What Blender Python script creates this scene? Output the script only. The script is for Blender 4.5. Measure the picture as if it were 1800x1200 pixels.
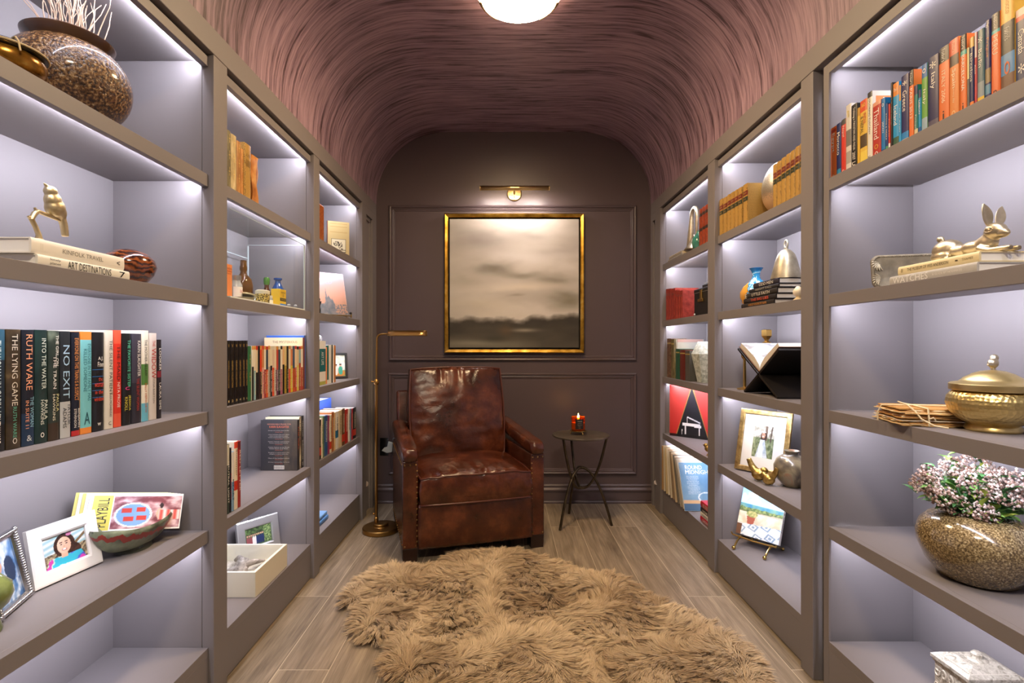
import bpy, bmesh, math, random
from mathutils import Vector, Matrix, noise
import numpy as np

for _o in list(bpy.data.objects):
    bpy.data.objects.remove(_o, do_unlink=True)
C = bpy.context.scene.collection
SC = bpy.context.scene
PI = math.pi
rng = random.Random(7)

# ------------------------------------------------------------------ camera
# metres: x across the room, y down the room, z up; the camera stands at the origin, 1.2 m high
F, CX, CY, EYE = 900.0, 890.0, 607.0, 1.2
cam = bpy.data.cameras.new('camera')
cam.sensor_width = 36.0
cam.lens = 36.0 * F / 1800.0
cam.shift_x = (900.0 - CX) / 1800.0
cam.shift_y = (CY - 600.0) / 1800.0
cam.clip_start = 0.02
camo = bpy.data.objects.new('camera', cam)
C.objects.link(camo)
camo.location = (0, 0, EYE)
camo.rotation_euler = (PI / 2, 0, 0)
SC.camera = camo

# ------------------------------------------------------------------ light and exposure
SC.view_settings.view_transform = 'Standard'
SC.view_settings.look = 'None'
SC.view_settings.gamma = 1.0
SC.view_settings.use_curve_mapping = False
SC.view_settings.exposure = 0.0
w = bpy.data.worlds.new('world')
SC.world = w
w.use_nodes = True
w.node_tree.nodes['Background'].inputs[0].default_value = (1.0, 0.86, 0.74, 1)
w.node_tree.nodes['Background'].inputs[1].default_value = 0.08      # light of the open hall behind the camera
LED_POWER = 120.0
CEIL_POWER = 130.0
PICTURE_POWER = 7.0
cy = SC.cycles
cy.use_denoising = True
cy.max_bounces = 6
cy.diffuse_bounces = 4
cy.glossy_bounces = 3
cy.transmission_bounces = 6
cy.transparent_max_bounces = 16
cy.caustics_reflective = False
cy.caustics_refractive = False
cy.sample_clamp_indirect = 4.0
cy.use_adaptive_sampling = True
cy.adaptive_threshold = 0.02

def area(name, loc, rot, sx, sy, power, col):
    l = bpy.data.lights.new(name, 'AREA')
    l.shape = 'RECTANGLE'
    l.size, l.size_y, l.energy, l.color = sx, sy, power, col
    o = bpy.data.objects.new(name, l)
    C.objects.link(o)
    o.location, o.rotation_euler = loc, rot
    return o

# ------------------------------------------------------------------ helpers: points
def atY(px, py, Y):            # the point at depth Y that the pixel looks at
    return Vector(((px - CX) * Y / F, Y, EYE + (CY - py) * Y / F))

def onZ(px, py, z):            # the point at height z
    Y = F * (EYE - z) / (py - CY)
    return Vector(((px - CX) * Y / F, Y, z))

def yX(px, X):                 # the depth where the plane x = X is seen at px
    return F * X / (px - CX)

# ------------------------------------------------------------------ helpers: colour and materials
def lin(c):
    if isinstance(c, str):
        c = c.lstrip('#')
        c = tuple(int(c[i:i + 2], 16) / 255 for i in (0, 2, 4))
    return tuple(x / 12.92 if x <= 0.04045 else ((x + 0.055) / 1.055) ** 2.4 for x in c)

_mats = {}
def mat(col, rough=0.55, metal=0.0, name=None, spec=None, coat=0.0, bump=None, emit=0.0, trans=0.0, ior=None, sheen=0.0):
    """a plain surface; bump = (scale, strength, distance, detail)"""
    key = (str(col), rough, metal, name, spec, coat, bump, emit, trans, ior, sheen)
    if key in _mats:
        return _mats[key]
    m = bpy.data.materials.new(name or 'paint')
    m.use_nodes = True
    nt = m.node_tree
    b = nt.nodes['Principled BSDF']
    b.inputs['Base Color'].default_value = (*lin(col), 1)
    b.inputs['Roughness'].default_value = rough
    b.inputs['Metallic'].default_value = metal
    if spec is not None: b.inputs['Specular IOR Level'].default_value = spec
    if coat: b.inputs['Coat Weight'].default_value = coat; b.inputs['Coat Roughness'].default_value = 0.12
    if emit:
        b.inputs['Emission Color'].default_value = (*lin(col), 1)
        b.inputs['Emission Strength'].default_value = emit
    if trans: b.inputs['Transmission Weight'].default_value = trans
    if ior: b.inputs['IOR'].default_value = ior
    if sheen: b.inputs['Sheen Weight'].default_value = sheen
    if bump:
        tc = nt.nodes.new('ShaderNodeTexCoord')
        n = nt.nodes.new('ShaderNodeTexNoise')
        n.inputs['Scale'].default_value = bump[0]
        n.inputs['Detail'].default_value = bump[3] if len(bump) > 3 else 4
        bp = nt.nodes.new('ShaderNodeBump')
        bp.inputs['Strength'].default_value = bump[1]
        bp.inputs['Distance'].default_value = bump[2]
        nt.links.new(tc.outputs['Object'], n.inputs['Vector'])
        nt.links.new(n.outputs['Fac'], bp.inputs['Height'])
        nt.links.new(bp.outputs['Normal'], b.inputs['Normal'])
    _mats[key] = m
    return m

def mottled(name, stops, scale=30, rough=0.4, metal=0.0, bump=0.0, stretch=(1, 1, 1), detail=6, coat=0.0, dist=0.0, gen=False, bdist=0.004, warp=0.0):
    """noise run through a colour ramp; stops = [(pos, colour), ...]"""
    m = bpy.data.materials.new(name)
    m.use_nodes = True
    nt = m.node_tree
    N, L = nt.nodes, nt.links
    b = N['Principled BSDF']
    b.inputs['Roughness'].default_value = rough
    b.inputs['Metallic'].default_value = metal
    if coat: b.inputs['Coat Weight'].default_value = coat; b.inputs['Coat Roughness'].default_value = 0.08
    tc = N.new('ShaderNodeTexCoord')
    mp = N.new('ShaderNodeMapping')
    mp.inputs['Scale'].default_value = stretch
    n = N.new('ShaderNodeTexNoise')
    n.inputs['Scale'].default_value = scale
    n.inputs['Detail'].default_value = detail
    n.inputs['Distortion'].default_value = warp
    r = N.new('ShaderNodeValToRGB')
    els = r.color_ramp.elements
    while len(els) < len(stops): els.new(0.5)
    for e, (p, c) in zip(els, stops):
        e.position = p; e.color = (*lin(c), 1)
    L.new(tc.outputs['Generated' if gen else 'Object'], mp.inputs[0])
    L.new(mp.outputs[0], n.inputs['Vector'])
    L.new(n.outputs['Fac'], r.inputs[0])
    L.new(r.outputs[0], b.inputs['Base Color'])
    if bump:
        bp = N.new('ShaderNodeBump')
        bp.inputs['Strength'].default_value = bump
        bp.inputs['Distance'].default_value = bdist
        L.new(n.outputs['Fac'], bp.inputs['Height'])
        L.new(bp.outputs[0], b.inputs['Normal'])
    return m

def attr_mat(name, rough=0.45, coat=0.0):
    m = bpy.data.materials.new(name)
    m.use_nodes = True
    nt = m.node_tree
    a = nt.nodes.new('ShaderNodeAttribute')
    a.attribute_name = 'Col'
    b = nt.nodes['Principled BSDF']
    b.inputs['Roughness'].default_value = rough
    if coat: b.inputs['Coat Weight'].default_value = coat
    nt.links.new(a.outputs['Color'], b.inputs['Base Color'])
    return m

def glass_mat(name, col=(0.985, 0.99, 0.988), rough=0.0, thin=True, tint=0.9):
    """thin clear pane: mostly see-through with a glossy reflection, or a thick coloured glass"""
    m = bpy.data.materials.new(name)
    m.use_nodes = True
    nt = m.node_tree
    N, L = nt.nodes, nt.links
    out = N['Material Output']
    N.remove(N['Principled BSDF'])
    t = N.new('ShaderNodeBsdfTransparent'); t.inputs[0].default_value = (*col, 1)
    g = N.new('ShaderNodeBsdfGlossy'); g.inputs['Roughness'].default_value = rough
    f = N.new('ShaderNodeLayerWeight'); f.inputs[0].default_value = 0.25
    pw = N.new('ShaderNodeMath'); pw.operation = 'MULTIPLY_ADD'; pw.inputs[1].default_value = 0.30; pw.inputs[2].default_value = 0.02
    L.new(f.outputs['Facing'], pw.inputs[0])
    pq = N.new('ShaderNodeMath'); pq.operation = 'POWER'; pq.inputs[1].default_value = 1.6; L.new(pw.outputs[0], pq.inputs[0])
    mx = N.new('ShaderNodeMixShader')
    L.new(pq.outputs[0], mx.inputs[0]); L.new(t.outputs[0], mx.inputs[1]); L.new(g.outputs[0], mx.inputs[2])
    L.new(mx.outputs[0], out.inputs[0])
    return m

# ------------------------------------------------------------------ helpers: meshes
class MB:
    """collects geometry and links it as one mesh object"""
    def __init__(self):
        self.v, self.f, self.m = [], [], []
    def add(self, vs, fs, mi=0):
        b = len(self.v)
        self.v += [tuple(x) for x in vs]
        for f in fs:
            self.f.append(tuple(b + i for i in f)); self.m.append(mi)
        return self
    def box(self, lo, hi, mi=0, M=None):
        x0, y0, z0 = lo; x1, y1, z1 = hi
        vs = [Vector(p) for p in ((x0, y0, z0), (x1, y0, z0), (x1, y1, z0), (x0, y1, z0), (x0, y0, z1), (x1, y0, z1), (x1, y1, z1), (x0, y1, z1))]
        if M is not None: vs = [M @ p for p in vs]
        return self.add(vs, [(0, 3, 2, 1), (4, 5, 6, 7), (0, 1, 5, 4), (1, 2, 6, 5), (2, 3, 7, 6), (3, 0, 4, 7)], mi)
    def lathe(self, prof, n=40, c=(0, 0, 0), mi=0, cap0=True, cap1=True, sx=1, sy=1, M=None, a0=0.0, a1=2 * PI):
        full = abs(a1 - a0 - 2 * PI) < 1e-6
        k = n if full else n + 1
        vs, fs = [], []
        for r, z in prof:
            for i in range(k):
                a = a0 + (a1 - a0) * i / n
                p = Vector((c[0] + r * sx * math.cos(a), c[1] + r * sy * math.sin(a), c[2] + z))
                vs.append(M @ p if M is not None else p)
        for j in range(len(prof) - 1):
            for i in range(n):
                i2 = (i + 1) % k
                fs.append((j * k + i, j * k + i2, (j + 1) * k + i2, (j + 1) * k + i))
        if full:
            if cap0 and prof[0][0] > 1e-5: fs.append(tuple(reversed(range(k))))
            if cap1 and prof[-1][0] > 1e-5: fs.append(tuple((len(prof) - 1) * k + i for i in range(k)))
        return self.add(vs, fs, mi)
    def tube(self, pts, r, n=10, mi=0, caps=True, closed=False):
        pts = [Vector(p) for p in pts]
        rs = r if isinstance(r, (list, tuple)) else [r] * len(pts)
        m = len(pts)
        vs, fs = [], []
        up = None
        for i, p in enumerate(pts):
            a = pts[(i - 1) % m] if (closed or i > 0) else p
            b = pts[(i + 1) % m] if (closed or i < m - 1) else p
            t = (b - a)
            t = t.normalized() if t.length > 1e-9 else Vector((0, 0, 1))
            if up is None:
                up = Vector((0, 0, 1)) if abs(t.z) < 0.9 else Vector((1, 0, 0))
            s = t.cross(up)
            s = s.normalized() if s.length > 1e-6 else t.orthogonal().normalized()
            up = s.cross(t).normalized()
            for k in range(n):
                an = 2 * PI * k / n
                vs.append(p + (s * math.cos(an) + up * math.sin(an)) * rs[i])
        for i in range(m if closed else m - 1):
            for k in range(n):
                k2 = (k + 1) % n
                i2 = (i + 1) % m
                fs.append((i * n + k, i * n + k2, i2 * n + k2, i2 * n + k))
        if caps and not closed:
            fs.append(tuple(reversed(range(n))))
            fs.append(tuple((m - 1) * n + k for k in range(n)))
        return self.add(vs, fs, mi)
    def ball(self, c, r, n=16, mi=0, s=(1, 1, 1), M=None):
        c = Vector(c)
        vs, fs = [], []
        h = n // 2
        for j in range(h + 1):
            th = PI * j / h
            for i in range(n):
                a = 2 * PI * i / n
                p = Vector((r * s[0] * math.sin(th) * math.cos(a), r * s[1] * math.sin(th) * math.sin(a), -r * s[2] * math.cos(th)))
                if M is not None: p = M @ p
                vs.append(c + p)
        for j in range(h):
            for i in range(n):
                i2 = (i + 1) % n
                fs.append((j * n + i, j * n + i2, (j + 1) * n + i2, (j + 1) * n + i))
        return self.add(vs, fs, mi)
    def prism(self, poly, d, mi=0, M=None):
        """poly in the x-z plane, pushed from y = 0 to y = d"""
        n = len(poly)
        vs = [Vector((x, 0, z)) for x, z in poly] + [Vector((x, d, z)) for x, z in poly]
        if M is not None: vs = [M @ p for p in vs]
        fs = [tuple(range(n)), tuple(reversed(range(n, 2 * n)))]
        fs += [(i, i + n, (i + 1) % n + n, (i + 1) % n) for i in range(n)]
        return self.add(vs, fs, mi)
    def surf(self, fn, nu, nv, mi=0, closeu=False):
        k = nu if closeu else nu + 1
        vs = [fn(i / nu, j / nv) for j in range(nv + 1) for i in range(k)]
        fs = [(j * k + i, j * k + (i + 1) % k, (j + 1) * k + (i + 1) % k, (j + 1) * k + i) for j in range(nv) for i in range(nu)]
        return self.add(vs, fs, mi)
    def build(self, name, mats, parent=None, smooth=False, angle=35, bevel=0.0, weld=True, seg=2, subsurf=0, fixn=True):
        me = bpy.data.meshes.new(name)
        me.from_pydata(self.v, [], self.f)
        if not isinstance(mats, (list, tuple)): mats = [mats]
        for x in mats: me.materials.append(x)
        if len(mats) > 1: me.polygons.foreach_set('material_index', self.m)
        bm = bmesh.new(); bm.from_mesh(me)
        if weld: bmesh.ops.remove_doubles(bm, verts=bm.verts, dist=1e-6)
        if fixn: bmesh.ops.recalc_face_normals(bm, faces=bm.faces)
        bm.to_mesh(me); bm.free()
        if smooth:
            me.polygons.foreach_set('use_smooth', [True] * len(me.polygons))
            if angle is not None:
                me.set_sharp_from_angle(angle=math.radians(angle))
        me.update()
        o = bpy.data.objects.new(name, me)
        C.objects.link(o)
        if bevel:
            md = o.modifiers.new('bevel', 'BEVEL')
            md.width = bevel; md.segments = seg; md.limit_method = 'ANGLE'; md.angle_limit = math.radians(40)
        if subsurf:
            md = o.modifiers.new('sub', 'SUBSURF'); md.levels = md.render_levels = subsurf
        if parent is not None: o.parent = parent
        return o

def thing(name, label, cat, loc=(0, 0, 0), rz=0.0, group=None):
    o = bpy.data.objects.new(name, None)
    C.objects.link(o)
    o.empty_display_size = 0.05
    o.location = loc
    o.rotation_euler = (0, 0, rz)
    o['label'] = label; o['category'] = cat
    if group: o['group'] = group
    return o

def tag(o, label, cat, group=None):
    o['label'] = label; o['category'] = cat
    if group: o['group'] = group
    return o

def struct(o):
    o['kind'] = 'structure'
    return o

def painted(name, w, h, nu, nv, fn, material, parent, M):
    """a flat picture w x h in its own x-y plane, coloured point by point by fn(u, v) (v up), placed by M"""
    me = bpy.data.meshes.new(name)
    vs = [M @ Vector((w * i / nu, h * j / nv, 0)) for j in range(nv + 1) for i in range(nu + 1)]
    k = nu + 1
    fs = [(j * k + i, j * k + i + 1, (j + 1) * k + i + 1, (j + 1) * k + i) for j in range(nv) for i in range(nu)]
    me.from_pydata(vs, [], fs)
    ca = me.color_attributes.new('Col', 'FLOAT_COLOR', 'POINT')
    buf = []
    for j in range(nv + 1):
        for i in range(nu + 1):
            buf += [*lin(fn(i / nu, j / nv)), 1.0]
    ca.data.foreach_set('color', buf)
    me.materials.append(material)
    o = bpy.data.objects.new(name, me)
    C.objects.link(o)
    if parent is not None: o.parent = parent
    return o

_fontob = None
def text_mesh(s):
    global _fontob
    if _fontob is None:
        cu = bpy.data.curves.new('lettering', 'FONT')
        cu.resolution_u = 2
        _fontob = bpy.data.objects.new('lettering', cu)
        C.objects.link(_fontob)
    _fontob.data.body = s
    dg = bpy.context.evaluated_depsgraph_get()
    dg.update()
    return bpy.data.meshes.new_from_object(_fontob.evaluated_get(dg))

def lettering(name, s, w, h, material, parent, M, bold=0.0, slant=0.0):
    """words fitted into a box w x h centred on M's origin, in M's x-y plane"""
    me = text_mesh(s)
    me.name = name
    n = len(me.vertices)
    co = np.empty(n * 3, np.float32)
    me.vertices.foreach_get('co', co)
    co = co.reshape(n, 3)
    lo, hi = co.min(0), co.max(0)
    sz = np.maximum(hi - lo, 1e-6)
    co = (co - (lo + hi) / 2)
    co[:, 0] *= w / sz[0]; co[:, 1] *= h / sz[1]
    if slant: co[:, 0] += co[:, 1] * slant
    R = np.array(M.to_3x3(), np.float32); t = np.array(M.translation, np.float32)
    co = co @ R.T + t
    me.vertices.foreach_set('co', co.ravel())
    me.materials.clear(); me.materials.append(material)
    me.update()
    o = bpy.data.objects.new(name, me)
    C.objects.link(o)
    if parent is not None: o.parent = parent
    return o

def frame_M(o, x, y):
    """matrix with origin o, x axis x, y axis y (both made unit length and square)"""
    x = Vector(x).normalized(); y = Vector(y); y = (y - x * y.dot(x)).normalized()
    z = x.cross(y)
    M = Matrix((x, y, z)).transposed().to_4x4()
    M.translation = Vector(o)
    return M
# ================================================================== THE ROOM
XL, XR, YB = 0.99, 1.10, 3.90            # bookcase faces and the back wall
XLF, XRF = 1.008, 1.118                  # shelf nosings, set back
DL, DR = 1.33, 1.43                     # backs of the bookcases
Y0 = -2.0
ZS = [0.179, 0.576, 0.977, 1.377, 1.778]  # shelf tops, lowest first
ZRAIL, ZCROWN, ZTOP = 2.142, 2.186, 2.272

PAINT = mat('#7f797a', 0.5, name='mauve_paint', bump=(420, 0.04, 0.0008))
GAP = mat('#0c0a09', 0.9, name='shadow_gap')

# floor: oak planks running down the room
def floor_material():
    m = bpy.data.materials.new('oak_planks'); m.use_nodes = True
    nt = m.node_tree; N, L = nt.nodes, nt.links
    b = N['Principled BSDF']
    tc = N.new('ShaderNodeTexCoord')
    sep = N.new('ShaderNodeSeparateXYZ'); L.new(tc.outputs['Object'], sep.inputs[0])
    comb = N.new('ShaderNodeCombineXYZ')
    L.new(sep.outputs['Y'], comb.inputs['X']); L.new(sep.outputs['X'], comb.inputs['Y'])
    br = N.new('ShaderNodeTexBrick')
    br.offset = 0.37; br.squash = 1.0
    br.inputs['Scale'].default_value = 1.0
    br.inputs['Brick Width'].default_value = 1.5
    br.inputs['Row Height'].default_value = 0.19
    br.inputs['Mortar Size'].default_value = 0.0013
    br.inputs['Mortar Smooth'].default_value = 0.1
    br.inputs['Bias'].default_value = 0.0
    br.inputs['Color1'].default_value = (0.0, 0.0, 0.0, 1)
    br.inputs['Color2'].default_value = (1.0, 1.0, 1.0, 1)
    br.inputs['Mortar'].default_value = (0.5, 0.5, 0.5, 1)
    mo = N.new('ShaderNodeMapping'); mo.inputs['Location'].default_value = (0.55, 0.085, 0)
    L.new(comb.outputs[0], mo.inputs[0]); L.new(mo.outputs[0], br.inputs['Vector'])
    # grain
    mp = N.new('ShaderNodeMapping'); mp.inputs['Scale'].default_value = (42, 2.2, 1)
    L.new(tc.outputs['Object'], mp.inputs[0])
    addv = N.new('ShaderNodeVectorMath'); addv.operation = 'ADD'
    sc = N.new('ShaderNodeVectorMath'); sc.operation = 'SCALE'; sc.inputs['Scale'].default_value = 23.0
    L.new(br.outputs['Color'], sc.inputs[0]); L.new(mp.outputs[0], addv.inputs[0]); L.new(sc.outputs[0], addv.inputs[1])
    n1 = N.new('ShaderNodeTexNoise'); n1.inputs['Scale'].default_value = 1.0; n1.inputs['Detail'].default_value = 9; n1.inputs['Roughness'].default_value = 0.65; n1.inputs['Distortion'].default_value = 0.8
    L.new(addv.outputs[0], n1.inputs['Vector'])
    mp2 = N.new('ShaderNodeMapping'); mp2.inputs['Scale'].default_value = (190, 7, 1)
    L.new(tc.outputs['Object'], mp2.inputs[0])
    n2 = N.new('ShaderNodeTexNoise'); n2.inputs['Scale'].default_value = 1.0; n2.inputs['Detail'].default_value = 4
    L.new(mp2.outputs[0], n2.inputs['Vector'])
    mp3 = N.new('ShaderNodeMapping'); mp3.inputs['Scale'].default_value = (8, 1.3, 1)
    L.new(tc.outputs['Object'], mp3.inputs[0])
    av3 = N.new('ShaderNodeVectorMath'); av3.operation = 'ADD'; L.new(mp3.outputs[0], av3.inputs[0]); L.new(sc.outputs[0], av3.inputs[1])
    n3 = N.new('ShaderNodeTexNoise'); n3.inputs['Scale'].default_value = 1.0; n3.inputs['Detail'].default_value = 3; n3.inputs['Distortion'].default_value = 1.2
    L.new(av3.outputs[0], n3.inputs['Vector'])
    def mth(op, a, b_):
        q = N.new('ShaderNodeMath'); q.operation = op
        for k, x in enumerate((a, b_)):
            if isinstance(x, (int, float)): q.inputs[k].default_value = x
            else: L.new(x, q.inputs[k])
        return q.outputs[0]
    s = mth('ADD', mth('ADD', mth('MULTIPLY', n1.outputs['Fac'], 0.46), mth('MULTIPLY', n2.outputs['Fac'], 0.2)), mth('MULTIPLY', n3.outputs['Fac'], 0.34))
    s = mth('ADD', s, mth('MULTIPLY', mth('SUBTRACT', br.outputs['Color'], 0.5), 0.10))
    r = N.new('ShaderNodeValToRGB')
    e = r.color_ramp.elements
    e[0].position = 0.33; e[0].color = (*lin('#5f5243'), 1)
    e[1].position = 0.68; e[1].color = (*lin('#bcaa8e'), 1)
    q = e.new(0.45); q.color = (*lin('#837561'), 1)
    q = e.new(0.55); q.color = (*lin('#9b8b76'), 1)
    L.new(s, r.inputs[0])
    mx = N.new('ShaderNodeMixRGB'); mx.inputs[2].default_value = (*lin('#d6c8ae'), 1)
    L.new(br.outputs['Fac'], mx.inputs[0]); L.new(r.outputs[0], mx.inputs[1])
    L.new(mx.outputs[0], b.inputs['Base Color'])
    b.inputs['Roughness'].default_value = 0.42
    bp = N.new('ShaderNodeBump'); bp.inputs['Strength'].default_value = 0.12; bp.inputs['Distance'].default_value = 0.002
    L.new(n2.outputs['Fac'], bp.inputs['Height']); L.new(bp.outputs[0], b.inputs['Normal'])
    return m
FLOORM = floor_material()
struct(MB().box((-1.5, Y0, -0.06), (1.6, YB + 0.1, 0.0)).build('floor', FLOORM))

# ceiling: rounded vault papered in a dragged plum paper (strokes run around the curve)
def vault_profile(n=14):
    top, R = 2.825, 0.553
    pts = [(-XL, ZTOP)]
    def q(t, a=1.0):
        e = 2 / 2.15
        c, s = math.cos(t), math.sin(t)
        return abs(c) ** e, abs(s) ** e
    for i in range(1, n + 1):
        c, s = q(PI / 2 * i / n)
        pts.append((-XL + R * 1.02 - R * 1.02 * c, ZTOP + (top - ZTOP) * s))
    for i in range(n, 0, -1):
        c, s = q(PI / 2 * i / n)
        pts.append((XR - R * 1.02 + R * 1.02 * c, ZTOP + (top - ZTOP) * s))
    pts.append((XR, ZTOP))
    return pts
def ceiling_material():
    m = bpy.data.materials.new('dragged_plum_paper'); m.use_nodes = True
    nt = m.node_tree; N, L = nt.nodes, nt.links
    b = N['Principled BSDF']
    uv = N.new('ShaderNodeUVMap'); uv.uv_map = 'UVMap'
    def streak(sx, sy, det, dist):
        mp = N.new('ShaderNodeMapping'); mp.inputs['Scale'].default_value = (sx, sy, 1)
        L.new(uv.outputs[0], mp.inputs[0])
        n = N.new('ShaderNodeTexNoise'); n.inputs['Scale'].default_value = 1.0; n.inputs['Detail'].default_value = det; n.inputs['Distortion'].default_value = dist
        n.inputs['Roughness'].default_value = 0.6
        L.new(mp.outputs[0], n.inputs['Vector'])
        return n.outputs['Fac']
    a, c, d = streak(2.4, 46, 9, 0.9), streak(7, 170, 6, 0.6), streak(1.0, 3.2, 4, 1.2)
    def mth(op, x, y):
        q = N.new('ShaderNodeMath'); q.operation = op
        for k, z in enumerate((x, y)):
            if isinstance(z, (int, float)): q.inputs[k].default_value = z
            else: L.new(z, q.inputs[k])
        return q.outputs[0]
    s = mth('ADD', mth('ADD', mth('MULTIPLY', a, 0.55), mth('MULTIPLY', c, 0.25)), mth('MULTIPLY', d, 0.2))
    r = N.new('ShaderNodeValToRGB'); e = r.color_ramp.elements
    e[0].position = 0.40; e[0].color = (*lin('#453139'), 1)
    e[1].position = 0.585; e[1].color = (*lin('#a98d9b'), 1)
    q = e.new(0.475); q.color = (*lin('#856c7b'), 1)
    L.new(s, r.inputs[0]); L.new(r.outputs[0], b.inputs['Base Color'])
    b.inputs['Roughness'].default_value = 0.5
    bp = N.new('ShaderNodeBump'); bp.inputs['Strength'].default_value = 0.2; bp.inputs['Distance'].default_value = 0.002
    L.new(s, bp.inputs['Height']); L.new(bp.outputs[0], b.inputs['Normal'])
    return m
def build_ceiling():
    prof = vault_profile()
    me = bpy.data.meshes.new('ceiling')
    ys = [Y0, 0.5, 1.5, 2.5, 3.2, YB + 0.02]
    vs, fs, acc = [], [], [0.0]
    for (a, b) in zip(prof, prof[1:]):
        acc.append(acc[-1] + math.hypot(b[0] - a[0], b[1] - a[1]))
    for y in ys:
        vs += [(x, y, z) for x, z in prof]
    k = len(prof)
    for j in range(len(ys) - 1):
        for i in range(k - 1):
            fs.append((j * k + i, (j + 1) * k + i, (j + 1) * k + i + 1, j * k + i + 1))
    # the slab above, so that the vault is a solid
    b = len(vs)
    vs += [(-1.6, ys[0], ZTOP), (-1.6, ys[0], 3.0), (1.7, ys[0], 3.0), (1.7, ys[0], ZTOP), (-1.6, ys[-1], ZTOP), (-1.6, ys[-1], 3.0), (1.7, ys[-1], 3.0), (1.7, ys[-1], ZTOP)]
    fs += [(b, b + 4, b + 5, b + 1), (b + 1, b + 5, b + 6, b + 2), (b + 2, b + 6, b + 7, b + 3)]
    me.from_pydata(vs, [], fs)
    uv = me.uv_layers.new(name='UVMap')
    for p in me.polygons:
        for li in p.loop_indices:
            vi = me.loops[li].vertex_index
            uv.data[li].uv = (acc[vi % k], vs[vi][1]) if vi < b else (0, 0)
        p.use_smooth = max(p.vertices) < b
    me.materials.append(ceiling_material())
    o = bpy.data.objects.new('ceiling', me); C.objects.link(o)
    return struct(o)
build_ceiling()

# walls
WALLM = mat('#5a4d50', 0.36, name='plum_wall_paint', bump=(420, 0.04, 0.0008))
struct(MB().box((-1.6, YB, 0), (1.7, YB + 0.12, 3.0)).build('wall_back', WALLM))
struct(MB().box((-1.48, Y0, 0), (-DL - 0.022, YB, ZTOP + 0.02)).build('wall_left', WALLM))
struct(MB().box((DR + 0.022, Y0, 0), (1.56, YB, ZTOP + 0.02)).build('wall_right', WALLM))

def moulding_frame(name, x0, z0, x1, z1, w, y, prof):
    """picture-frame moulding on the back wall; prof = [(0..1 across, projection)]"""
    mb = MB()
    cs = [(x0, z0), (x1, z0), (x1, z1), (x0, z1)]
    ins = [(1, 1), (-1, 1), (-1, -1), (1, -1)]
    rows = [[(cx + ix * w * t, y - d, cz + iz * w * t) for (cx, cz), (ix, iz) in zip(cs, ins)] for t, d in prof]
    vs = [p for r in rows for p in r]
    fs = []
    for j in range(len(rows) - 1):
        for i in range(4):
            i2 = (i + 1) % 4
            fs.append((j * 4 + i, j * 4 + i2, (j + 1) * 4 + i2, (j + 1) * 4 + i))
    mb.add(vs, fs)
    return struct(mb.build(name, WALLM))
PROF = [(0, 0), (0, 0.016), (0.18, 0.022), (0.36, 0.018), (0.45, 0.010), (0.62, 0.012), (0.72, 0.007), (0.9, 0.006), (1, 0)]
u = YB / F
def wx(px): return (px - CX) * u
def wz(py): return EYE + (CY - py) * u
moulding_frame('trim_1', wx(684.5), wz(633.5), wx(1118), wz(361.5), 0.043, YB, PROF)
moulding_frame('trim_2', wx(683.5), wz(832.5), wx(1118), wz(655.5), 0.043, YB, PROF)
# baseboard
bp = [(0, 0), (0.016, 0), (0.016, 0.012), (0.010, 0.022), (0.014, 0.024), (0.014, 0.090), (0.022, 0.096), (0.022, 0.108), (0.012, 0.120), (0.012, 0.132), (0.016, 0.136), (0.010, 0.146), (0, 0.146)]
mb = MB()
mb.prism([(-d, z) for d, z in bp], XR + XL, M=Matrix.Translation((-XL, YB, 0)) @ Matrix(((0, 1, 0, 0), (1, 0, 0, 0), (0, 0, 1, 0), (0, 0, 0, 1))))
struct(mb.build('baseboard_back', WALLM))

# crown rails, face posts, pilasters
def side(s):     # s = -1: lamp side, +1: table side
    return dict(s=s, face=XL if s < 0 else XR, nose=XLF if s < 0 else XRF, back=DL if s < 0 else DR)
LEFT, RIGHT = side(-1), side(1)
def sbox(mb, S, x0, x1, y0, y1, z0, z1, mi=0):
    a, b = S['s'] * x0, S['s'] * x1
    return mb.box((min(a, b), y0, z0), (max(a, b), y1, z1), mi)
tn = [2]
def trim(mb, **k):
    tn[0] += 1
    return struct(mb.build('trim_%d' % tn[0], PAINT, bevel=k.get('bevel', 0.002)))
POSTS = {-1: [(0.826, 0.912), (1.733, 1.817), (2.636, 2.716)], 1: [(0.88, 0.965), (1.837, 1.913), (2.705, 2.797)]}
ENDS = {-1: 3.520, 1: 3.660}
for S in (LEFT, RIGHT):
    s, f = S['s'], S['face']
    trim(sbox(MB(), S, f, f + 0.12, Y0, YB, ZCROWN, ZTOP + 0.012))            # crown rail
    for (a, b) in POSTS[s]:
        trim(sbox(MB(), S, f, f + 0.04, a, b, 0, ZCROWN - 0.0015))
    trim(sbox(MB(), S, f, f + 0.04, Y0, POSTS[s][0][0] - 0.01, 0, ZCROWN))    # plain filler beside the camera
    # end pilaster with a sunk panel
    e = ENDS[s]
    p0, p1 = (3.62, 3.79) if s < 0 else (3.785, 3.850)
    mb = MB()
    sbox(mb, S, f, f + 0.04, e, p0, 0, ZCROWN)
    sbox(mb, S, f, f + 0.04, p1, YB, 0, ZCROWN)
    sbox(mb, S, f, f + 0.04, p0, p1, 2.13, ZCROWN)
    sbox(mb, S, f + 0.012, f + 0.04, p0, p0 + 0.016, 0, 2.13)
    sbox(mb, S, f + 0.012, f + 0.04, p1 - 0.016, p1, 0, 2.13)
    sbox(mb, S, f + 0.012, f + 0.04, p0, p1, 2.105, 2.13)
    sbox(mb, S, f + 0.026, f + 0.045, p0, p1, 0, 2.13)
    trim(mb, bevel=0)
    sbox_fill = sbox(MB(), S, f + 0.045, S['back'] + 0.02, e + 0.02, YB, 0, ZTOP)
    trim(sbox_fill, bevel=0)

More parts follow.
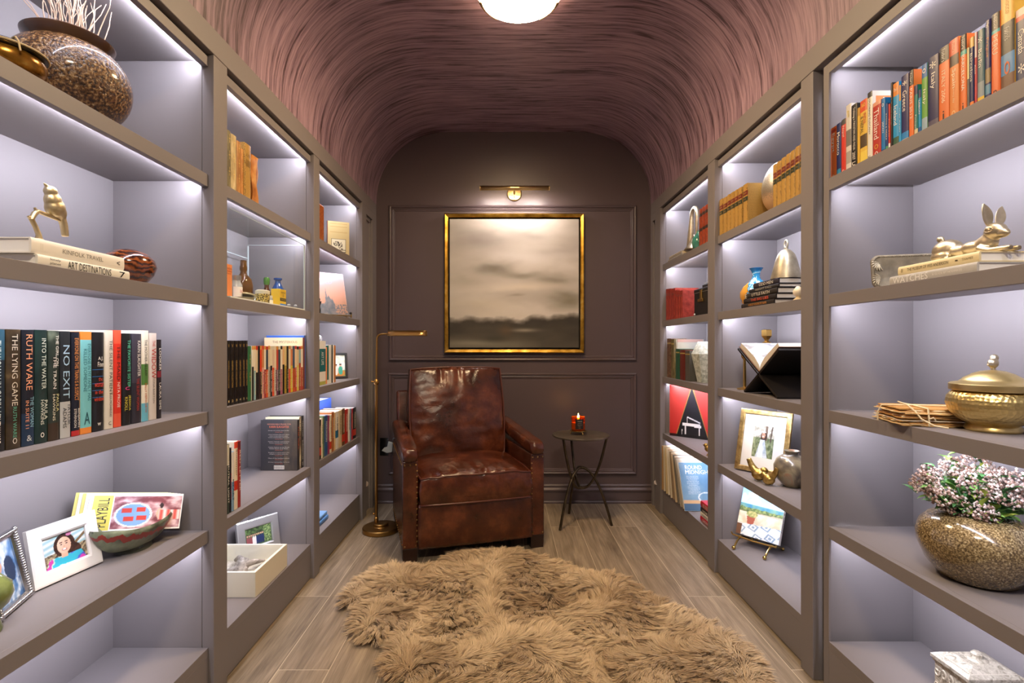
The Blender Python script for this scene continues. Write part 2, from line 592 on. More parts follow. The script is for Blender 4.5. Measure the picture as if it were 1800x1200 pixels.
# ------------------------------------------------------------------ bookcases
LEDM = mat((0.935, 0.935, 1.0), 0.5, name='led_light', emit=LED_POWER)
LEDB = mat('#d8d8d8', 0.5, name='led_channel')
def bookcase(S, y0, y1, label, door=False):
    s, nose, back = S['s'], S['nose'], S['back']
    if door: nose -= 0.003
    t = thing('bookcase', label, 'bookcase', (s * back, (y0 + y1) / 2, 0), 0, 'built-in bookcases along both walls')
    ox, oy = s * back, (y0 + y1) / 2
    def part(name, x0, x1, ya, yb, z0, z1, m=PAINT, bevel=0.0012):
        mb = MB()
        a, b = s * x0 - ox, s * x1 - ox
        mb.box((min(a, b), ya - oy, z0), (max(a, b), yb - oy, z1))
        return mb.build(name, m, t, bevel=bevel)
    part('back_panel', back, back + 0.018, y0, y1, 0, 2.18)
    for a, b in ((y0 - 0.016, y0), (y1, y1 + 0.016)):
        part('side_panel', S['face'] + 0.041 if not door else nose + 0.02, back + 0.018, a, b, 0, 2.18)
    ya, yb = y0 + 0.001, y1 - (0.0305 if door else 0.001)
    mb = MB()
    def bx(x0, x1, z0, z1, mb=mb, mi=0):
        a, b = s * x0 - ox, s * x1 - ox
        mb.box((min(a, b), ya - oy, z0), (max(a, b), yb - oy, z1), mi)
    def led(z):
        # a tilted strip in the angle behind the nosing, facing into the bookcase
        x0, x1 = nose + 0.0205, nose + 0.030
        q = MB()
        pr = [(x0, z - 0.001), (x0, z - 0.016), (x0 + 0.004, z - 0.016), (x1, z - 0.001)]
        n = 4
        vs = [((s * x) - ox, ya + 0.006 - oy, zz) for x, zz in pr] + [((s * x) - ox, yb - 0.006 - oy, zz) for x, zz in pr]
        q.add(vs, [(0, 1, 2, 3), (7, 6, 5, 4), (0, 4, 5, 1), (1, 5, 6, 2), (3, 7, 4, 0)], 0)
        q.add(vs, [(2, 6, 7, 3)], 1)
        return q
    for k, z in enumerate(ZS):
        z -= 0.0006
        mb = MB()
        if k == 0:
            bx(nose, back, z - 0.03, z, mb)
            part('kick_board', nose, nose + 0.02, ya, yb, 0.004, z - 0.03)
        else:
            bx(nose, nose + 0.02, z - 0.042, z, mb)
            bx(nose + 0.02, back, z - 0.022, z, mb)
        sh = mb.build('shelf', PAINT, t, bevel=0.0008, weld=False)
        if k:
            led(z - 0.022).build('light_strip', [LEDB, LEDM], sh)
    mb = MB()
    bx(nose, nose + 0.02, ZRAIL, 2.175, mb)
    bx(nose + 0.02, back, ZRAIL + 0.02, 2.175, mb)
    sh = mb.build('top_rail', PAINT, t, bevel=0.0008, weld=False)
    led(ZRAIL + 0.02).build('light_strip', [LEDB, LEDM], sh)
    if door:
        part('stile', nose, nose + 0.008, y1 - 0.030, y1, 0.004, 2.175)
    return t
bookcase(LEFT, 0.912, 1.733, 'front mauve bookcase on the lamp side, with thrillers and a white-framed photo')
bookcase(LEFT, 1.817, 2.636, 'middle mauve bookcase on the lamp side, holding the glass display case')
bookcase(LEFT, 2.716, 3.520, 'end mauve bookcase beside the brass floor lamp')
bookcase(RIGHT, 0.965, 1.800, 'front mauve bookcase with its own stile and black gap, holding travel guides', door=True)
bookcase(RIGHT, 1.913, 2.705, 'middle mauve bookcase opposite the glass case, holding the X-shaped book stand')
bookcase(RIGHT, 2.797, 3.660, 'end mauve bookcase beside the side table, with the records')
# near-black block painting the shade in the gap beside the swinging bookcase
mb = MB()
sbox(mb, RIGHT, XR + 0.041, DR + 0.02, 1.817, 1.836, 0, ZCROWN)
struct(mb.build('trim_40', GAP))
# loose floor edging along the bookcases
EDGE = mat('#a08a72', 0.45, name='oak_edging')
struct(MB().box((-XL - 0.018 + 0.002, Y0, 0), (-XL + 0.006, 3.5, 0.010)).build('baseboard_left', EDGE, bevel=0.003)) if False else None

# ------------------------------------------------------------------ ceiling lamp
BRASS = mat('#b39257', 0.32, 1.0, name='aged_brass')
CEILM = mat((1.0, 0.86, 0.67), 0.4, name='lit_opal_glass', emit=CEIL_POWER)
CEIL_FILL = mat((1.0, 0.92, 0.80), 0.4, name='lit_opal_glass', emit=CEIL_POWER * 1.25)
def ceiling_light(y, label, lit):
    t = thing('ceiling_light', label, 'ceiling light', (0.057, y, 2.825), 0, 'flush ceiling lights')
    MB().lathe([(0.15, 0), (0.15, -0.05), (0.02, -0.055)], 40).build('canopy', mat('#e8e2d8', 0.4), t, smooth=True)
    MB().lathe([(0.165, -0.05), (0.1795, -0.052), (0.1800, -0.088)], 56, cap0=False, cap1=False).build('rim', mat('#fff0d8', 0.4, name='rim_glass', emit=7.0), t, smooth=True)
    MB().lathe([(0.1799, -0.088), (0.170, -0.096), (0.12, -0.101), (0.0, -0.104)], 56, cap0=False).build('diffuser', lit, t, smooth=True)
    for k in range(3):
        a = -PI / 2 + k * 2 * PI / 3
        MB().lathe([(0.179, -0.05), (0.1835, -0.05), (0.1835, -0.090), (0.170, -0.1035), (0.166, -0.1015), (0.179, -0.088), (0.179, -0.05)], 16, a0=a - 0.42, a1=a + 0.42).build('clip', BRASS, t, smooth=True)
ceiling_light(2.26, 'round white flush ceiling light with brass clips on the plum vault', CEILM)
ceiling_light(0.0, 'added unseen round ceiling light behind the viewer, brightening the near floor', CEIL_FILL)  # added out of view as fill for the near floor
# ================================================================== BOOKS
PAGE = mat('#e9e2d2', 0.8, name='page_edges', bump=(900, 0.15, 0.0006))
PAGEW = mat('#f4f1ea', 0.8, name='white_page_edges', bump=(900, 0.15, 0.0006))
PAGEY = mat('#cdb890', 0.85, name='yellowed_page_edges', bump=(900, 0.2, 0.0008))

def as_mat(c, rough=0.38):
    return c if isinstance(c, bpy.types.Material) else mat(c, rough, name='printed_cover')

def cover_mesh(t, h, d, c=0.0022, bands=(), round_=0.0025):
    """an open-sided shell: front board, spine (split into bands) and back board; spine faces +x"""
    zs = sorted({0.0, h, *[max(0, min(h, z * h)) for b in bands for z in b[:2]]})
    r = min(round_, t * 0.3)
    prof = [(-d, 0), (-r, 0), (-r * 0.3, t * 0.12), (0, t * 0.3), (0, t * 0.7), (-r * 0.3, t * 0.88), (-r, t), (-d, t), (-d, t - c), (-c - r, t - c), (-c - r, c), (-d, c)]
    n = len(prof)
    mb = MB()
    vs = [(x, y, z) for z in zs for x, y in prof]
    fs, ms = [], []
    for j in range(len(zs) - 1):
        zc = (zs[j] + zs[j + 1]) / 2 / h
        bi = 0
        for k, b in enumerate(bands):
            if b[0] <= zc <= b[1]: bi = k + 1
        for i in range(n):
            i2 = (i + 1) % n
            fs.append((j * n + i, j * n + i2, (j + 1) * n + i2, (j + 1) * n + i))
            ms.append(bi if 1 <= i <= 5 else 0)
    top = (len(zs) - 1) * n
    for b in (0, top):
        fs += [(b, b + 1, b + 10, b + 11), (b + 1, b + 2, b + 3, b + 4, b + 5, b + 6, b + 9, b + 10), (b + 6, b + 7, b + 8, b + 9)]
        ms += [0, 0, 0]
    mb.v, mb.f, mb.m = [tuple(v) for v in vs], fs, ms
    return mb

SPINE_V = Matrix(((0, 0, 1), (0, 1, 0), (-1, 0, 0)))      # reads from head to foot
SPINE_H = Matrix(((0, 0, 1), (1, 0, 0), (0, 1, 0)))       # reads across
def at_spine(R, y, z, x=0.0006):
    M = R.to_4x4()
    M.translation = Vector((x, y, z))
    return M

def book(loc, rz, t, h, d, col, label, bands=(), texts=(), pages=None, hard=True, group=None, name='book', cat='book', ink_rough=0.5):
    """texts: (words, centre height 0..1, length 0..1 of the height, width 0..1 of the thickness, colour, 'v'/'h')"""
    b = thing(name, label, cat, loc, rz, group)
    o = 0.003 if hard else 0.0
    ms = [as_mat(col)] + [as_mat(x[2]) for x in bands]
    cover_mesh(t, h, d, 0.0024 if hard else 0.0007, bands, 0.003 if hard else 0.0012).build('cover', ms, b, weld=False, smooth=True, angle=35)
    c = 0.0024 if hard else 0.0007
    MB().box((-d + o + 0.0005, c, o), (-c - 0.004, t - c, h - o)).build('pages', pages or PAGE, b)
    for k, tx in enumerate(texts):
        s, zc, ln, wd, colr, way = tx[:6]
        yo = tx[6] if len(tx) > 6 else 0.5
        m = colr if isinstance(colr, bpy.types.Material) else mat(colr, ink_rough, name='ink')
        if way == 'v':
            lettering('title' if k == 0 else 'lettering', s, ln * h, wd * t, m, b, at_spine(SPINE_V, t * yo, zc * h))
        else:
            lettering('title' if k == 0 else 'lettering', s, wd * t, ln * h, m, b, at_spine(SPINE_H, t * yo, zc * h))
    return b

def shelf_book(s, Xs, z, x0, x1, ytop, d, col, label, **k):
    """a book standing on a shelf (s = -1 lamp side, +1 table side): x0, x1, ytop read where its spine meets the photo"""
    ya, yb = sorted((yX(x0, s * Xs), yX(x1, s * Xs)))
    xm = (x0 + x1) / 2
    sc = abs(xm - CX) / Xs
    h = EYE + (CY - ytop) / sc - z
    gap = 0.0006
    if s < 0: loc, rz = (-Xs, ya + gap, z + 0.0004), 0.0
    else: loc, rz = (Xs, yb - gap, z + 0.0004), PI
    return book(loc, rz, yb - ya - 2 * gap, h, d, col, label, **k)

ORD = 'first second third fourth fifth sixth seventh eighth ninth tenth eleventh twelfth thirteenth fourteenth fifteenth sixteenth seventeenth eighteenth nineteenth twentieth twenty-first twenty-second twenty-third twenty-fourth twenty-fifth twenty-sixth twenty-seventh twenty-eighth'.split()

# ---- thrillers on the middle shelf of the front bookcase, lamp side
G = 'thrillers on the front bookcase'
W_, CR, RED, OR = '#f2efe8', '#e6dfcc', '#c8281f', '#e8772e'
SMOKY = mottled('smoky_green_print', [(0.3, '#15201d'), (0.55, '#2f3c36'), (0.75, '#8b9a88')], 14, 0.35)
FOREST = mottled('brown_forest_print', [(0.3, '#1f1a14'), (0.6, '#4a3d2a'), (0.8, '#8d7a58')], 22, 0.35)
TEALD = mottled('dark_teal_print', [(0.3, '#0f2223'), (0.6, '#1f3d3a'), (0.8, '#54684f')], 10, 0.35)
nov = [
 (-22, 11.3, 579, '#1d2b38', 'dark blue thriller at the open end of the thriller row', [(0.0, 0.22, '#16181c'), (0.75, 1, '#2d5a72')], [('THE WOMAN IN CABIN 10', .60, .62, .42, '#cfe3ea', 'v'), ('RUTH WARE', .18, .22, .36, W_, 'v')]),
 (12.5, 38.8, 579, FOREST, 'brown forest-covered thriller beside the orange-lettered one', [], [('THE LYING GAME', .66, .60, .40, '#d9d3c4', 'v'), ('RUTH WARE', .22, .26, .26, '#5fae96', 'v'), ('O', .065, .05, .3, '#e8e6e0', 'h')]),
 (39.5, 62.5, 580, '#151a26', 'black thriller with big orange lettering down its spine', [(0, .28, '#1e3450')], [('RUTH WARE', .72, .48, .50, '#eaa27c', 'v'), ('THE WOMAN', .29, .26, .28, '#8fc1d4', 'v', .72), ('IN SUITE 11', .27, .24, .26, '#eaa27c', 'v', .35), ('&', .065, .05, .4, '#c8cfd2', 'h')]),
 (62.7, 85.5, 580, TEALD, 'dark teal-green thriller between two black thrillers', [], [('INTO THE WATER', .70, .45, .34, '#e3ede3', 'v', .62), ('PAULA', .29, .17, .26, '#dfe6dc', 'v', .78), ('HAWKINS', .27, .22, .26, '#dfe6dc', 'v', .5), ('o', .07, .045, .3, '#e8e6e0', 'h')]),
 (86.2, 106, 581.5, SMOKY, 'smoky green thriller beside the thriller with big pale-blue letters', [(0, .16, '#3a2d1f')], [('THE GIRL ON', .82, .28, .26, W_, 'v', .72), ('THE TRAIN', .62, .3, .28, W_, 'v', .5), ('PAULA', .34, .16, .24, '#d8d39a', 'v', .75), ('HAWKINS', .3, .24, .24, '#e6e2cc', 'v', .42)]),
 (107, 125.8, 582.5, '#22272c', 'black-to-silver thriller with large pale-blue letters', [(0, .34, '#b9bcbe')], [('NO EXIT', .62, .5, .62, '#a9cde6', 'v'), ('TAYLOR', .22, .2, .3, '#3c4043', 'v', .76), ('ADAMS', .19, .19, .34, '#2c3033', 'v', .34)]),
 (126.8, 142, 583.5, '#141a2a', 'navy thriller with narrow orange capitals', [(0, .05, '#b72a2a')], [('EVERYONE ON THIS TRAIN IS A SUSPECT', .64, .6, .46, '#e39a55', 'v'), ('BENJAMIN', .17, .18, .28, W_, 'v', .74), ('STEVENSON', .17, .18, .28, W_, 'v', .34)]),
 (142.5, 163, 583, '#e48a3a', 'orange mystery with a pale turquoise panel on its spine', [(.06, .92, '#79c6cf')], [('EVERYONE IN MY FAMILY HAS', .60, .56, .28, '#28707c', 'v', .7), ('KILLED SOMEONE', .62, .42, .28, '#28707c', 'v', .34), ('A', .15, .12, .5, '#1c4f5c', 'h')]),
 (163.8, 184.3, 584, '#14161b', 'black thriller crossed by fine blue lines with red words', [(.62, .625, '#2f6fb4'), (.55, .555, '#2f6fb4'), (.48, .485, '#2f6fb4'), (.41, .415, '#2f6fb4'), (.34, .345, '#2f6fb4')], [('A.J.', .73, .045, .42, W_, 'h', .62), ('Finn', .675, .05, .5, W_, 'h', .62), ('the', .525, .04, .35, '#d8482e', 'h', .62), ('woman', .465, .04, .8, '#d8482e', 'h'), ('in the', .395, .04, .7, '#d8482e', 'h'), ('window', .325, .045, .85, '#d8482e', 'h'), ('w', .07, .03, .3, W_, 'h')]),
 (185, 200.8, 580.5, '#d8d2c4', 'cream thriller with thin black capitals beside the red novel', [], [('THE SILENT PATIENT', .62, .56, .34, '#2b2623', 'v', .62), ('ALEX MICHAELIDES', .24, .24, .24, '#4a423c', 'v', .6), ('C', .055, .035, .3, '#2b2623', 'h')]),
 (201.5, 215, 580.5, '#d3321f', 'bright red novel in the middle of the thriller row', [(.86, 1, '#e2573c'), (0, .14, '#e2573c')], [('THE MAID', .66, .36, .42, '#3a1210', 'v'), ('NITA PROSE', .33, .26, .34, W_, 'v')]),
 (216, 231.3, 586, '#121416', 'black thriller with green and yellow lettering', [], [('THE FAVORITE SISTER', .67, .52, .34, '#5fd0a6', 'v', .7), ('JESSICA', .24, .17, .28, '#dfd34a', 'v', .76), ('KNOLL', .23, .15, .34, '#dfd34a', 'v', .36), ('c', .40, .035, .5, '#d6428a', 'h')]),
 (233, 250, 586.5, '#3b3947', 'grey-purple thriller with a dark red foot', [(0, .45, '#26232e')], [('KARIN SLAUGHTER', .72, .40, .3, W_, 'v', .65), ('THE SILENT WOMAN', .32, .36, .28, '#b3423c', 'v', .55)]),
 (250, 262.5, 581, '#e5dfd0', 'cream novel with a hedge of green across its spine', [(.40, .63, '#4c7a3a'), (0, .2, '#66b3cc')], [('THE MOTHER-IN-LAW', .70, .40, .36, '#29241f', 'v'), ('SALLY HEPWORTH', .26, .32, .3, '#c0622f', 'v')]),
 (263.6, 276.8, 585.5, '#cdc5bf', 'pale grey novel with fat red letters', [], [('THE', .88, .07, .36, '#b3372f', 'v'), ('WIDOW', .65, .35, .62, '#b02a26', 'v'), ('FIONA BARTON', .34, .3, .24, '#6a625c', 'v')]),
 (277.6, 285, 597, '#1a1418', 'slim black novel closing the thriller row', [(.52, .6, '#7c1f2a')], [('LOOKER', .75, .28, .5, W_, 'v'), ('LAURA SIMS', .28, .34, .46, W_, 'v')]),
]
for x0, x1, yt, col, lab, bands, tx in nov:
    shelf_book(-1, 1.062, ZS[2], x0, x1, yt, 0.155 + rng.uniform(0, 0.01), col, lab, bands=bands, texts=tx, pages=PAGEW, group=G)

# ---- travel guides on the top shelf of the front bookcase, table side
G = 'travel guides on the top shelf'
def tx_(a): return 1400 + a / 3.6375
NAVY, ORG, BLK = '#1f2a63', '#e2763a', '#1c1a1a'
tr = [
 (218, 253, 224, ORG, 'orange guidebook at the gap end of the guide row', [(.9, .96, '#b53a22')], [('Egypt', .70, .36, .6, W_, 'v'), ('o', .06, .05, .4, W_, 'h')]),
 (254, 284, 217, '#202c66', 'navy guidebook with a city word, beside the orange end guide', [(0, .14, '#2b83ad')], [('Morocco', .62, .42, .62, W_, 'v')]),
 (285, 314, 210, '#cf3b2c', 'red guidebook between the navy guide and the pale grey guide', [(.9, 1, '#4a4a48')], [('Nepal', .78, .2, .5, W_, 'v'), ('o', .06, .05, .4, W_, 'h')]),
 (315, 349, 184, '#d6d2cc', 'pale grey guidebook with small photographs on its spine', [(.38, .62, '#7a7672'), (.12, .3, '#a8a49c')], [('guide', .86, .1, .5, '#d8c22a', 'v')]),
 (350, 386, 183.6, '#191716', 'black trekking guide with white lettering', [], [('Trekking in PAKISTAN AND INDIA', .62, .66, .5, W_, 'v'), ('2007', .2, .12, .5, W_, 'v'), ('LAI', .06, .09, .6, W_, 'v')]),
 (387, 404, 190, '#dcb13a', 'thin mustard guidebook beside the black trekking guide', [(.86, 1, '#c0902a')], []),
 (405, 450, 176, '#e0bb4c', 'yellow guidebook with an orange head and a dark picture', [(.82, 1, '#d8552c'), (.26, .46, '#54432f'), (0, .2, '#ead05a')], [('INDIA', .70, .17, .42, '#c23a22', 'v', .7), ('& NEPAL', .62, .27, .4, '#2c2117', 'v', .32), ('360', .92, .06, .6, '#f0d460', 'h')]),
 (452, 484, 162, '#e9e4d9', 'white walking guide with spaced black capitals', [(.92, 1, '#3a3a3a')], [('EXPLORING TUSCANY', .66, .56, .34, '#3a332c', 'v'), ('E', .05, .04, .5, '#1d1a18', 'h')]),
 (486, 538, 178.7, '#b8332a', 'broad brick-red guidebook with white lettering and a round badge', [(.93, 1, '#e0a083')], [('Thailand', .60, .54, .62, W_, 'v'), ('o', .19, .085, .5, '#d9a03a', 'h'), ('o', .07, .07, .4, W_, 'h')]),
 (540, 566, 173, '#2077b8', 'bright blue guidebook beside the broad brick-red guide', [(0, .08, '#183a78')], [('JAPAN', .48, .2, .5, W_, 'v'), ('o', .88, .06, .5, W_, 'h')]),
 (567, 584, 182, '#1d3d7c', 'thin deep-blue guide with narrow white capitals', [(0, .12, '#4ca06a')], [('KYOTO & OSAKA', .52, .54, .5, W_, 'v')]),
 (585, 599, 183, '#c23a2c', 'thin red guide with a white foot', [(0, .16, W_)], [('TOKYO', .5, .4, .4, '#efc9a0', 'v')]),
 (600, 614, 145.7, '#1b1a1c', 'tall thin black book in the guide row', [], [('CITY GUIDE', .62, .5, .4, '#8a8580', 'v')]),
 (615, 653, 146, '#2a9ad6', 'sky-blue guidebook with an orange head', [(.80, 1, '#e08a34'), (0, .16, '#3a5c46')], [('Iceland', .50, .30, .6, W_, 'v'), ('hi', .9, .06, .5, W_, 'h')]),
 (654, 667, 150, '#3aa7de', 'thin light-blue guide with an orange tip', [(.74, 1, '#e8a24a')], [('ICELAND', .42, .4, .44, W_, 'v')]),
 (668, 716, 132, '#23225e', 'dark violet-blue guidebook with a blue picture at its foot', [(.06, .16, '#2f86c8'), (0, .06, '#c9c0b0')], [('Greece', .62, .30, .56, W_, 'v'), ('*', .88, .07, .6, W_, 'h')]),
 (718, 748, 124, ORG, 'orange guide with a black head, beside the dark violet guide', [(.78, 1, BLK)], [('PARIS 2012', .52, .44, .5, W_, 'v'), ("Fodor's", .88, .16, .4, W_, 'v')]),
 (750, 775, 150, '#1a7a78', 'teal guide with a navy head', [(.82, 1, '#20285e'), (0, .16, '#d8c8a0')], [('Portugal', .3, .26, .4, W_, 'v')]),
 (776, 796, 158, '#2a96cc', 'thin blue pocket guide with capitals, beside the teal guide', [(.82, 1, NAVY), (0, .18, '#2b58a0')], [('LISBON', .62, .3, .5, W_, 'v')]),
 (798, 836, 112.7, '#6aa548', 'grass-green guidebook with a blue head', [(.80, 1, '#2b6cae'), (0, .22, '#9bb4c4')], [('Italy', .52, .22, .56, W_, 'v'), ('o', .9, .07, .6, W_, 'h')]),
 (838, 906, 99, '#232357', 'broadest navy guidebook, with a white emblem at its head', [(0, .12, '#5a5468')], [('Italy', .66, .22, .5, W_, 'v'), ('*', .88, .1, .6, W_, 'h')]),
 (908, 974, 82.5, ORG, 'broad orange guide with a black head and a tiny standing figure', [(.80, 1, '#2a2420')], [('ITALY 2006', .48, .42, .36, '#fbe3c8', 'v'), ("Fodor's", .89, .16, .36, W_, 'v'), ('i', .10, .12, .16, BLK, 'h')]),
 (976, 1036, 68.7, '#e08a48', 'tan-orange guide with a salmon head and dark medallion', [(.8, 1, '#d4654a'), (.66, .8, '#4c3a34')], [('Spain', .50, .24, .5, '#f7ead0', 'v'), ('every day', .28, .18, .26, '#f0d8b0', 'v'), ("Fodor's", .9, .13, .26, '#f3c9ac', 'v'), ('o', .06, .07, .4, '#f0c890', 'h')]),
 (1044, 1087, 61.9, ORG, 'orange guide with a black and teal head and slim capitals', [(.80, 1, BLK), (.74, .8, '#4aa7a0')], [('BARCELONA', .52, .46, .46, W_, 'v'), ("Fodor's", .9, .15, .4, W_, 'v'), ('i', .08, .1, .2, BLK, 'h')]),
 (1088, 1103, 84, '#6b6764', 'thin grey guide between two guides to one city', [(.5, 1, '#e6d9a0')], []),
 (1104, 1134, 66, '#212a5c', 'slim navy guide with a wheat-coloured head', [(.86, 1, '#d9b46a'), (0, .10, '#e0803a')], [('Barcelona', .58, .4, .5, W_, 'v')]),
 (1136, 1151, 57, '#c23b40', 'thin crimson guide with a pale head', [(.66, 1, '#e8d4cc')], [('RIO', .5, .12, .5, W_, 'v')]),
 (1153, 1199, 52, '#54707a', 'slate-blue guide with a yellow foot', [(0, .1, '#e0b83a'), (.1, .3, '#8a97a0')], [('Berlin', .62, .24, .5, W_, 'v'), ('*', .86, .09, .6, W_, 'h')]),
 (1203, 1240, 35.7, '#2a2c62', 'indigo guide with a coppery word and small pictures', [(.22, .4, '#8c7a5a'), (.08, .2, '#5f8fae')], [('Prague', .66, .24, .5, '#d08a5c', 'v'), ('*', .93, .06, .5, W_, 'h')]),
 (1243, 1300, 23.4, '#e4703a', 'orange guide with a black head and a llama foot', [(.80, 1, '#4d4a44'), (.76, .8, '#57b0b8')], [('PERU', .62, .22, .62, '#fde6d2', 'v'), ("Fodor's", .9, .15, .3, W_, 'v'), ('n', .05, .06, .4, BLK, 'h')]),
 (1303, 1394, -24, '#e2b040', 'thick guide with a yellow head, black middle and desert picture', [(.36, .66, '#1b1918'), (.16, .36, '#4a86bc'), (0, .16, '#6b4a38')], [("Fodor's", .55, .12, .36, W_, 'v'), ('MOROCCO', .84, .2, .26, '#c48f2a', 'v'), ('o', .22, .13, .42, '#c8693a', 'h')]),
 (1398, 1480, 13.7, '#22325e', 'thick navy guide at the camera end of the guide row', [(.9, 1, '#e0c0b4'), (.84, .9, '#d2452f')], [('Canada', .56, .32, .5, W_, 'v'), ('*', .2, .14, .5, W_, 'h')]),
]
for x0, x1, yt, col, lab, bands, tx in tr:
    b = shelf_book(1, 1.138, ZS[4], tx_(x0), tx_(x1), yt, 0.125 + rng.uniform(0, 0.012), col, lab, bands=bands, texts=tx, hard=False, group=G)
    if 'walking guide with spaced' in lab:        # its front cover shows above the lower books beside it
        tk = yX(tx_(x0), 1.138) - yX(tx_(x1), 1.138) - .0012
        MB().box((-.112, tk + .0001, .175), (-.012, tk + .0005, .199)).build('title_band', mat('#e0905a', .4, name='printed_cover'), b)
        lettering('title', "Fodor's", .056, .015, mat('#f8f6f0', .5, name='ink'), b, frame_M((-.062, tk + .0009, .187), (-1, 0, 0), (0, 0, 1)))
# ---- antique books and the small press row of the middle bookcase, lamp side
OLDGOLD = '#c79a52'
WORN = [mottled('worn_olive_leather', [(0.3, '#4c442c'), (0.6, '#7d7350'), (0.8, '#a39a72')], 60, 0.6, stretch=(1, 1, .3)),
        mottled('worn_cream_vellum', [(0.3, '#9a8558'), (0.6, '#cdb98a'), (0.8, '#e2d3ab')], 70, 0.7, stretch=(1, 1, .3)),
        mottled('worn_tan_calf', [(0.3, '#8a5a28'), (0.6, '#bb8443'), (0.8, '#d9ab6c')], 60, 0.5, stretch=(1, 1, .3)),
        mottled('orange_calf', [(0.3, '#a3652a'), (0.6, '#cf8f45'), (0.8, '#e3b06a')], 60, 0.5, stretch=(1, 1, .3))]
def gilt_leather(name, base, gilt, scale=160):
    m = bpy.data.materials.new(name); m.use_nodes = True
    nt = m.node_tree; N, L = nt.nodes, nt.links
    b = N['Principled BSDF']; b.inputs['Roughness'].default_value = 0.45
    tc = N.new('ShaderNodeTexCoord'); v = N.new('ShaderNodeTexVoronoi'); v.feature = 'DISTANCE_TO_EDGE'
    v.inputs['Scale'].default_value = scale; v.inputs['Randomness'].default_value = 0.35
    r = N.new('ShaderNodeValToRGB'); e = r.color_ramp.elements
    e[0].position = 0.03; e[0].color = (*lin(base), 1); e[1].position = 0.12; e[1].color = (*lin(gilt), 1)
    L.new(tc.outputs['Object'], v.inputs['Vector']); L.new(v.outputs['Distance'], r.inputs[0]); L.new(r.outputs[0], b.inputs['Base Color'])
    return m
GILT = gilt_leather('gilt_tooled_leather', '#5a3f1c', '#c79d4e', 190)
for x0, x1, yt, col, lab, d in [
    (400, 406.7, 230, WORN[0], 'olive worn antique book first in the lamp-side antique row', .15), (407, 416.7, 238, WORN[1], 'thick cream vellum antique book beside the olive one', .15),
    (417, 424, 249, WORN[2], 'tan calf antique book in the lamp-side antique row', .14), (424.3, 428.6, 262, WORN[3], 'thin orange calf antique book beside the gilt-patterned one', .13),
    (430, 442, 254, GILT, 'gilt-patterned antique book beside the wavy wooden bookend', .14)]:
    b = shelf_book(-1, 1.036, ZS[4], x0, x1, yt, d, col, lab, pages=PAGEY, group='antique books beside the wooden bookend', texts=[('* * *', .6, .7, .3, '#e0c070', 'v')] if col is not GILT else [('XXX', .8, .06, .6, '#4a3218', 'h'), ('IIIII', .66, .12, .6, '#4a3218', 'h')])

G = 'black set on the middle bookcase'
for k, (x0, x1) in enumerate([(399.5, 404.5), (404.8, 412.2), (412.5, 418.8), (419, 425.5), (425.7, 431.2), (431.5, 436)]):
    shelf_book(-1, 1.030, ZS[2], x0, x1, 598.7, 0.16, '#121112', 'matching black book, %s of the black set counted from the post' % ORD[k], hard=False, group=G, pages=PAGE,
               texts=[('GRAPHIC COLLECTION', .48, .42, .34, '#c9a75e', 'v'), ('V', .92, .05, .4, '#d8b26a', 'h'), ('%d' % (k + 1), .06, .035, .4, '#d8c48a', 'h')])
shelf_book(-1, 1.030, ZS[2], 436.6, 442.5, 608, 0.15, '#2f6b41', 'green gilt book beside the black set', group='small books after the black set', texts=[('* *', .6, .5, .3, '#c9a75e', 'v')])
tops = ['#ece3d0', '#e8dcc8', '#d9c9a8', '#1e1a1a', '#d94a2a', '#c98a5a', '#e9dfc8', '#33465e', '#e6d7b8', '#e8dcc0', '#dfc8b0', '#e9d9bc', '#c04a3a', '#40505a', '#ece2ce', '#e2b88a', '#d8c48a', '#3a3530', '#e8dcc2', '#d98a5a', '#3d5878', '#e9d6b8', '#e0c8a0', '#8fb0b4', '#f0e6d2']
feet = ['#2a2826', '#8fbcc8', '#1c1b1e', '#2a2220', '#1e1a1c', '#e0a8a0', '#a83a44', '#d8602e', '#b8b0a4', '#241f20', '#d9502e', '#c9c2bc', '#6a3a5a', '#242020', '#a85a78', '#1e1c1e', '#b09a3a', '#2a2620', '#d8442e', '#d9c83a', '#d8602a', '#c8402a', '#d8cc5a', '#a8442e', '#b83a2a']
G = 'two-tone paperbacks after the black set'
NAMES = ['cream', 'cream', 'buff', 'black', 'red', 'tan', 'ivory', 'navy', 'buff', 'ivory', 'pinkish', 'ivory', 'red', 'slate', 'white', 'apricot', 'straw', 'dark', 'ivory', 'orange', 'blue', 'peach', 'straw', 'pale blue', 'white']
FEET = ['black', 'pale blue', 'black', 'brown', 'black', 'pink', 'crimson', 'orange', 'grey', 'black', 'vermilion', 'grey', 'purple', 'black', 'mauve', 'black', 'olive', 'black', 'red', 'yellow', 'orange', 'red', 'yellow', 'rust', 'rust']
x0, x1 = 443.2, 533.0
for k in range(25):
    a, b_ = x0 + (x1 - x0) * k / 25, x0 + (x1 - x0) * (k + 1) / 25
    cap = rng.choice(['#c83a2a', '#e0d8c4', '#2a2622', '#d99a4a', tops[k]])
    shelf_book(-1, 1.026, ZS[2], a, b_, 608 + rng.uniform(-.4, .6), 0.125, tops[k], '%s paperback with %s foot, %s after the green gilt book' % (NAMES[k], FEET[k], ORD[k]),
               bands=[(0, rng.uniform(.5, .62), feet[k]), (.93, 1, cap)], hard=False, group=G,
               texts=[(rng.choice(['THE HEART OF STONE', 'NIGHT MOVES', 'KILLING TIME', 'DEAD WATER', 'THE WHOLE TOWN', 'A SMALL STORM']), .30, .42, .5, rng.choice([W_, '#e8d9a0', '#1c1a1a']), 'v')])
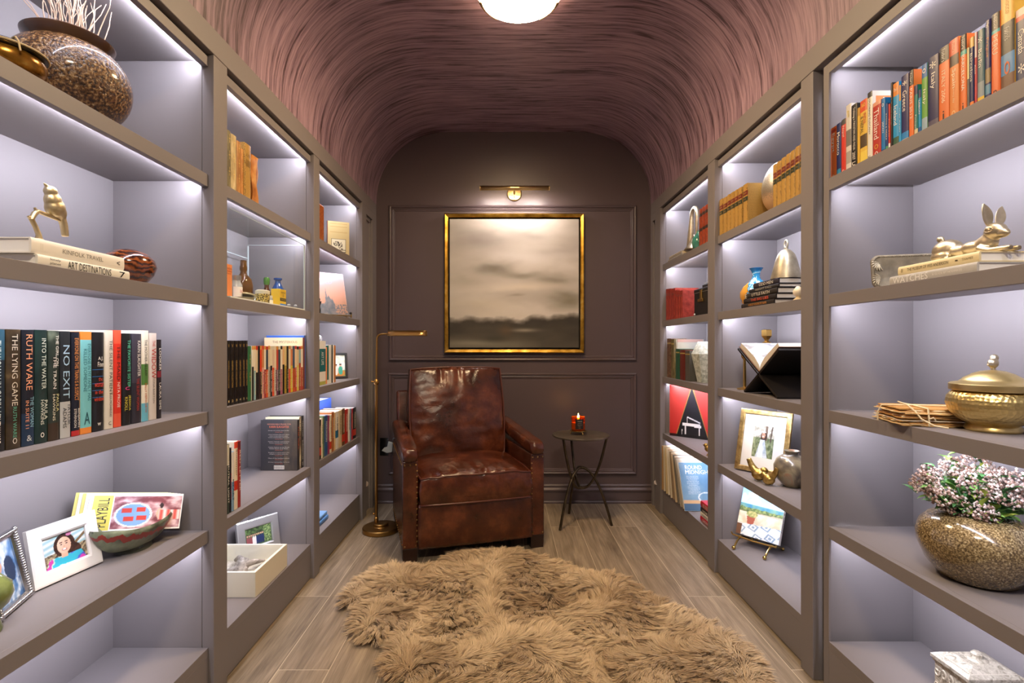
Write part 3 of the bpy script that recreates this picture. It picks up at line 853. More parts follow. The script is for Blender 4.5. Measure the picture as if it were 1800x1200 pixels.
# tall picture books standing behind the paperbacks with their covers to the room's near end
b = thing('book', 'tall buff book with dark capitals standing behind the two-tone paperbacks', 'book', (-1.225, 2.5905, ZS[2] + .0004), 0, 'tall books behind the paperbacks')
MB().box((0, 0, 0), (0.1945, 0.020, 0.262)).build('cover', [mat('#e3c79c', 0.45, name='printed_cover')], b, bevel=0.001)
MB().box((0.1947, 0.0, 0.0), (0.197, 0.020, 0.262)).build('spine', mat('#7b3a2c', 0.45, name='printed_cover'), b)
lettering('title', 'THE MYSTERIOUS', 0.125, 0.013, mat('#5a4632', 0.5, name='ink'), b, frame_M((0.105, -0.0008, 0.240), (1, 0, 0), (0, 0, 1)))
b = thing('book', 'tall royal-blue book behind the buff one at the end of the paperbacks', 'book', (-1.225, 2.6125, ZS[2] + .0004), 0, 'tall books behind the paperbacks')
MB().box((0, 0, 0), (0.193, 0.02, 0.274)).build('cover', mat('#2f5aa8', 0.45, name='printed_cover'), b, bevel=0.001)
MB().box((0.003, 0.002, 0.2735), (0.19, 0.018, 0.2745)).build('pages', PAGEW, b)
for k, (a, b_, c_, lab) in enumerate([]):
    shelf_book(-1, 1.026, ZS[2], a, b_, 614, 0.15, c_, lab, bands=[(.4, .55, '#5a7a3a')], group='small books after the black set', texts=[('NIGHT', .6, .4, .5, '#d8d0b0', 'v')])

# ---- fourth shelf, middle bookcase on the lamp side
G = 'upright books by the post'
for x0, x1, yt, col, bands, lab, tx in [
    (399.2, 404.3, 781, '#2c3a30', [(.7, 1, '#c8c4b0')], 'dark green paperback against the post', ('NEUTRAL LIGHT', .45, .6, .5, W_, 'v')),
    (404.6, 407.6, 787, '#15161a', [], 'thin black book between green and blue-white ones', ('MONO', .4, .4, .5, '#c23a5a', 'v')),
    (407.9, 412.4, 794, '#7fa3c2', [(.5, 1, '#e6e2dc')], 'short blue and white paperback by the post', ('HEART', .35, .36, .6, '#2a3f66', 'v')),
    (412.8, 418.9, 775.5, '#e9dcc4', [(.28, .42, '#d23a24'), (.9, 1, '#d8492e')], 'cream book with a red block low on its spine', ('Summer', .68, .4, .4, '#5a3a2a', 'v')),
    (419.2, 424.2, 775, '#9a2c26', [(.88, 1, '#6a1c1a')], 'dark red book ending the upright group by the post', ('RED LETTER', .55, .62, .5, '#f0d8c0', 'v'))]:
    shelf_book(-1, 1.030, ZS[1], x0, x1, yt, 0.13, col, lab, bands=bands, texts=[tx], pages=PAGEW, group=G)
# cover-out black book and its neighbours
G = 'thrillers at the far end of the shelf'
def cover_out(name, label, x_in, x_out, y, z, h, t, col, group, spine_col=None, sp_text=None):
    b = thing(name, label, 'book', (x_in, y, z), 0, group)
    wd = x_out - x_in
    MB().box((0, 0, 0), (wd, 0.0025, h)).box((0, t - 0.0025, 0), (wd, t, h)).box((wd - 0.003, 0.0026, 0), (wd, t - 0.0026, h)).build('cover', as_mat(col), b, weld=False)
    MB().box((0.003, 0.003, 0.003), (wd - 0.0035, t - 0.003, h - 0.003)).build('pages', PAGEW, b)
    if spine_col is not None:
        MB().box((wd + 0.0001, 0.0005, 0.0), (wd + 0.0006, t - 0.0005, h)).build('spine_print', as_mat(spine_col), b)
    if sp_text:
        for s_, zc, ln, c_ in sp_text:
            lettering('lettering', s_, ln, t * 0.45, mat(c_, 0.5, name='ink'), b, at_spine(SPINE_V, t / 2, zc, wd + 0.001))
    return b
bk = cover_out('book', 'charcoal book turned cover-out with orange heading and barcode', -1.225, -1.043, 2.555, ZS[1] + .0004, 0.252, 0.026, '#3c3b3e', G, '#231d1c', [('THE GIRL', .16, .12, '#d86a3a')])
MB().box((0.115, -0.0006, 0.0), (0.1815, -0.0001, 0.2515)).build('cover_print', mottled('brown_shadow_print', [(0.35, '#3c3b3e'), (0.6, '#5a5248'), (0.8, '#75664e')], 26, 0.4, stretch=(1, 1, .4)), bk)
def ftxt(s, x, z, w_, h_, c_): lettering('lettering', s, w_, h_, mat(c_, 0.5, name='ink'), bk, frame_M((x, -0.0012, z), (1, 0, 0), (0, 0, 1)))
ftxt('REMARKABLE PRAISE FOR', .092, .231, .118, .006, '#d8947c'); ftxt('KARIN SLAUGHTER', .092, .218, .098, .011, '#e27a58')
zz = .199
for k, (a, n) in enumerate([('Simply one of the best thriller', 1), ('writers working today and a master', 3), ('Passion, intensity and humanity', 2), ('Crime fiction at its finest', 2), ('Slaughter is a great talent who', 2), ('One of the boldest voices', 1), ('A true storyteller in form', 1)]):
    for q in range(n):
        ftxt(a, .09, zz, .105 - .012 * (q % 2), .0048, '#d9d4cc'); zz -= .0075
    ftxt('THE DAILY NEWS', .09, zz, .038, .0035, '#d8785a'); zz -= .0125
MB().box((.066, -0.0012, .006), (.117, -0.0003, .025)).build('barcode_panel', mat('#efece6', .5, name='printed_cover'), bk)
q = MB()
for k in range(16):
    q.box((.0685 + k * .0029, -0.0017, .009), (.0685 + k * .0029 + (.0006 if k % 3 else .0016), -0.0013, .0225))
q.build('barcode_marking', mat('#1a1a1a', .6, name='ink'), bk)
cover_out('book', 'book with cream-to-brown spine behind the charcoal cover-out book', -1.215, -1.045, 2.583, ZS[1] + .0004, 0.262, 0.024, '#d8d0b0', G, mottled('cream_to_brown_print', [(0.35, '#5a3a26'), (0.55, '#a89a7c'), (0.7, '#dcd4b4')], 12, .4), [('PRETTY', .17, .12, '#3a2a20'), ('W', .02, .02, '#f0ece4')])
cover_out('book', 'black-spined book against the side panel behind the cream-to-brown one', -1.215, -1.043, 2.608, ZS[1] + .0004, 0.264, 0.025, '#1e1b1a', G, '#1c1917', [('TRIPTYCH', .2, .08, '#d8d2c8'), ('SLAUGHTER', .09, .1, '#d8d2c8'), ('W', .02, .02, '#f0ece4')])

# ---- end bookcase, lamp side
G = 'books beside the black photo frame'
for x0, x1, yt, col, bands, lab, tx in [
    (560, 573.6, 599, '#f0ece2', [(.30, .82, '#1f6a70'), (0, .08, '#b0b04a')], 'white book with a wide teal panel next to the crystal', ('ART LIFE', .6, .3, .3, W_, 'v')),
    (573.9, 575.3, 610, '#d88a5a', [], 'thin orange book beside the wide teal-panelled one', None),
    (575.5, 578.6, 607, '#1d6664', [(.0, .1, '#e6e2d6')], 'slim teal book in the end bookcase', None),
    (578.9, 583.6, 606, '#e8e4da', [], 'slim white book between teal and dark spines', None),
    (583.9, 585.4, 606, '#1d2426', [], 'thin dark book between two white ones', None),
    (585.6, 587.6, 606, '#ece6da', [], 'thin white book next to the orange-brown one', None),
    (587.8, 590.6, 607, '#c8803c', [], 'orange-brown book nearest the black photo frame', None)]:
    shelf_book(-1, 1.040, ZS[2], x0, x1, yt, 0.13, col, lab, bands=bands, texts=[tx] if tx else [], group=G)
G = 'mixed books on the end bookcase'
row = [(1088, 1112, 738, '#2a2322', 'black and red'), (1112, 1128, 735, '#e6dcc4', 'cream'), (1128, 1145, 731, '#5f7a5a', 'sage green'), (1145, 1181, 730, '#33588c', 'blue'), (1181, 1201, 730, '#8a3a5e', 'plum'),
       (1201, 1222, 729, '#e4d8be', 'ivory'), (1222, 1248, 724, '#a8693a', 'chestnut'), (1248, 1262, 725, '#d9b98a', 'tan'), (1262, 1295, 723, '#ece8de', 'white'), (1295, 1331, 721, '#d9c6a0', 'buff'),
       (1331, 1362, 718, '#6a4c2e', 'dark brown'), (1362, 1395, 719, '#b83228', 'scarlet'), (1395, 1414, 718, '#efece6', 'snow white'), (1414, 1430, 718, '#7f9ab4', 'powder blue'), (1430, 1446, 718, '#b5283a', 'crimson'), (1446, 1480, 716, '#1e1c1e', 'black')]
for k, (a, b_, yt, col, nm) in enumerate(row):
    bands = [(.3, .5, '#2f78a8')] if nm == 'white' else ([(.1, .3, '#c8402a')] if k % 5 == 0 else [])
    shelf_book(-1, 1.020, ZS[1], 380 + a / 6, 380 + b_ / 6, yt, 0.135, col, '%s book, %s in the mixed row beside the floor lamp' % (nm, ORD[k]), bands=bands, group=G,
               texts=[(rng.choice(['MODERN LIVES', 'ON BEAUTY', 'COLD MOUNTAIN', 'THE RIVER', 'PERSUASION']), .6, .5, .45, '#f0e8d0' if k in (0, 3, 4, 6, 10, 11, 14, 15) else '#3a2c22', 'v')])
b = cover_out('book', 'big blue atlas standing behind the mixed row in the end bookcase', -1.27, -1.19, 3.12, ZS[1] + .0004, 0.27, 0.36, '#2f4fa0', G)

# ---- end bookcase, table side
G = 'orange leather books by the brass sculpture'
for k, (x0, x1, yt) in enumerate([(1228, 1233, 368), (1233.2, 1238, 364), (1238.2, 1243.4, 360.5)]):
    shelf_book(1, 1.150, ZS[4], x0, x1, yt, .15, mottled('orange_morocco', [(0.3, '#7c2f14'), (0.6, '#a8461f'), (0.8, '#c4602f')], 50, .5), 'rust-orange leather book with black bands, %s from the brass sculpture' % ORD[k], bands=[(.80, .88, '#33261e'), (.42, .50, '#33261e')], group=G, pages=PAGEY)
G = 'red old books by the black case'
REDC = mottled('faded_red_cloth', [(0.3, '#7e2620'), (0.6, '#a83e34'), (0.8, '#c0564a')], 40, .6)
for k, (a, b_, yt) in enumerate([(180, 205, 508), (206, 234, 507.5), (235, 276, 507), (277, 300, 510), (301, 326, 510.5), (327, 356, 511)]):
    shelf_book(1, 1.128, ZS[3], 1140 + a / 6, 1140 + b_ / 6, yt, .16, REDC, 'old red cloth book, %s in the red row counted from the pilaster' % ORD[k], bands=[(.78, .86, '#8c3128')], group=G, pages=PAGEY, texts=[('* *', .82, .05, .5, '#3a1a14', 'v')])
G = 'old books behind the stone vase'
OLDB = mottled('old_brown_boards', [(0.3, '#4a3428'), (0.6, '#7a5c48'), (0.8, '#a08468')], 50, .65)
for x0, x1, yt, col, lab in [(1171.8, 1178.8, 595, OLDB, 'tall mottled brown book at the pilaster end of the old books'), (1179.2, 1184, 596, WORN[0], 'tall olive-brown book second from the pilaster'),
    (1187, 1193.6, 613, '#2c5a44', 'short green cloth book among the old books'), (1194.4, 1203, 614.5, '#6a2a22', 'short dark red book between green and charcoal ones'), (1203.6, 1211.5, 616, '#55544f', 'thick charcoal book half hidden by the stone vase')]:
    shelf_book(1, 1.135, ZS[2], x0, x1, yt, .11, col, lab, group=G, pages=PAGEY, bands=[(.86, .9, '#b09a5a')])
b = cover_out('book', 'wide grey-covered book with a pinkish top edge behind the short old books', 1.150, 1.327, 3.444, ZS[2] + .0004, 0.264, 0.028, mat('#a8a79c', .6, name='faded_cloth'), G)
MB().box((0, -0.0008, 0.245), (0.172, -0.0002, 0.264)).build('cover_print', mat('#a98a80', .6, name='faded_cloth'), b)
# ================================================================== PICTURES, VESSELS AND SMALL THINGS
def ell(u, v, cx, cy, rx, ry): return ((u - cx) / rx) ** 2 + ((v - cy) / ry) ** 2 < 1
def mix(a, b, t):
    t = max(0.0, min(1.0, t)); return tuple(x + (y - x) * t for x, y in zip(a, b))
def hx(c): return tuple(int(c[i:i + 2], 16) / 255 for i in (1, 3, 5))
def nz(u, v, s=1.0, o=0.0): return noise.fractal(Vector((u * s, v * s, o)), 1.0, 2.0, 4)
PIC = attr_mat('printed_picture', 0.32, 0.3)
ARTM = attr_mat('oil_on_canvas', 0.6)

def lean_M(o, dx, lean):
    x = Vector((dx[0], dx[1], 0)).normalized()
    n = x.cross(Vector((0, 0, 1)))
    a = math.radians(lean)
    up = Vector((0, 0, 1)) * math.cos(a) - n * math.sin(a)
    return frame_M(o, x, up)

def ring(mb, w, h, prof, mi=0):
    """a mitred frame in the x-y plane; prof = [(inset, height)]"""
    cs = [(0, 0, 1, 1), (w, 0, -1, 1), (w, h, -1, -1), (0, h, 1, -1)]
    vs = [(cx + ix * t, cy_ + iy * t, d) for t, d in prof for cx, cy_, ix, iy in cs]
    fs = [(j * 4 + i, j * 4 + (i + 1) % 4, (j + 1) * 4 + (i + 1) % 4, (j + 1) * 4 + i) for j in range(len(prof) - 1) for i in range(4)]
    return mb.add(vs, fs, mi)

def picture_frame(name, label, M, w, h, bw, depth, fm, fn, res=48, mount=0.0, mount_m=None, lip=0.004, cat='photo frame', group=None, strut=True, thick=True):
    t = thing(name, label, cat, M.translation, 0, group)
    L = M.copy(); L.translation = (0, 0, 0)
    mb = MB()
    ring(mb, w, h, [(0, 0), (0, depth), (bw * .12, depth + lip * .5), (bw * .85, depth + lip * .5), (bw, depth - 0.002), (bw, depth * .35)])
    mb.v = [tuple(L @ Vector(p)) for p in mb.v]
    mb.build('frame', fm, t)
    q = MB().box((0.001, 0.001, 0), (w - 0.001, h - 0.001, depth * .3), M=L)
    q.build('backing', mat('#2a2522', .8, name='backing_board'), t)
    if mount:
        ringb = MB(); ring(ringb, w - 2 * bw + 0.002, h - 2 * bw + 0.002, [(0, 0), (mount, 0.0), (mount, -0.0012)])
        T = L @ Matrix.Translation((bw - 0.001, bw - 0.001, depth * .5))
        ringb.v = [tuple(T @ Vector(p)) for p in ringb.v]
        ringb.build('mount', mount_m or mat('#f3f0ea', .7, name='mount_board'), t)
    b = bw + mount - 0.002
    pw, ph = w - 2 * b, h - 2 * b
    painted('picture', pw, ph, res, max(8, int(res * ph / pw)), fn, PIC, t, L @ Matrix.Translation((b, b, depth * .42)))
    if strut:
        MB().box((w * .44, 0.004, -0.003), (w * .56, h * .62, 0.0), M=L).build('strut', mat('#2a2522', .8, name='backing_board'), t)
    return t

def girl_by_boats(u, v):
    c = mix(hx('#9fc4c8'), hx('#e9eae2'), .5 + .5 * math.sin((v * 1.4 - u * .35) * 26))
    if v < .42 + .1 * u: c = mix(hx('#c9b48a'), hx('#4a3c2c'), .5 + nz(u, v, 14))
    if u > .62 and abs(v - (.45 + (u - .62) * .9)) < .05: c = hx('#7a6040')
    if ell(u, v, .50, .60, .24, .36) or (ell(u, v, .70, .35, .16, .22)): c = mix(hx('#2c1a14'), hx('#4f3022'), .5 + nz(u, v, 9))
    if v < .30 and abs(u - .5) < .46 - v * .35:
        k = nz(u, v, 3.2, 2)
        c = hx('#3bb8d0') if k > .12 else hx('#d146a8') if k < -.14 else hx('#5a6ad0') if u > .6 else hx('#bfe0d0')
    if abs(u - .48) < .07 and .24 < v < .40: c = hx('#e6b394')
    if ell(u, v, .49, .60, .155, .25): c = mix(hx('#f1c6a8'), hx('#dfa585'), (u - .42) * 3)
    for ex in (.43, .55):
        if ell(u, v, ex, .64, .022, .018): c = hx('#2a1a16')
        if ell(u, v, ex, .70, .04, .012): c = hx('#5a382a')
    if ell(u, v, .49, .56, .02, .02): c = hx('#d99a7c')
    if ell(u, v, .49, .47, .062, .035): c = hx('#b5524a')
    if ell(u, v, .49, .477, .048, .018): c = hx('#fbf5ee')
    if ell(u, v, .62, .90, .06, .06): c = hx('#c77aa0')
    return c

# ---- front bookcase, lamp side
z = ZS[4]
BROWNPOT = mottled('speckled_brown_glaze', [(0.36, '#2c1d12'), (0.5, '#5b3d22'), (0.62, '#8d6b42'), (0.8, '#c7b28a')], 150, 0.26, bump=0.8, bdist=0.006, detail=3, coat=0.3)
t = thing('vase', 'round speckled brown pottery vase with dried twigs on the top shelf', 'vase', (-1.165, 1.365, z))
r0 = .138
pr = [(.0, .0), (.072, .0), (.09, .012)] + [(r0 * math.sin(a) ** .82, .118 - .112 * math.cos(a)) for a in [math.radians(x) for x in range(38, 142, 8)]] + [(.082, .212)]
MB().lathe(pr, 56, cap1=False).build('body', BROWNPOT, t, smooth=True, angle=60)
MB().lathe([(.080, .207), (.086, .216), (.098, .226), (.100, .232), (.095, .236), (.080, .230), (.072, .215), (.070, .15)], 48, cap0=False, cap1=False).build('rim', mat('#4a3222', .25, name='dark_glaze', coat=.4), t, smooth=True, angle=60)
rr = random.Random(3)
TW = mat('#b99d86', .8, name='dried_twig')
for k in range(44):
    a, q = rr.uniform(0, 2 * PI), rr.uniform(0, .05)
    x, y, zz = q * math.cos(a), q * math.sin(a), .14
    dx, dy = rr.uniform(-.5, .5) + .5 * math.cos(a), rr.uniform(-.5, .5) + .5 * math.sin(a)
    pts = []
    wob = rr.uniform(0, 6)
    for s in range(9):
        f = s / 8
        spread = max(0, f - .25)
        pts.append((x + dx * spread * .10 + .011 * f * math.sin(wob + f * 9), y + dy * spread * .10 + .011 * f * math.cos(wob * 1.3 + f * 8), zz + f * rr.uniform(.22, .24)))
    MB().tube(pts, [.0022 - .0012 * s / 8 for s in range(9)], 5).build('twig', TW, t, smooth=True, angle=None)

t = thing('jar', 'squat amber and gold lidded jar tied with twine beside the speckled vase', 'jar', (-1.068, 1.092, z))
MB().lathe([(0, 0), (.055, 0), (.066, .012), (.068, .03), (.060, .042)], 40).build('body', mottled('gilded_glass', [(.3, '#5a3a14'), (.6, '#b07c2c'), (.8, '#e0b860')], 40, .22, .7), t, smooth=True, angle=60)
MB().lathe([(.062, .042), (.069, .044), (.069, .050), (.05, .060), (.02, .064), (0, .065)], 40).build('lid', mottled('dark_lid', [(.3, '#2c2a24'), (.7, '#6a6656')], 30, .25), t, smooth=True, angle=40)
TWN = mat('#cbb48a', .8, name='twine')
MB().tube([(.0705 * math.cos(a), .0705 * math.sin(a), .047) for a in [i * PI / 16 for i in range(32)]], .0022, 6, closed=True).build('twine', TWN, t)
MB().tube([(.050, -.03, .062), (.062, -.036, .050), (.066, -.036, .030)], .002, 6).tube([(.050, -.03, .062), (.02, -.01, .069), (-.03, .01, .066)], .002, 6).build('twine_knot', TWN, t)

z = ZS[3]
# two large books lying flat, spines to the room
def flat_book(loc, rz, length, depth, thick, col, label, texts, group, pages=PAGEW, hard=True, bands=()):
    """a book lying down: spine along y facing +x before the turn rz"""
    b = thing('book', label, 'book', loc, rz, group)
    m = cover_mesh(thick, length, depth, 0.0028 if hard else .001, bands, .003)
    m.v = [(x, z_, y) for x, y, z_ in m.v]
    m.build('cover', [as_mat(col)] + [as_mat(q[2]) for q in bands], b, weld=False, smooth=True)
    MB().box((-depth + .003, .003, .0028), (-.006, length - .003, thick - .0028)).build('pages', pages, b)
    for k, (s, yc, ln, hh, c_) in enumerate(texts[:9]):
        zc = thick * .5
        if isinstance(yc, tuple): yc, zc = yc[0], thick * yc[1]
        lettering('title' if k == 0 else 'lettering', s, ln * length, hh * thick, mat(c_, .5, name='ink'), b, frame_M((.0007, yc * length, zc), (0, 1, 0), (0, 0, 1)))
    return b
G = 'flat books under the perching bird'
flat_book((-1.032, 1.128, z + .0005), 0, .275, .20, .0245, '#e7e2d2', 'lower flat book, pale cream with heavy black capitals', [('ART DESTINATIONS', .52, .48, .72, '#1f1c1a'), ('lonely', (.16, .72), .10, .26, '#3a3632'), ('planet', (.16, .36), .10, .28, '#3a3632'), ('7', .90, .07, .6, '#1f1c1a')], G)
flat_book((-1.037, 1.118, z + .0258), 0, .272, .20, .0345, '#efe9dc', 'upper flat book, white with thin grey capitals, carrying the bird', [('KINFOLK TRAVEL', .51, .44, .30, '#8d877c'), ('11', .09, .02, .4, '#cfc9bc'), ('<', .92, .04, .3, '#3a3632')], G)

def blob(name, m, parent, voxel, balls=(), tubes=(), smooth=4, loc=None):
    """one continuous sculpted body grown from overlapping forms"""
    mb = MB()
    for c, r, s, *R in balls: mb.ball(c, r, 20, s=s, M=R[0] if R else None)
    for pts, rs in tubes: mb.tube(pts, rs, 12)
    o = mb.build(name, m, parent, weld=False)
    md = o.modifiers.new('remesh', 'REMESH'); md.mode = 'VOXEL'; md.voxel_size = voxel; md.use_smooth_shade = True
    if smooth:
        md = o.modifiers.new('smooth', 'SMOOTH'); md.iterations = smooth; md.factor = .5
    return o
def rot(ax, d): return Matrix.Rotation(math.radians(d), 3, ax)
CHAMP = mottled('champagne_metal', [(.3, '#b9a57c'), (.6, '#dccba4'), (.8, '#eee2c4')], 30, .42, .9)
t = thing('bird_figurine', 'champagne metal bird perched on a bent branch above the white flat book', 'figurine', (-1.062, 1.163, z + .0606))
MB().tube([(0, 0, 0), (.002, -.002, .012), (0, -.008, .03), (0, -.018, .045), (0, -.010, .06), (0, -.002, .066), (0, .02, .064), (0, .048, .061), (0, .072, .058)], [.009, .0055, .0052, .0056, .0058, .005, .0046, .0042, .0036], 10).tube([(0, -.018, .045), (0, -.026, .049)], [.004, .0028], 8).tube([(0, -.006, .064), (0, -.010, .073)], [.0035, .0025], 8).build('branch', CHAMP, t, smooth=True)
MB().lathe([(0, 0), (.012, 0), (.010, .003), (.006, .006)], 20).build('foot', CHAMP, t, smooth=True)
blob('bird', CHAMP, t, .0016, [((0, .042, .086), .022, (.85, 1, 1.1)), ((0, .036, .102), .0185, (.88, 1, 1.1)), ((0, .030, .121), .0135, (1, 1.04, 1)), ((0, .052, .078), .018, (.8, 1, .9), rot('X', -35))],
     [([(0, .020, .131), (0, .011, .136)], [.005, .0012]), ([(0, .058, .072), (0, .066, .050), (0, .070, .024)], [.009, .0085, .0075])], smooth=14)

t = thing('wooden_vessel', 'polished dark wood vessel with swirling grain beside the flat books', 'bowl', (-1.125, 1.525, z))
WOOD = bpy.data.materials.new('swirled_hardwood'); WOOD.use_nodes = True
def _wood(m, c0, c1, c2, scale, dist, rough=.16, band='Z', coat=.8):
    nt = m.node_tree; N, L = nt.nodes, nt.links; b = N['Principled BSDF']
    tc = N.new('ShaderNodeTexCoord'); wv = N.new('ShaderNodeTexWave'); wv.bands_direction = band
    wv.inputs['Scale'].default_value = scale; wv.inputs['Distortion'].default_value = dist; wv.inputs['Detail'].default_value = 3; wv.inputs['Detail Scale'].default_value = 1.2
    r = N.new('ShaderNodeValToRGB'); e = r.color_ramp.elements
    e[0].color = (*lin(c0), 1); e[1].color = (*lin(c2), 1); q = e.new(.55); q.color = (*lin(c1), 1)
    L.new(tc.outputs['Object'], wv.inputs['Vector']); L.new(wv.outputs['Color'], r.inputs[0]); L.new(r.outputs[0], b.inputs['Base Color'])
    b.inputs['Roughness'].default_value = rough; b.inputs['Coat Weight'].default_value = coat; b.inputs['Coat Roughness'].default_value = .05
_wood(WOOD, '#2a130a', '#5f2d14', '#8a4a22', 24, 9)
MB().lathe([(0, 0), (.034, 0), (.045, .010), (.063, .034), (.071, .058), (.066, .078), (.048, .096), (.028, .106), (.020, .108), (.016, .104), (.010, .08)], 56, cap1=True).build('body', WOOD, t, smooth=True, angle=60)

z = ZS[1]
M = lean_M((-1.200, 1.294, z + .002), (.030, .179), 11)
picture_frame('photo_frame', 'white photo frame with a smiling long-haired girl in a bright jacket', M, .182, .150, .034, .012, mat('#eeeae2', .35, name='white_lacquer'), girl_by_boats, 90, lip=.002)
def seaside_blur(u, v):
    k = nz(u, v, 4, 5)
    c = mix(hx('#5d86b4'), hx('#e8ecef'), .5 + k * 1.2)
    if ell(u, v, .35, .62, .16, .12): c = hx('#d8a68a')
    if ell(u, v, .75, .5, .18, .22): c = hx('#2b3c58')
    if v < .3: c = mix(hx('#3f6a9c'), hx('#dfe6ea'), .5 + nz(u, v, 7, 1))
    if ell(u, v, .3, .35, .14, .12): c = hx('#b83a34')
    return c
SILV = mat('#c9c9cb', .22, 1.0, name='polished_silver')
M = lean_M((-1.150, 1.148, z + .002), (-.044, .120), 12)
t = picture_frame('photo_frame', 'silver rope-edged photo frame at the very end of the fourth shelf', M, .136, .172, .014, .010, SILV, seaside_blur, 40, lip=.006)
q = MB()
L = M.copy(); L.translation = (0, 0, 0)
per = [(.136 * i / 22, .004, 0) for i in range(23)] + [(.132, .172 * i / 28, 0) for i in range(1, 29)] + [(.136 - .136 * i / 22, .168, 0) for i in range(23)] + [(.004, .172 - .172 * i / 28, 0) for i in range(1, 29)]
for (a, b_, _) in per: q.ball(L @ Vector((a, b_, .014)), .0052, 8)
q.build('rope_edging', SILV, t, weld=False, smooth=True, angle=None)

t = thing('gourd_vase', 'small olive-green glazed gourd at the cut end of the fourth shelf', 'vase', (-1.120, 1.112, z))
MB().lathe([(0, 0), (.018, 0), (.020, .008), (.014, .03), (.016, .045), (.030, .06), (.038, .082), (.034, .104), (.018, .122), (.008, .134), (.006, .15), (0, .151)], 36).build('body', mottled('olive_glaze', [(.3, '#4f5a2c'), (.6, '#7e8a4e'), (.8, '#b4b98a')], 18, .15, coat=.6), t, smooth=True, angle=60)

# boat-shaped stoneware bowl with programmes in it
t = thing('bowl', 'boat-shaped green stoneware bowl with a dripping red band', 'bowl', (-1.150, 1.579, z), math.radians(-4))
def _boat():
    m = bpy.data.materials.new('green_stoneware'); m.use_nodes = True
    nt = m.node_tree; N, L = nt.nodes, nt.links; b = N['Principled BSDF']
    tc = N.new('ShaderNodeTexCoord'); n = N.new('ShaderNodeTexNoise'); n.inputs['Scale'].default_value = 22; n.inputs['Detail'].default_value = 6
    r = N.new('ShaderNodeValToRGB'); e = r.color_ramp.elements
    e[0].position = .32; e[0].color = (*lin('#3f4232'), 1); e[1].position = .7; e[1].color = (*lin('#8b9478'), 1)
    L.new(tc.outputs['Object'], n.inputs['Vector']); L.new(n.outputs['Fac'], r.inputs[0])
    sp = N.new('ShaderNodeSeparateXYZ'); L.new(tc.outputs['Object'], sp.inputs[0])
    def mth(op, a, b_):
        q = N.new('ShaderNodeMath'); q.operation = op
        for k, x in enumerate((a, b_)):
            if isinstance(x, (int, float)): q.inputs[k].default_value = x
            else: L.new(x, q.inputs[k])
        return q.outputs[0]
    mp = N.new('ShaderNodeMapping'); mp.inputs['Scale'].default_value = (1, 1, .35); L.new(tc.outputs['Object'], mp.inputs[0])
    n2 = N.new('ShaderNodeTexNoise'); n2.inputs['Scale'].default_value = 38; L.new(mp.outputs[0], n2.inputs['Vector'])
    y2 = mth('MULTIPLY', mth('MULTIPLY', sp.outputs['Y'], sp.outputs['Y']), 1.6)
    hgt = mth('SUBTRACT', mth('SUBTRACT', sp.outputs['Z'], y2), mth('MULTIPLY', n2.outputs['Fac'], .05))
    d = mth('ABSOLUTE', mth('SUBTRACT', hgt, .026), 0)
    f = mth('LESS_THAN', d, .0085)
    mx = N.new('ShaderNodeMixRGB'); mx.inputs[2].default_value = (*lin('#8c2f22'), 1)
    L.new(f, mx.inputs[0]); L.new(r.outputs[0], mx.inputs[1]); L.new(mx.outputs[0], b.inputs['Base Color'])
    b.inputs['Roughness'].default_value = .35
    return m
def boat(u, v):
    a = 2 * PI * u
    k = v if v <= .8 else 1.6 - v
    s = .30 + .70 * (k / .8) ** .6
    inset = 0 if v <= .8 else .006 + (v - .8) * .05
    c, sn = math.cos(a), math.sin(a)
    y = .149 * s * (abs(sn) ** .85) * (1 if sn >= 0 else -1)
    x = .078 * s * c * (1 - .42 * abs(sn) ** 4)
    zt = .078 + .026 * (y / .152) ** 2
    zz = .012 + (zt - .012) * (k / .8) ** 1.5
    return ((abs(x) - inset) * (1 if x > 0 else -1) if abs(x) > inset else 0, y * (1 - inset * 2.2), zz + (.002 if v > .8 else 0))
MB().surf(boat, 64, 16, closeu=True).build('body', _boat(), t, smooth=True, angle=70)
MB().lathe([(.040, .016), (.044, 0), (.036, 0), (.034, .014)], 40, sy=1.25).build('foot', mat('#3d4030', .4, name='stoneware_foot'), t, smooth=True)
def programme_art(u, v):
    c = mix(hx('#7c4048'), hx('#e8c8c8'), .45 + nz(u, v, 5, 2))
    if ell(u, v, .30, .42, .24, .34): c = hx('#7fa9d8')
    if ell(u, v, .30, .42, .27, .38) and not ell(u, v, .30, .42, .24, .34): c = hx('#e8eef4')
    for k, (a, b_) in enumerate([(.2, .55), (.24, .3), (.4, .58), (.42, .32)]):
        if abs(u - a) < .07 and abs(v - b_) < .07: c = hx('#c8443a')
    if ell(u, v, .68, .45, .05, .16): c = hx('#d9b49a')
    if ell(u, v, .70, .7, .03, .09): c = hx('#2a2024')
    if u > .66 and .25 < v < .55: c = mix(hx('#d8544a'), hx('#f2e6e0'), .5 + .5 * math.sin(u * 60))
    return c
G = 'theatre programmes in the boat bowl'
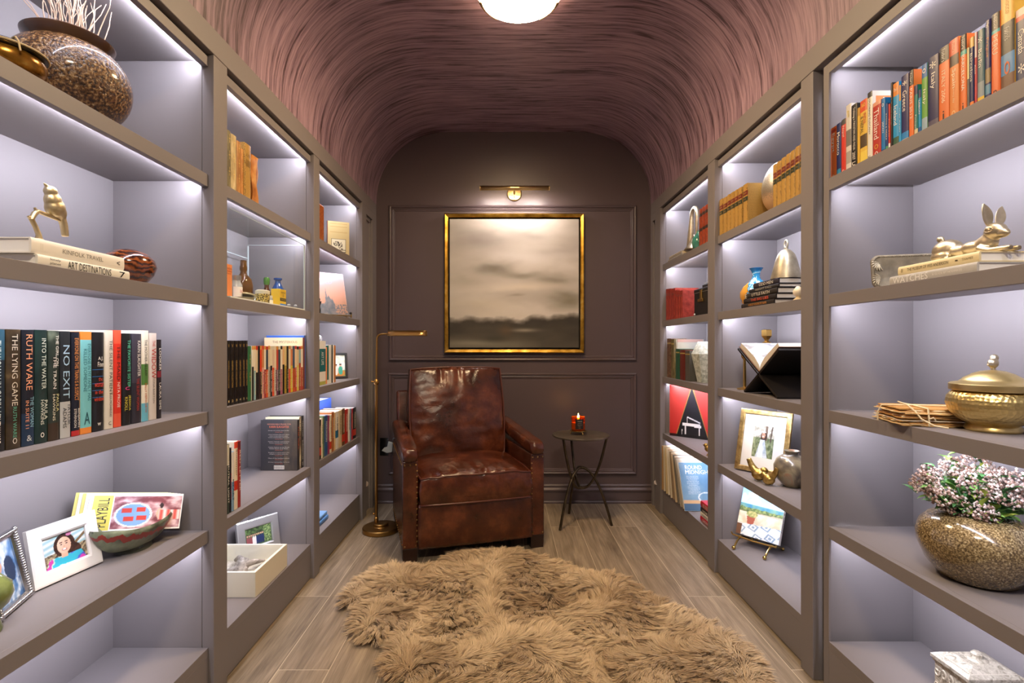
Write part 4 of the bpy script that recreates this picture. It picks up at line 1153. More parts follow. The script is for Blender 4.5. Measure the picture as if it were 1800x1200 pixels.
for k in range(6):
    dv = Vector((.178, .150, -.042)).normalized()
    hz = Vector((.178, .150, 0)).normalized().cross(Vector((0, 0, 1)))
    a_ = math.radians(20)
    upv = Vector((0, 0, 1)) * math.cos(a_) - hz * math.sin(a_)
    M = frame_M(Vector((-1.238, 1.510, z + .074)) - hz * .0072 * k - dv * .008 * k + Vector((0, 0, .0015 * k)), dv, upv)
    lab = 'frontmost theatre programme in the boat bowl, yellow strip and blue oval' if k == 0 else 'plain theatre programme in the boat bowl, %s behind the front one' % ORD[k - 1]
    t = thing('programme', lab, 'magazine', M.translation, 0, G)
    L = M.copy(); L.translation = (0, 0, 0)
    MB().box((0, 0, -.006), (.236, .108 - .002 * k, 0), M=L).build('pages', [PAGEW, mat('#d8ce6a', .5, name='printed_cover')][k % 2 if k > 1 else 0], t)
    if k == 0:
        MB().box((0.002, 0.002, 0.0002), (.050, .104, .0006), M=L).build('masthead', mat('#dfd05a', .5, name='printed_cover'), t)
        lettering('title', 'PLAYBILL', .085, .026, mat('#2a261c', .5, name='ink'), t, L @ Matrix.Translation((.028, .054, .0012)) @ Matrix.Rotation(PI / 2, 4, 'Z'))
        painted('cover_picture',   .180, .096, 76, 42, programme_art, PIC, t, L @ Matrix.Translation((.053, .005, .0006)))

# ---- middle bookcase, lamp side
z = ZS[4]
t = thing('wooden_bookend', 'wavy two-tone wooden block beside the antique books', 'bookend', (-1.070, 1.0, z))
WOODO = bpy.data.materials.new('orange_hardwood'); WOODO.use_nodes = True
_wood(WOODO, '#9a5a24', '#c98744', '#e0ad6c', 14, 3, .4, 'X', .2)
def wavy(k):
    f = k
    tw = .018 * math.sin(f * PI * 1.5 + .4)
    h_ = f * .205
    return h_, tw
yb0, yb1 = 2.093, 2.175
vs, fs = [], []
n = 12
for k in range(n + 1):
    f = k / n
    pinch = .010 * math.sin(f * 2 * PI)
    sl = .020 * f if k == n else 0
    for (x, y) in ((.028, yb0 - 1.0 + pinch), (.030, yb0 - 1.0 + .045 + .012 * math.sin(f * 6 + 1)), (.010, yb1 - 1.0 - pinch * 1.2), (-.060, yb1 - 1.0 - .01), (-.060, yb0 - 1.0 + .01)):
        vs.append((x, y, f * .205 - (.018 if k == n and y > yb0 - .95 + .08 else 0)))
for k in range(n):
    for i in range(5):
        fs.append((k * 5 + i, k * 5 + (i + 1) % 5, (k + 1) * 5 + (i + 1) % 5, (k + 1) * 5 + i))
fs += [(4, 3, 2, 1, 0), tuple(n * 5 + i for i in range(5))]
MB().add(vs, fs).build('body', WOODO, t, smooth=True, angle=30)

# glass display case with its contents
z = ZS[3]
CLEAR = glass_mat('clear_glass')
y0c, y1c, x0c, x1c, ht = 1.88, 2.575, -1.300, -1.013, .322
t = thing('display_case', 'clear glass box full of old bottles and tins in the middle bookcase', 'display case', ((x0c + x1c) / 2, (y0c + y1c) / 2, z))
def cb(nm, a, b_, m):
    o = MB().box((a[0] - (x0c + x1c) / 2, a[1] - (y0c + y1c) / 2, a[2]), (b_[0] - (x0c + x1c) / 2, b_[1] - (y0c + y1c) / 2, b_[2])).build(nm, m, t)
    return o
cb('base', (x0c, y0c, 0), (x1c, y1c, .005), mat('#dfe4e4', .2, name='glass_base'))
cb('front_pane', (x1c - .004, y0c, .005), (x1c, y1c, ht), CLEAR)
cb('back_pane', (x0c, y0c, .005), (x0c + .004, y1c, ht), CLEAR)
cb('end_pane', (x0c + .004, y1c - .004, .005), (x1c - .004, y1c, ht), CLEAR)
cb('end_pane', (x0c + .004, y0c, .005), (x1c - .004, y0c + .004, ht), CLEAR)
cb('top_pane', (x0c, y0c, ht), (x1c, y1c, ht + .004), CLEAR)
EDG = mat('#c9d6d4', .15, name='glass_edge')
q = MB()
for a, b_ in (((x1c - .005, y1c - .005, .005), (x1c, y1c, ht)), ((x0c, y1c - .005, .005), (x0c + .005, y1c, ht)), ((x1c - .003, y0c, ht + .0035), (x1c, y1c, ht + .0055)), ((x0c, y1c - .003, ht + .0035), (x1c, y1c, ht + .0055)), ((x0c, y0c, ht * .8), (x0c + .002, y1c, ht * .8 + .003))):
    q.box((a[0] - (x0c + x1c) / 2, a[1] - (y0c + y1c) / 2, a[2]), (b_[0] - (x0c + x1c) / 2, b_[1] - (y0c + y1c) / 2, b_[2]))
q.build('edge_trim', EDG, t, weld=False)
zi = z + .0055
AMB = mat('#6a4210', .08, name='amber_glass', trans=.55, ior=1.45)
BLUG = mat('#2f5fae', .06, name='blue_glass', trans=.5, ior=1.45)
GRNG = mat('#5f9a4a', .08, name='green_glass', trans=.5, ior=1.45)
MILK = mat('#dfe6e4', .12, name='pale_glass', trans=.5, ior=1.45)
def tx(parent, s, w_, h_, c_, o_): lettering('lettering', s, w_, h_, mat(c_, .5, name='ink'), parent, frame_M(o_, (0, 1, 0), (0, 0, 1)))
def carton(name, label, x, ya, yb, h, d, col, cat='box', bands=(), zz=zi, texts=()):
    b = thing(name, label, cat, (x, ya, zz), 0, 'old pharmacy goods in the glass case')
    MB().box((-d, 0, 0), (0, yb - ya, h)).build('carton', mat(col, .55, name='printed_card'), b, bevel=.001)
    for k, (f0, f1, c_) in enumerate(bands):
        MB().box((0.0002, .003, f0 * h), (.0008, yb - ya - .003, f1 * h)).build('label_band', mat(c_, .55, name='printed_card'), b)
    for s, yc, zc, w_, h_, c_ in texts: tx(b, s, w_ * (yb - ya), h_ * h, c_, (.0014, yc * (yb - ya), zc * h))
    return b
carton('box', 'tall orange carton against the post side of the glass case', -1.06, 1.915, 1.980, .128, .04, '#e58a4a', bands=[(.78, .80, '#a84a22')], texts=[('POWDER', .6, .86, .7, .07, '#8a3a1a'), ('No 5', .6, .72, .4, .05, '#8a3a1a')])
b = thing('jar', 'small clear jar with a white label and red letters in the glass case', 'jar', (-1.085, 2.058, zi), 0, 'old pharmacy goods in the glass case')
MB().lathe([(0, 0), (.020, 0), (.022, .006), (.022, .06), (.016, .072), (.016, .082)], 28).build('jar_body', MILK, b, smooth=True)
MB().lathe([(.018, .080), (.018, .098), (0, .099)], 28).build('lid', mat('#b8b8b4', .3, .9, name='tin_lid'), b, smooth=True, angle=40)
MB().lathe([(.0224, .012), (.0224, .052)], 24, cap0=False, cap1=False, a0=-1.6, a1=1.2).build('paper_label', mat('#f2eee6', .6, name='paper_label'), b, smooth=True)
tx(b, 'DRAY', .024, .011, '#c0392b', (.0232, -.004, .034))
b = thing('bottle', 'round-shouldered amber glass bottle standing tallest in the glass case', 'bottle', (-1.185, 2.308, zi), .3, 'old pharmacy goods in the glass case')
MB().lathe([(0, 0), (.026, 0), (.034, .01), (.046, .045), (.047, .085), (.040, .115), (.018, .138), (.014, .15), (.018, .158), (.018, .172), (.015, .178), (.015, .200), (.010, .201)], 32, sx=.85).build('bottle_body', AMB, b, smooth=True, angle=50)
carton('box', 'low white carton lying beside the amber bottle in the glass case', -1.10, 2.150, 2.232, .030, .06, '#e3dfd2', bands=[(.2, .45, '#8a9a8c')])
b = thing('tin', 'round olive lozenge tin with its lid tipped open in the glass case', 'tin', (-1.062, 2.075, zi), 0, 'old pharmacy goods in the glass case')
MB().lathe([(0, 0), (.036, 0), (.036, .012), (.032, .012), (.032, .004)], 32).build('tin_body', mat('#8a8468', .4, .4, name='olive_tin'), b, smooth=True, angle=40)
T = Matrix.Translation((.0, .018, .018)) @ Matrix.Rotation(math.radians(-14), 4, 'X')
MB().lathe([(0, .006), (.037, .006), (.037, 0), (.035, 0)], 32, M=T).build('lid', mat('#bdb694', .4, .3, name='olive_tin_lid'), b, smooth=True, angle=40)
b = thing('tin', 'small black and gold patterned canister by the yellow carton', 'tin', (-1.058, 2.222, zi), 0, 'old pharmacy goods in the glass case')
MB().lathe([(0, 0), (.026, 0), (.028, .004), (.029, .04), (.026, .042)], 28).build('tin_body', mottled('black_gold_print', [(.42, '#1c1a12'), (.5, '#b89a3c'), (.62, '#e0d080')], 190, .4), b, smooth=True, angle=40)
MB().lathe([(.0300, .040), (.0300, .054), (.02, .058), (0, .058)], 28).build('lid', mat('#d8d2b8', .4, name='cream_lid'), b, smooth=True, angle=40)
for k, (yy, xx, lb) in enumerate([(2.16, -1.20, 'squat clear jar farther back, beside the amber bottle'), (2.33, -1.09, 'squat clear jar with a white lid behind the patterned canister'), (2.40, -1.19, 'squat clear jar behind the green-stoppered bottle')]):
    b = thing('jar', lb, 'jar', (xx, yy, zi), 0, 'old pharmacy goods in the glass case')
    MB().lathe([(0, 0), (.024, 0), (.026, .005), (.026, .03), (.022, .035)], 24).build('jar_body', MILK, b, smooth=True)
    MB().lathe([(.024, .034), (.024, .044), (0, .045)], 24).build('lid', mat('#cfcdc0', .35, name='cream_lid'), b, smooth=True, angle=40)
    MB().lathe([(.0264, .008), (.0264, .024)], 20, cap0=False, cap1=False, a0=-1.9, a1=1.0).build('paper_label', mat('#e9e4d0', .6, name='paper_label'), b, smooth=True)
b = thing('bottle', 'little brown bottle with a green glass stopper in the glass case', 'bottle', (-1.110, 2.372, zi), 0, 'old pharmacy goods in the glass case')
MB().lathe([(0, 0), (.017, 0), (.018, .06), (.010, .085), (.010, .098)], 24).build('bottle_body', mat('#4a2a18', .15, name='brown_glass', coat=.4), b, smooth=True, angle=50)
MB().lathe([(.008, .094), (.013, .102), (.014, .124), (.010, .132), (0, .133)], 20).build('stopper', GRNG, b, smooth=True, angle=50)
MB().lathe([(.0186, .015), (.0186, .05)], 20, cap0=False, cap1=False, a0=-1.9, a1=1.0).build('paper_label', mat('#5a3020', .6, name='paper_label'), b, smooth=True)
b = thing('bottle', 'cobalt blue glass bottle behind the yellow carton', 'bottle', (-1.112, 2.492, zi), 0, 'old pharmacy goods in the glass case')
MB().lathe([(0, 0), (.028, 0), (.030, .006), (.030, .085), (.016, .115), (.013, .122), (.013, .134), (.019, .136), (.019, .144), (.010, .145)], 28).build('bottle_body', BLUG, b, smooth=True, angle=50)
carton('box', 'bright yellow carton with a black band in front of the blue bottle', -1.040, 2.350, 2.418, .078, .04, '#e8c02c', bands=[(.30, .48, '#1d1a14'), (.0, .14, '#3a7ac8')], texts=[('WATKINS', .5, .80, .66, .10, '#2a2210'), ('O', .5, .62, .16, .16, '#2a2210'), ('MUSTARD PLASTER', .5, .39, .76, .08, '#e8c02c')])
for yy, xx in ((2.46, -1.045), (2.505, -1.032)):  # clear balls stand in for small holes and reflections in the case
    b = thing('spot_ball', 'clear ball standing for a hole-like reflection past the yellow carton', 'spot_ball', (xx, yy, zi), 0, 'clear balls standing for round reflections in the glass case')
    MB().ball((0, 0, .009), .009, 20).build('glass_ball', mat('#f2f6f6', .03, name='spot_ball_glass', trans=.8, ior=1.45), b, smooth=True, angle=None)

# bottom shelf: silver frame and a cream shadow box
z = ZS[0]
def party(u, v):
    c = mix(hx('#26351f'), hx('#5f7a45'), .5 + nz(u, v, 9, 3))
    if u > .72: c = mix(hx('#35522a'), hx('#a9bd7a'), .5 + nz(u, v, 16, 3))
    for k in range(9):
        x = .10 + .072 * k
        if ell(u, v, x, .30, .042, .24): c = hx('#24345e') if k > 4 else hx('#e9e4dc') if k == 3 else hx('#8c4a4c') if k < 3 else hx('#e9e4dc')
        if ell(u, v, x, .60, .026, .06): c = hx('#d8a98c')
        if ell(u, v, x, .65, .026, .03): c = hx('#2c201a')
    if v < .08: c = hx('#6f7f5a')
    return c
M = lean_M((-1.276, 2.432, z + .002), (.108, .160), 10)
picture_frame('photo_frame', 'silver photo frame with a wedding party behind the cream shadow box', M, .212, .168, .040, .016, mat('#d5d6d6', .3, .85, name='brushed_silver'), party, 70, lip=.004)
t = thing('shadow_box', 'cream shadow box with a glass top and driftwood inside, lamp side', 'box', (-1.017, 2.075, z + .0004))
CREAM = mat('#e9e3cf', .45, name='cream_paint')
bw_, bd_, bh_ = .30, .285, .101
q = MB()
q.box((-bd_, 0, 0), (0, bw_, .008))
for a, b_ in (((-bd_, 0, .008), (-bd_ + .012, bw_, bh_)), ((-.012, 0, .008), (0, bw_, bh_)), ((-bd_ + .012, 0, .008), (-.012, .012, bh_)), ((-bd_ + .012, bw_ - .012, .008), (-.012, bw_, bh_))): q.box(a, b_)
q.build('box_frame', CREAM, t, weld=False)
MB().box((-bd_ + .012, .012, bh_ - .012), (-.012, bw_ - .012, bh_ - .009)).build('glass_top', CLEAR, t)
SAND = mottled('sand', [(.3, '#b5aa9a'), (.7, '#ddd5c6')], 120, .9, bump=.4)
MB().surf(lambda u, v: (-bd_ + .013 + (bd_ - .026) * u, .013 + (bw_ - .026) * v, .03 + .010 * nz(u, v, 5, 7)), 30, 30).build('sand', SAND, t, smooth=True, angle=None)
DRIFT = mottled('grey_driftwood', [(.3, '#6f655a'), (.6, '#a0958a'), (.8, '#cfc6ba')], 30, .8, bump=.5, stretch=(1, 1, 6))
t2 = thing('driftwood', 'gnarled grey driftwood inside the cream shadow box', 'driftwood', (-1.16, 2.22, z + .036))
blob('root', DRIFT, t2, .004, [((0, .03, .022), .03, (1, 1.4, .9)), ((.02, -.02, .018), .024, (1.2, 1, .9))], [([(.06, -.10, .006), (.03, -.04, .02), (0, .03, .036), (-.04, .08, .03), (-.07, .10, .012)], [.012, .018, .018, .014, .007]), ([(-.07, -.06, .004), (-.02, -.02, .02), (.04, .04, .03), (.07, .09, .016)], [.006, .012, .014, .006])], 2)

# ---- end bookcase, lamp side
z = ZS[4]
t = thing('book', 'rounded rust-brown leather book lying upright against the post, end bookcase', 'book', (-1.034, 2.822, z + .0005), 0, 'old leather books in the end bookcase')
MB().box((-.13, 0, 0), (0, .088, .212)).build('cover', mottled('rust_leather', [(.3, '#7a3c12'), (.6, '#a8591f'), (.8, '#c87a34')], 70, .5), t, bevel=.009, seg=3)
MB().box((-.131, .008, .006), (-.02, .080, .2125)).build('pages', PAGEY, t)
def vignette(u, v):
    c = hx('#c2ae78')
    if .1 < u < .9 and (abs(v - .86) < .006 or abs(v - .78) < .004 or abs(v - .70) < .004 or abs(v - .94) < .004): c = hx('#a8894a')
    if .16 < u < .84 and .14 < v < .52:
        c = hx('#d9d2b4')
        if u < .175 or u > .825 or v < .155 or v > .505: c = hx('#4a4030')
        elif ell(u, v, .42, .38, .16, .07) and nz(u, v, 26) > -.05: c = hx('#3a342a')
        elif ell(u, v, .58, .34, .1, .1) and nz(u, v, 22) > 0: c = hx('#4a4234')
        elif ell(u, v, .66, .24, .05, .02) or abs(v - .21) < .012: c = hx('#6a6250')
    return c
M = frame_M((-1.165, 3.340, z + .0005), (.118, .055, 0), (0, 0, 1))
t = thing('book', 'cream book facing out with a small engraved picture and a red-brown spine', 'book', M.translation, 0, 'old leather books in the end bookcase')
L = M.copy(); L.translation = (0, 0, 0)
MB().box((0, 0, -.025), (.136, .236, 0), M=L).build('cover', mat('#bda872', .5, name='printed_cover'), t, bevel=.001)
MB().box((-.0035, 0, -.025), (-.0002, .236, -.001), M=L).build('spine', mat('#7b2e22', .5, name='printed_cover'), t)
MB().box((-.0042, .09, -.024), (-.0036, .15, -.002), M=L).build('spine_label', mat('#2a3a2c', .5, name='printed_cover'), t)
painted('cover_picture', .134, .234, 48, 84, vignette, PIC, t, L @ Matrix.Translation((.001, .001, .0006)))
z = ZS[3]
def dusk_towers(u, v):
    c = mix(hx('#c08a66'), hx('#b07e80'), v)
    c = mix(c, hx('#c79e86'), max(0, .4 - abs(v - .45)))
    tw = max(.30 + .5 * max(0, 1 - abs(u - .38) / .05), .26 + .22 * max(0, 1 - abs(u - .55) / .09), .22 + .34 * max(0, 1 - abs(u - .45) / .2), .18 + .1 * max(0, 1 - abs(u - .8) / .2) + .03 * nz(u, 0, 20))
    if v < tw * .8: c = mix(hx('#5f6468'), hx('#7c7876'), .5 + nz(u, v, 10))
    if u > .62 and v < .3 + .08 * nz(u, v, 18) and nz(u, v, 24) > 0: c = hx('#b48a72')
    return c
M = lean_M((-1.205, 3.235, z + .026), (.150, .155), 15)
t = thing('print', 'peach dusk print of grey towers leaning on a brass easel', 'picture', M.translation)
L = M.copy(); L.translation = (0, 0, 0)
MB().box((0, 0, -.008), (.225, .285, 0), M=L).build('board', mat('#e9e0d4', .6, name='print_board'), t)
painted('picture', .223, .283, 60, 76, dusk_towers, PIC, t, L @ Matrix.Translation((.001, .001, .0006)))
lettering('title', 'ED', .045, .030, mat('#a88a98', .5, name='ink'), t, L @ Matrix.Translation((.115, .222, .0013)))
t = thing('easel', 'small brass easel holding the dusk print of towers', 'easel', M.translation - Vector((0, 0, .026)))
d = Vector((.150, .155, 0)).normalized(); nn = d.cross(Vector((0, 0, 1)))
up = Vector((0, 0, 1)); w_ = .225
def ez(a, f, h): return d * a + nn * f + up * h
POL = mat('#c8a862', .2, 1.0, name='polished_brass')
MB().tube([ez(-.01, .018, .018), ez(w_ + .012, .018, .018)], .0035, 8).build('ledge_bar', POL, t, smooth=True)
for a in (.012, w_ - .012):
    MB().tube([ez(a, .022, .005), ez(a, -.016, .016), ez(a, -.018 - .268 * .274, .30)], .003, 8).build('leg', POL, t, smooth=True)
MB().tube([ez(w_ + .012, .018, .006), ez(w_ + .012, .018, .044)], .0042, 8).build('end_post', POL, t, smooth=True)
MB().ball(ez(w_ + .004, .024, .036), .009, 14).build('stop_knob', mat('#1f1d1c', .4, name='black_knob'), t, smooth=True, angle=None)
MB().tube([ez(w_ / 2, -.086, .26), ez(w_ / 2, -.14, .005)], .003, 8).build('rear_leg', POL, t, smooth=True)
t = thing('figurine', 'small twisted black iron figure in front of the dusk print', 'figurine', (-1.075, 2.935, z))
MB().lathe([(0, 0), (.022, 0), (.022, .005), (0, .006)], 24).build('base', mat('#171514', .35, name='black_iron'), t, smooth=True, angle=40)
blob('figure', mat('#171514', .35, name='black_iron'), t, .0018, [((0, .002, .088), .008, (1, 1, 1.1)), ((0, .0, .055), .011, (.8, 1, 1.3))], [([(0, -.012, .004), (0, -.014, .022), (0, .0, .045), (0, .002, .07), (0, .0, .086)], [.005, .006, .008, .008, .005]), ([(0, .014, .004), (0, .016, .024), (0, .002, .045)], [.005, .006, .008]), ([(0, .0, .068), (.004, .016, .062), (.006, .018, .078)], [.005, .0045, .004]), ([(0, .0, .070), (-.004, -.014, .082), (0, -.006, .096)], [.005, .0045, .004])], 2)
z = ZS[2]
CRY = mat('#f4f7f8', .06, name='cut_crystal', trans=.75, ior=1.5)
t = thing('crystal_ornament', 'faceted clear crystal ball on the white and teal books', 'ornament', (-1.085, 2.945, z + .2235))
MB().box((-.022, -.03, 0), (.03, .03, .012)).build('base', mat('#f2f2ee', .25, name='white_glass'), t, bevel=.003)
MB().ball((0, 0, .036), .026, 12, s=(1, 1.1, 1)).build('faceted_ball', CRY, t)
def picnic(u, v):
    c = mix(hx('#e9ece6'), hx('#b9c8b0'), .3 + nz(u, v, 5, 1))
    if v < .30: c = mix(hx('#6a8a4a'), hx('#8faa62'), .5 + nz(u, v, 14))
    if v < .38 and u > .3 and ell(u, v, .62, .16, .36, .2): c = hx('#c7883c')
    for x, h_, cl in ((.22, .62, '#f0f0f0'), (.42, .66, '#c9b0a4'), (.58, .5, '#eadfd4'), (.78, .52, '#3ba890')):
        if ell(u, v, x, h_ - .24, .10, .2): c = hx(cl)
        if ell(u, v, x, h_, .055, .055): c = hx('#d9ab8c')
        if ell(u, v, x, h_ + .04, .055, .03): c = hx('#33241c')
    return c
M = lean_M((-1.225, 3.385, z + .002), (.150, .080), 12)
picture_frame('photo_frame', 'black photo frame of a family picnic beside the orange-brown book', M, .170, .172, .014, .012, mat('#24272a', .3, name='black_lacquer'), picnic, 50, lip=.003)
z = ZS[0]
flat_book((-1.050, 2.790, z + .0005), 0, .235, .17, .024, '#5f8fc8', 'flat blue book lowest in the end bookcase', [('THE GARDEN BOOK', .62, .5, .4, '#1f3c66')], 'flat books at the foot of the end bookcase')
flat_book((-1.056, 2.792, z + .025), 0, .228, .165, .022, '#7aa6d6', 'second flat blue book, lying on the lowest one', [('SEASONS', .6, .3, .4, '#24456e')], 'flat books at the foot of the end bookcase')
t = thing('box', 'white lidded box on the two flat blue books', 'box', (-1.110, 2.835, z + .048))
MB().box((-.05, -.045, 0), (.05, .060, .034)).build('carton', mat('#f1efe8', .5, name='white_card'), t, bevel=.001)
MB().box((-.053, -.048, .0345), (.053, .063, .046)).build('lid', mat('#f4f2ec', .5, name='white_card_lid'), t, bevel=.001)
# ================================================================== TABLE SIDE SHELVES
# ---- front bookcase
z = ZS[3]
G = 'flat books under the brass rabbit'
t = flat_book((1.145, 1.530, z + .0005), PI, .284, .235, .0265, '#b9b5ad', 'lower flat grey book with large white capitals', [('WATCHES', .27, .44, .66, '#f3f1ec'), ('A GUIDE BY HODINKEE', .70, .32, .2, '#e6e3dc')], G)
flat_book((1.152, 1.506, z + .0275), PI, .258, .225, .0255, '#e6d5a6', 'upper flat cream book with thin black capitals, under the rabbit', [('THE MUSEUM OF WES ANDERSON', .40, .53, .34, '#4a3c28'), ('II', .06, .02, .4, '#8a7850'), ('-', .76, .03, .14, '#4a3c28'), ('THAMES', .88, .12, .22, '#8a7850')], G)
t = thing('tray', 'embossed old silver tray leaning behind the flat grey and cream books', 'tray', (1.405, 1.52, z + .0006))
TRAYM = mottled('tarnished_silver', [(.3, '#6a6254'), (.6, '#8b826f'), (.8, '#a79e88')], 26, .6, .25)
M = lean_M((1.163, 1.628, z + .0025), (.237, -.060), 9)
t.location = M.translation
L = M.copy(); L.translation = (0, 0, 0)
def rrect(w, h, r, n=6):
    out = []
    for cx_, cy_, a0 in ((w - r, r, -90), (w - r, h - r, 0), (r, h - r, 90), (r, r, 180)):
        for i in range(n + 1):
            a = math.radians(a0 + 90 * i / n); out.append((cx_ + r * math.cos(a), cy_ + r * math.sin(a)))
    return out
TW_, TH_ = .245, .108
def rr_plate(mb, w, h, r, prof):
    rows = []
    for ins, d in prof:
        rows.append([(x + ins, y + ins, d) for x, y in rrect(w - 2 * ins, h - 2 * ins, max(r - ins * .6, .004))])
    vs = [p for q in rows for p in q]; k = len(rows[0])
    fs = [(j * k + i, j * k + (i + 1) % k, (j + 1) * k + (i + 1) % k, (j + 1) * k + i) for j in range(len(rows) - 1) for i in range(k)]
    fs += [tuple(reversed(range(k))), tuple((len(rows) - 1) * k + i for i in range(k))]
    mb.add([L @ Vector(p) for p in vs], fs)
q = MB(); rr_plate(q, TW_, TH_, .022, [(0, 0), (0, .008), (.004, .010), (.03, .004), (.034, .002)]); q.build('plate', TRAYM, t, smooth=True, angle=30)
q = MB()
per = [(x, y) for x, y in rrect(TW_ - .012, TH_ - .012, .018, 8)]
dense = []
for i in range(len(per)):
    a, b_ = Vector(per[i]), Vector(per[(i + 1) % len(per)])
    n_ = max(1, int((b_ - a).length / .006))
    dense += [a + (b_ - a) * j / n_ for j in range(n_)]
for p in dense: q.ball(L @ Vector((p.x + .006, p.y + .006, .0105)), .0026, 6)
q.build('bead_edging', TRAYM, t, weld=False, smooth=True, angle=None)
q = MB()
for (cx_, cy_, a0) in ((.022, .080, 200), (.022, .028, 160), (.20, .080, -20)):
    for k in range(7):
        a = math.radians(a0 - 60 + 20 * k)
        pts = [L @ Vector((cx_ + f * .024 * math.cos(a + f * .5), cy_ + f * .024 * math.sin(a + f * .5), .010)) for f in (0.1, .35, .6, .85, 1)]
        q.tube(pts, [.001, .002, .0026, .0022, .001], 6)
q.build('scroll_pattern', mat('#b5ab94', .5, .4, name='raised_silver'), t, weld=False, smooth=True)

RAB = mottled('antique_brass', [(.3, '#a8977a'), (.6, '#cbbb9b'), (.8, '#e2d6ba')], 24, .38, .9)
# rabbit lies along the books, looking towards the camera: local +x = forwards
t = thing('rabbit_figurine', 'brass rabbit with pricked ears stretched out on the flat cream book', 'figurine', (1.225, 1.42, z + .0533), -PI / 2)
blob('rabbit', RAB, t, .0022, [
    ((.000, 0, .032), .036, (1.1, .92, .86)), ((.035, 0, .024), .024, (1.5, .95, .78)), ((.080, 0, .026), .023, (1.5, .95, .8)),
    ((.120, 0, .032), .020, (1.1, .9, 1.05)), ((.138, 0, .056), .0225, (1.12, .92, .95)), ((.156, 0, .048), .0135, (1.25, .95, .9)), ((.168, 0, .045), .0065, (1, 1, .8)),
    ((.000, .022, .016), .018, (1.7, .7, .8)), ((.000, -.022, .016), .018, (1.7, .7, .8)), ((-.024, 0, .068), .010, (1.2, .8, .9), rot('Y', 20))],
    [([(-.02, .024, .005), (.03, .026, .006)], [.007, .005]), ([(-.02, -.024, .005), (.03, -.026, .006)], [.007, .005]),
     ([(.11, .014, .018), (.14, .016, .007), (.185, .013, .0065)], [.011, .008, .0065]), ([(.11, -.014, .018), (.14, -.016, .007), (.190, -.012, .0065)], [.011, .008, .0065]),
     ([(.100, 0, .028), (.126, 0, .044)], [.018, .016])], 3)
for sd, tip in ((1, (.118, .034, .122)), (-1, (.132, -.026, .126))):
    a = Vector((.130, .011 * sd, .072)); b_ = Vector(tip)
    e = MB()
    ax = (b_ - a).normalized()
    sx_ = ax.cross(Vector((1, 0, 0))).normalized(); nx = sx_.cross(ax)
    def ear(u, v, a=a, b_=b_, sx_=sx_, nx=nx):
        wd = .0125 * (math.sin(PI * min(1, .10 + v * .92)) ** .75) + .0015
        th = 2 * PI * u
        cup = -.004 * (1 - (math.cos(th)) ** 2) * (1 if math.sin(th) < 0 else -.3)
        return a + (b_ - a) * v + sx_ * wd * math.cos(th) + nx * (.0028 * math.sin(th) + .35 * abs(wd * math.cos(th)) - cup * .2)
    e.surf(ear, 20, 14, closeu=True)
    e.build('ear', RAB, t, smooth=True, angle=None)
    E = MB()
    for k in range(2): pass
    E.tube([(.140 + .010 * math.cos(i * PI / 8) , sd * (.0205 - .0014 * math.cos(i * PI / 4)), .058 + .0055 * math.sin(i * PI / 8)) for i in range(16)], .0011, 6, closed=True)
    E.ball((.140, sd * .0190, .058), .0036, 10, s=(1.4, .6, .9))
    E.build('eye', RAB, t, weld=False, smooth=True, angle=None)

z = ZS[2]
t = thing('paper_bundle', 'bundle of yellowed old letters tied with pale string', 'papers', (1.208, 1.478, z + .0006), math.radians(-14))
OLDP = [mat(c, .85, name='aged_paper') for c in ('#cfa568', '#e0c391', '#c08f52', '#ead9b4', '#b98a4a', '#f0e8d4')]
rr = random.Random(11)
q = MB()
zz = .0
for k in range(17):
    th = rr.uniform(.0016, .0036)
    w1, w2 = .092 + rr.uniform(-.012, .008), .078 + rr.uniform(-.010, .006)
    ox, oy, ph, am = rr.uniform(-.008, .008), rr.uniform(-.006, .006), rr.uniform(0, 6), rr.uniform(.0003, .0013)
    def top(u, v, zo): return Vector((ox + (u - .5) * 2 * w1 + .003 * math.sin(v * 17 + ph), oy + (v - .5) * 2 * w2 + .003 * math.sin(u * 21 + ph), zo + am * math.sin(u * 9 + ph) * math.cos(v * 7 + ph)))
    b0 = len(q.v)
    q.surf(lambda u, v: top(u, v, zz), 16, 10, mi=k % 6)
    q.surf(lambda u, v: top(u, v, zz + th), 16, 10, mi=k % 6)
    nn_ = 17 * 11
    edge = [i for i in range(17)] + [17 * j + 16 for j in range(1, 11)] + [17 * 10 + i for i in range(15, -1, -1)] + [17 * j for j in range(9, 0, -1)]
    for i in range(len(edge)):
        e0, e1 = edge[i], edge[(i + 1) % len(edge)]
        q.f.append((b0 + e0, b0 + e1, b0 + nn_ + e1, b0 + nn_ + e0)); q.m.append(k % 6)
    zz += th + .0002
q.build('letters', OLDP, t, smooth=True, angle=50, weld=False)
STR = mat('#e6d3ab', .7, name='paper_string')
H = zz + .001
q = MB()
q.tube([(-.03, -.086, .001), (-.032, -.088, H * .5), (-.03, -.080, H + .001), (-.028, .0, H + .002), (-.026, .076, H + .001), (-.026, .084, .5 * H), (-.026, .082, .001)], .0024, 6)
q.tube([(-.114, .01, .002), (-.116, .01, H * .5), (-.106, .008, H + .001), (0, .0, H + .003), (.100, -.008, H + .001), (.114, -.01, H * .5), (.112, -.01, .002)], .0022, 6)
q.build('string', STR, t, weld=False, smooth=True)
for pts in ([(-.085, -.04, H + .016), (-.072, -.060, H + .010), (-.060, -.078, H - .006), (-.052, -.094, H * .45), (-.030, -.112, .006), (-.004, -.124, .003)], [(-.032, -.088, .02), (-.024, -.094, .026), (-.018, -.092, .018)], [(.098, -.088, .020), (.088, -.096, .008), (.110, -.104, .003)]):
    MB().tube(pts, .0021, 6).build('string_end', STR, t, smooth=True)

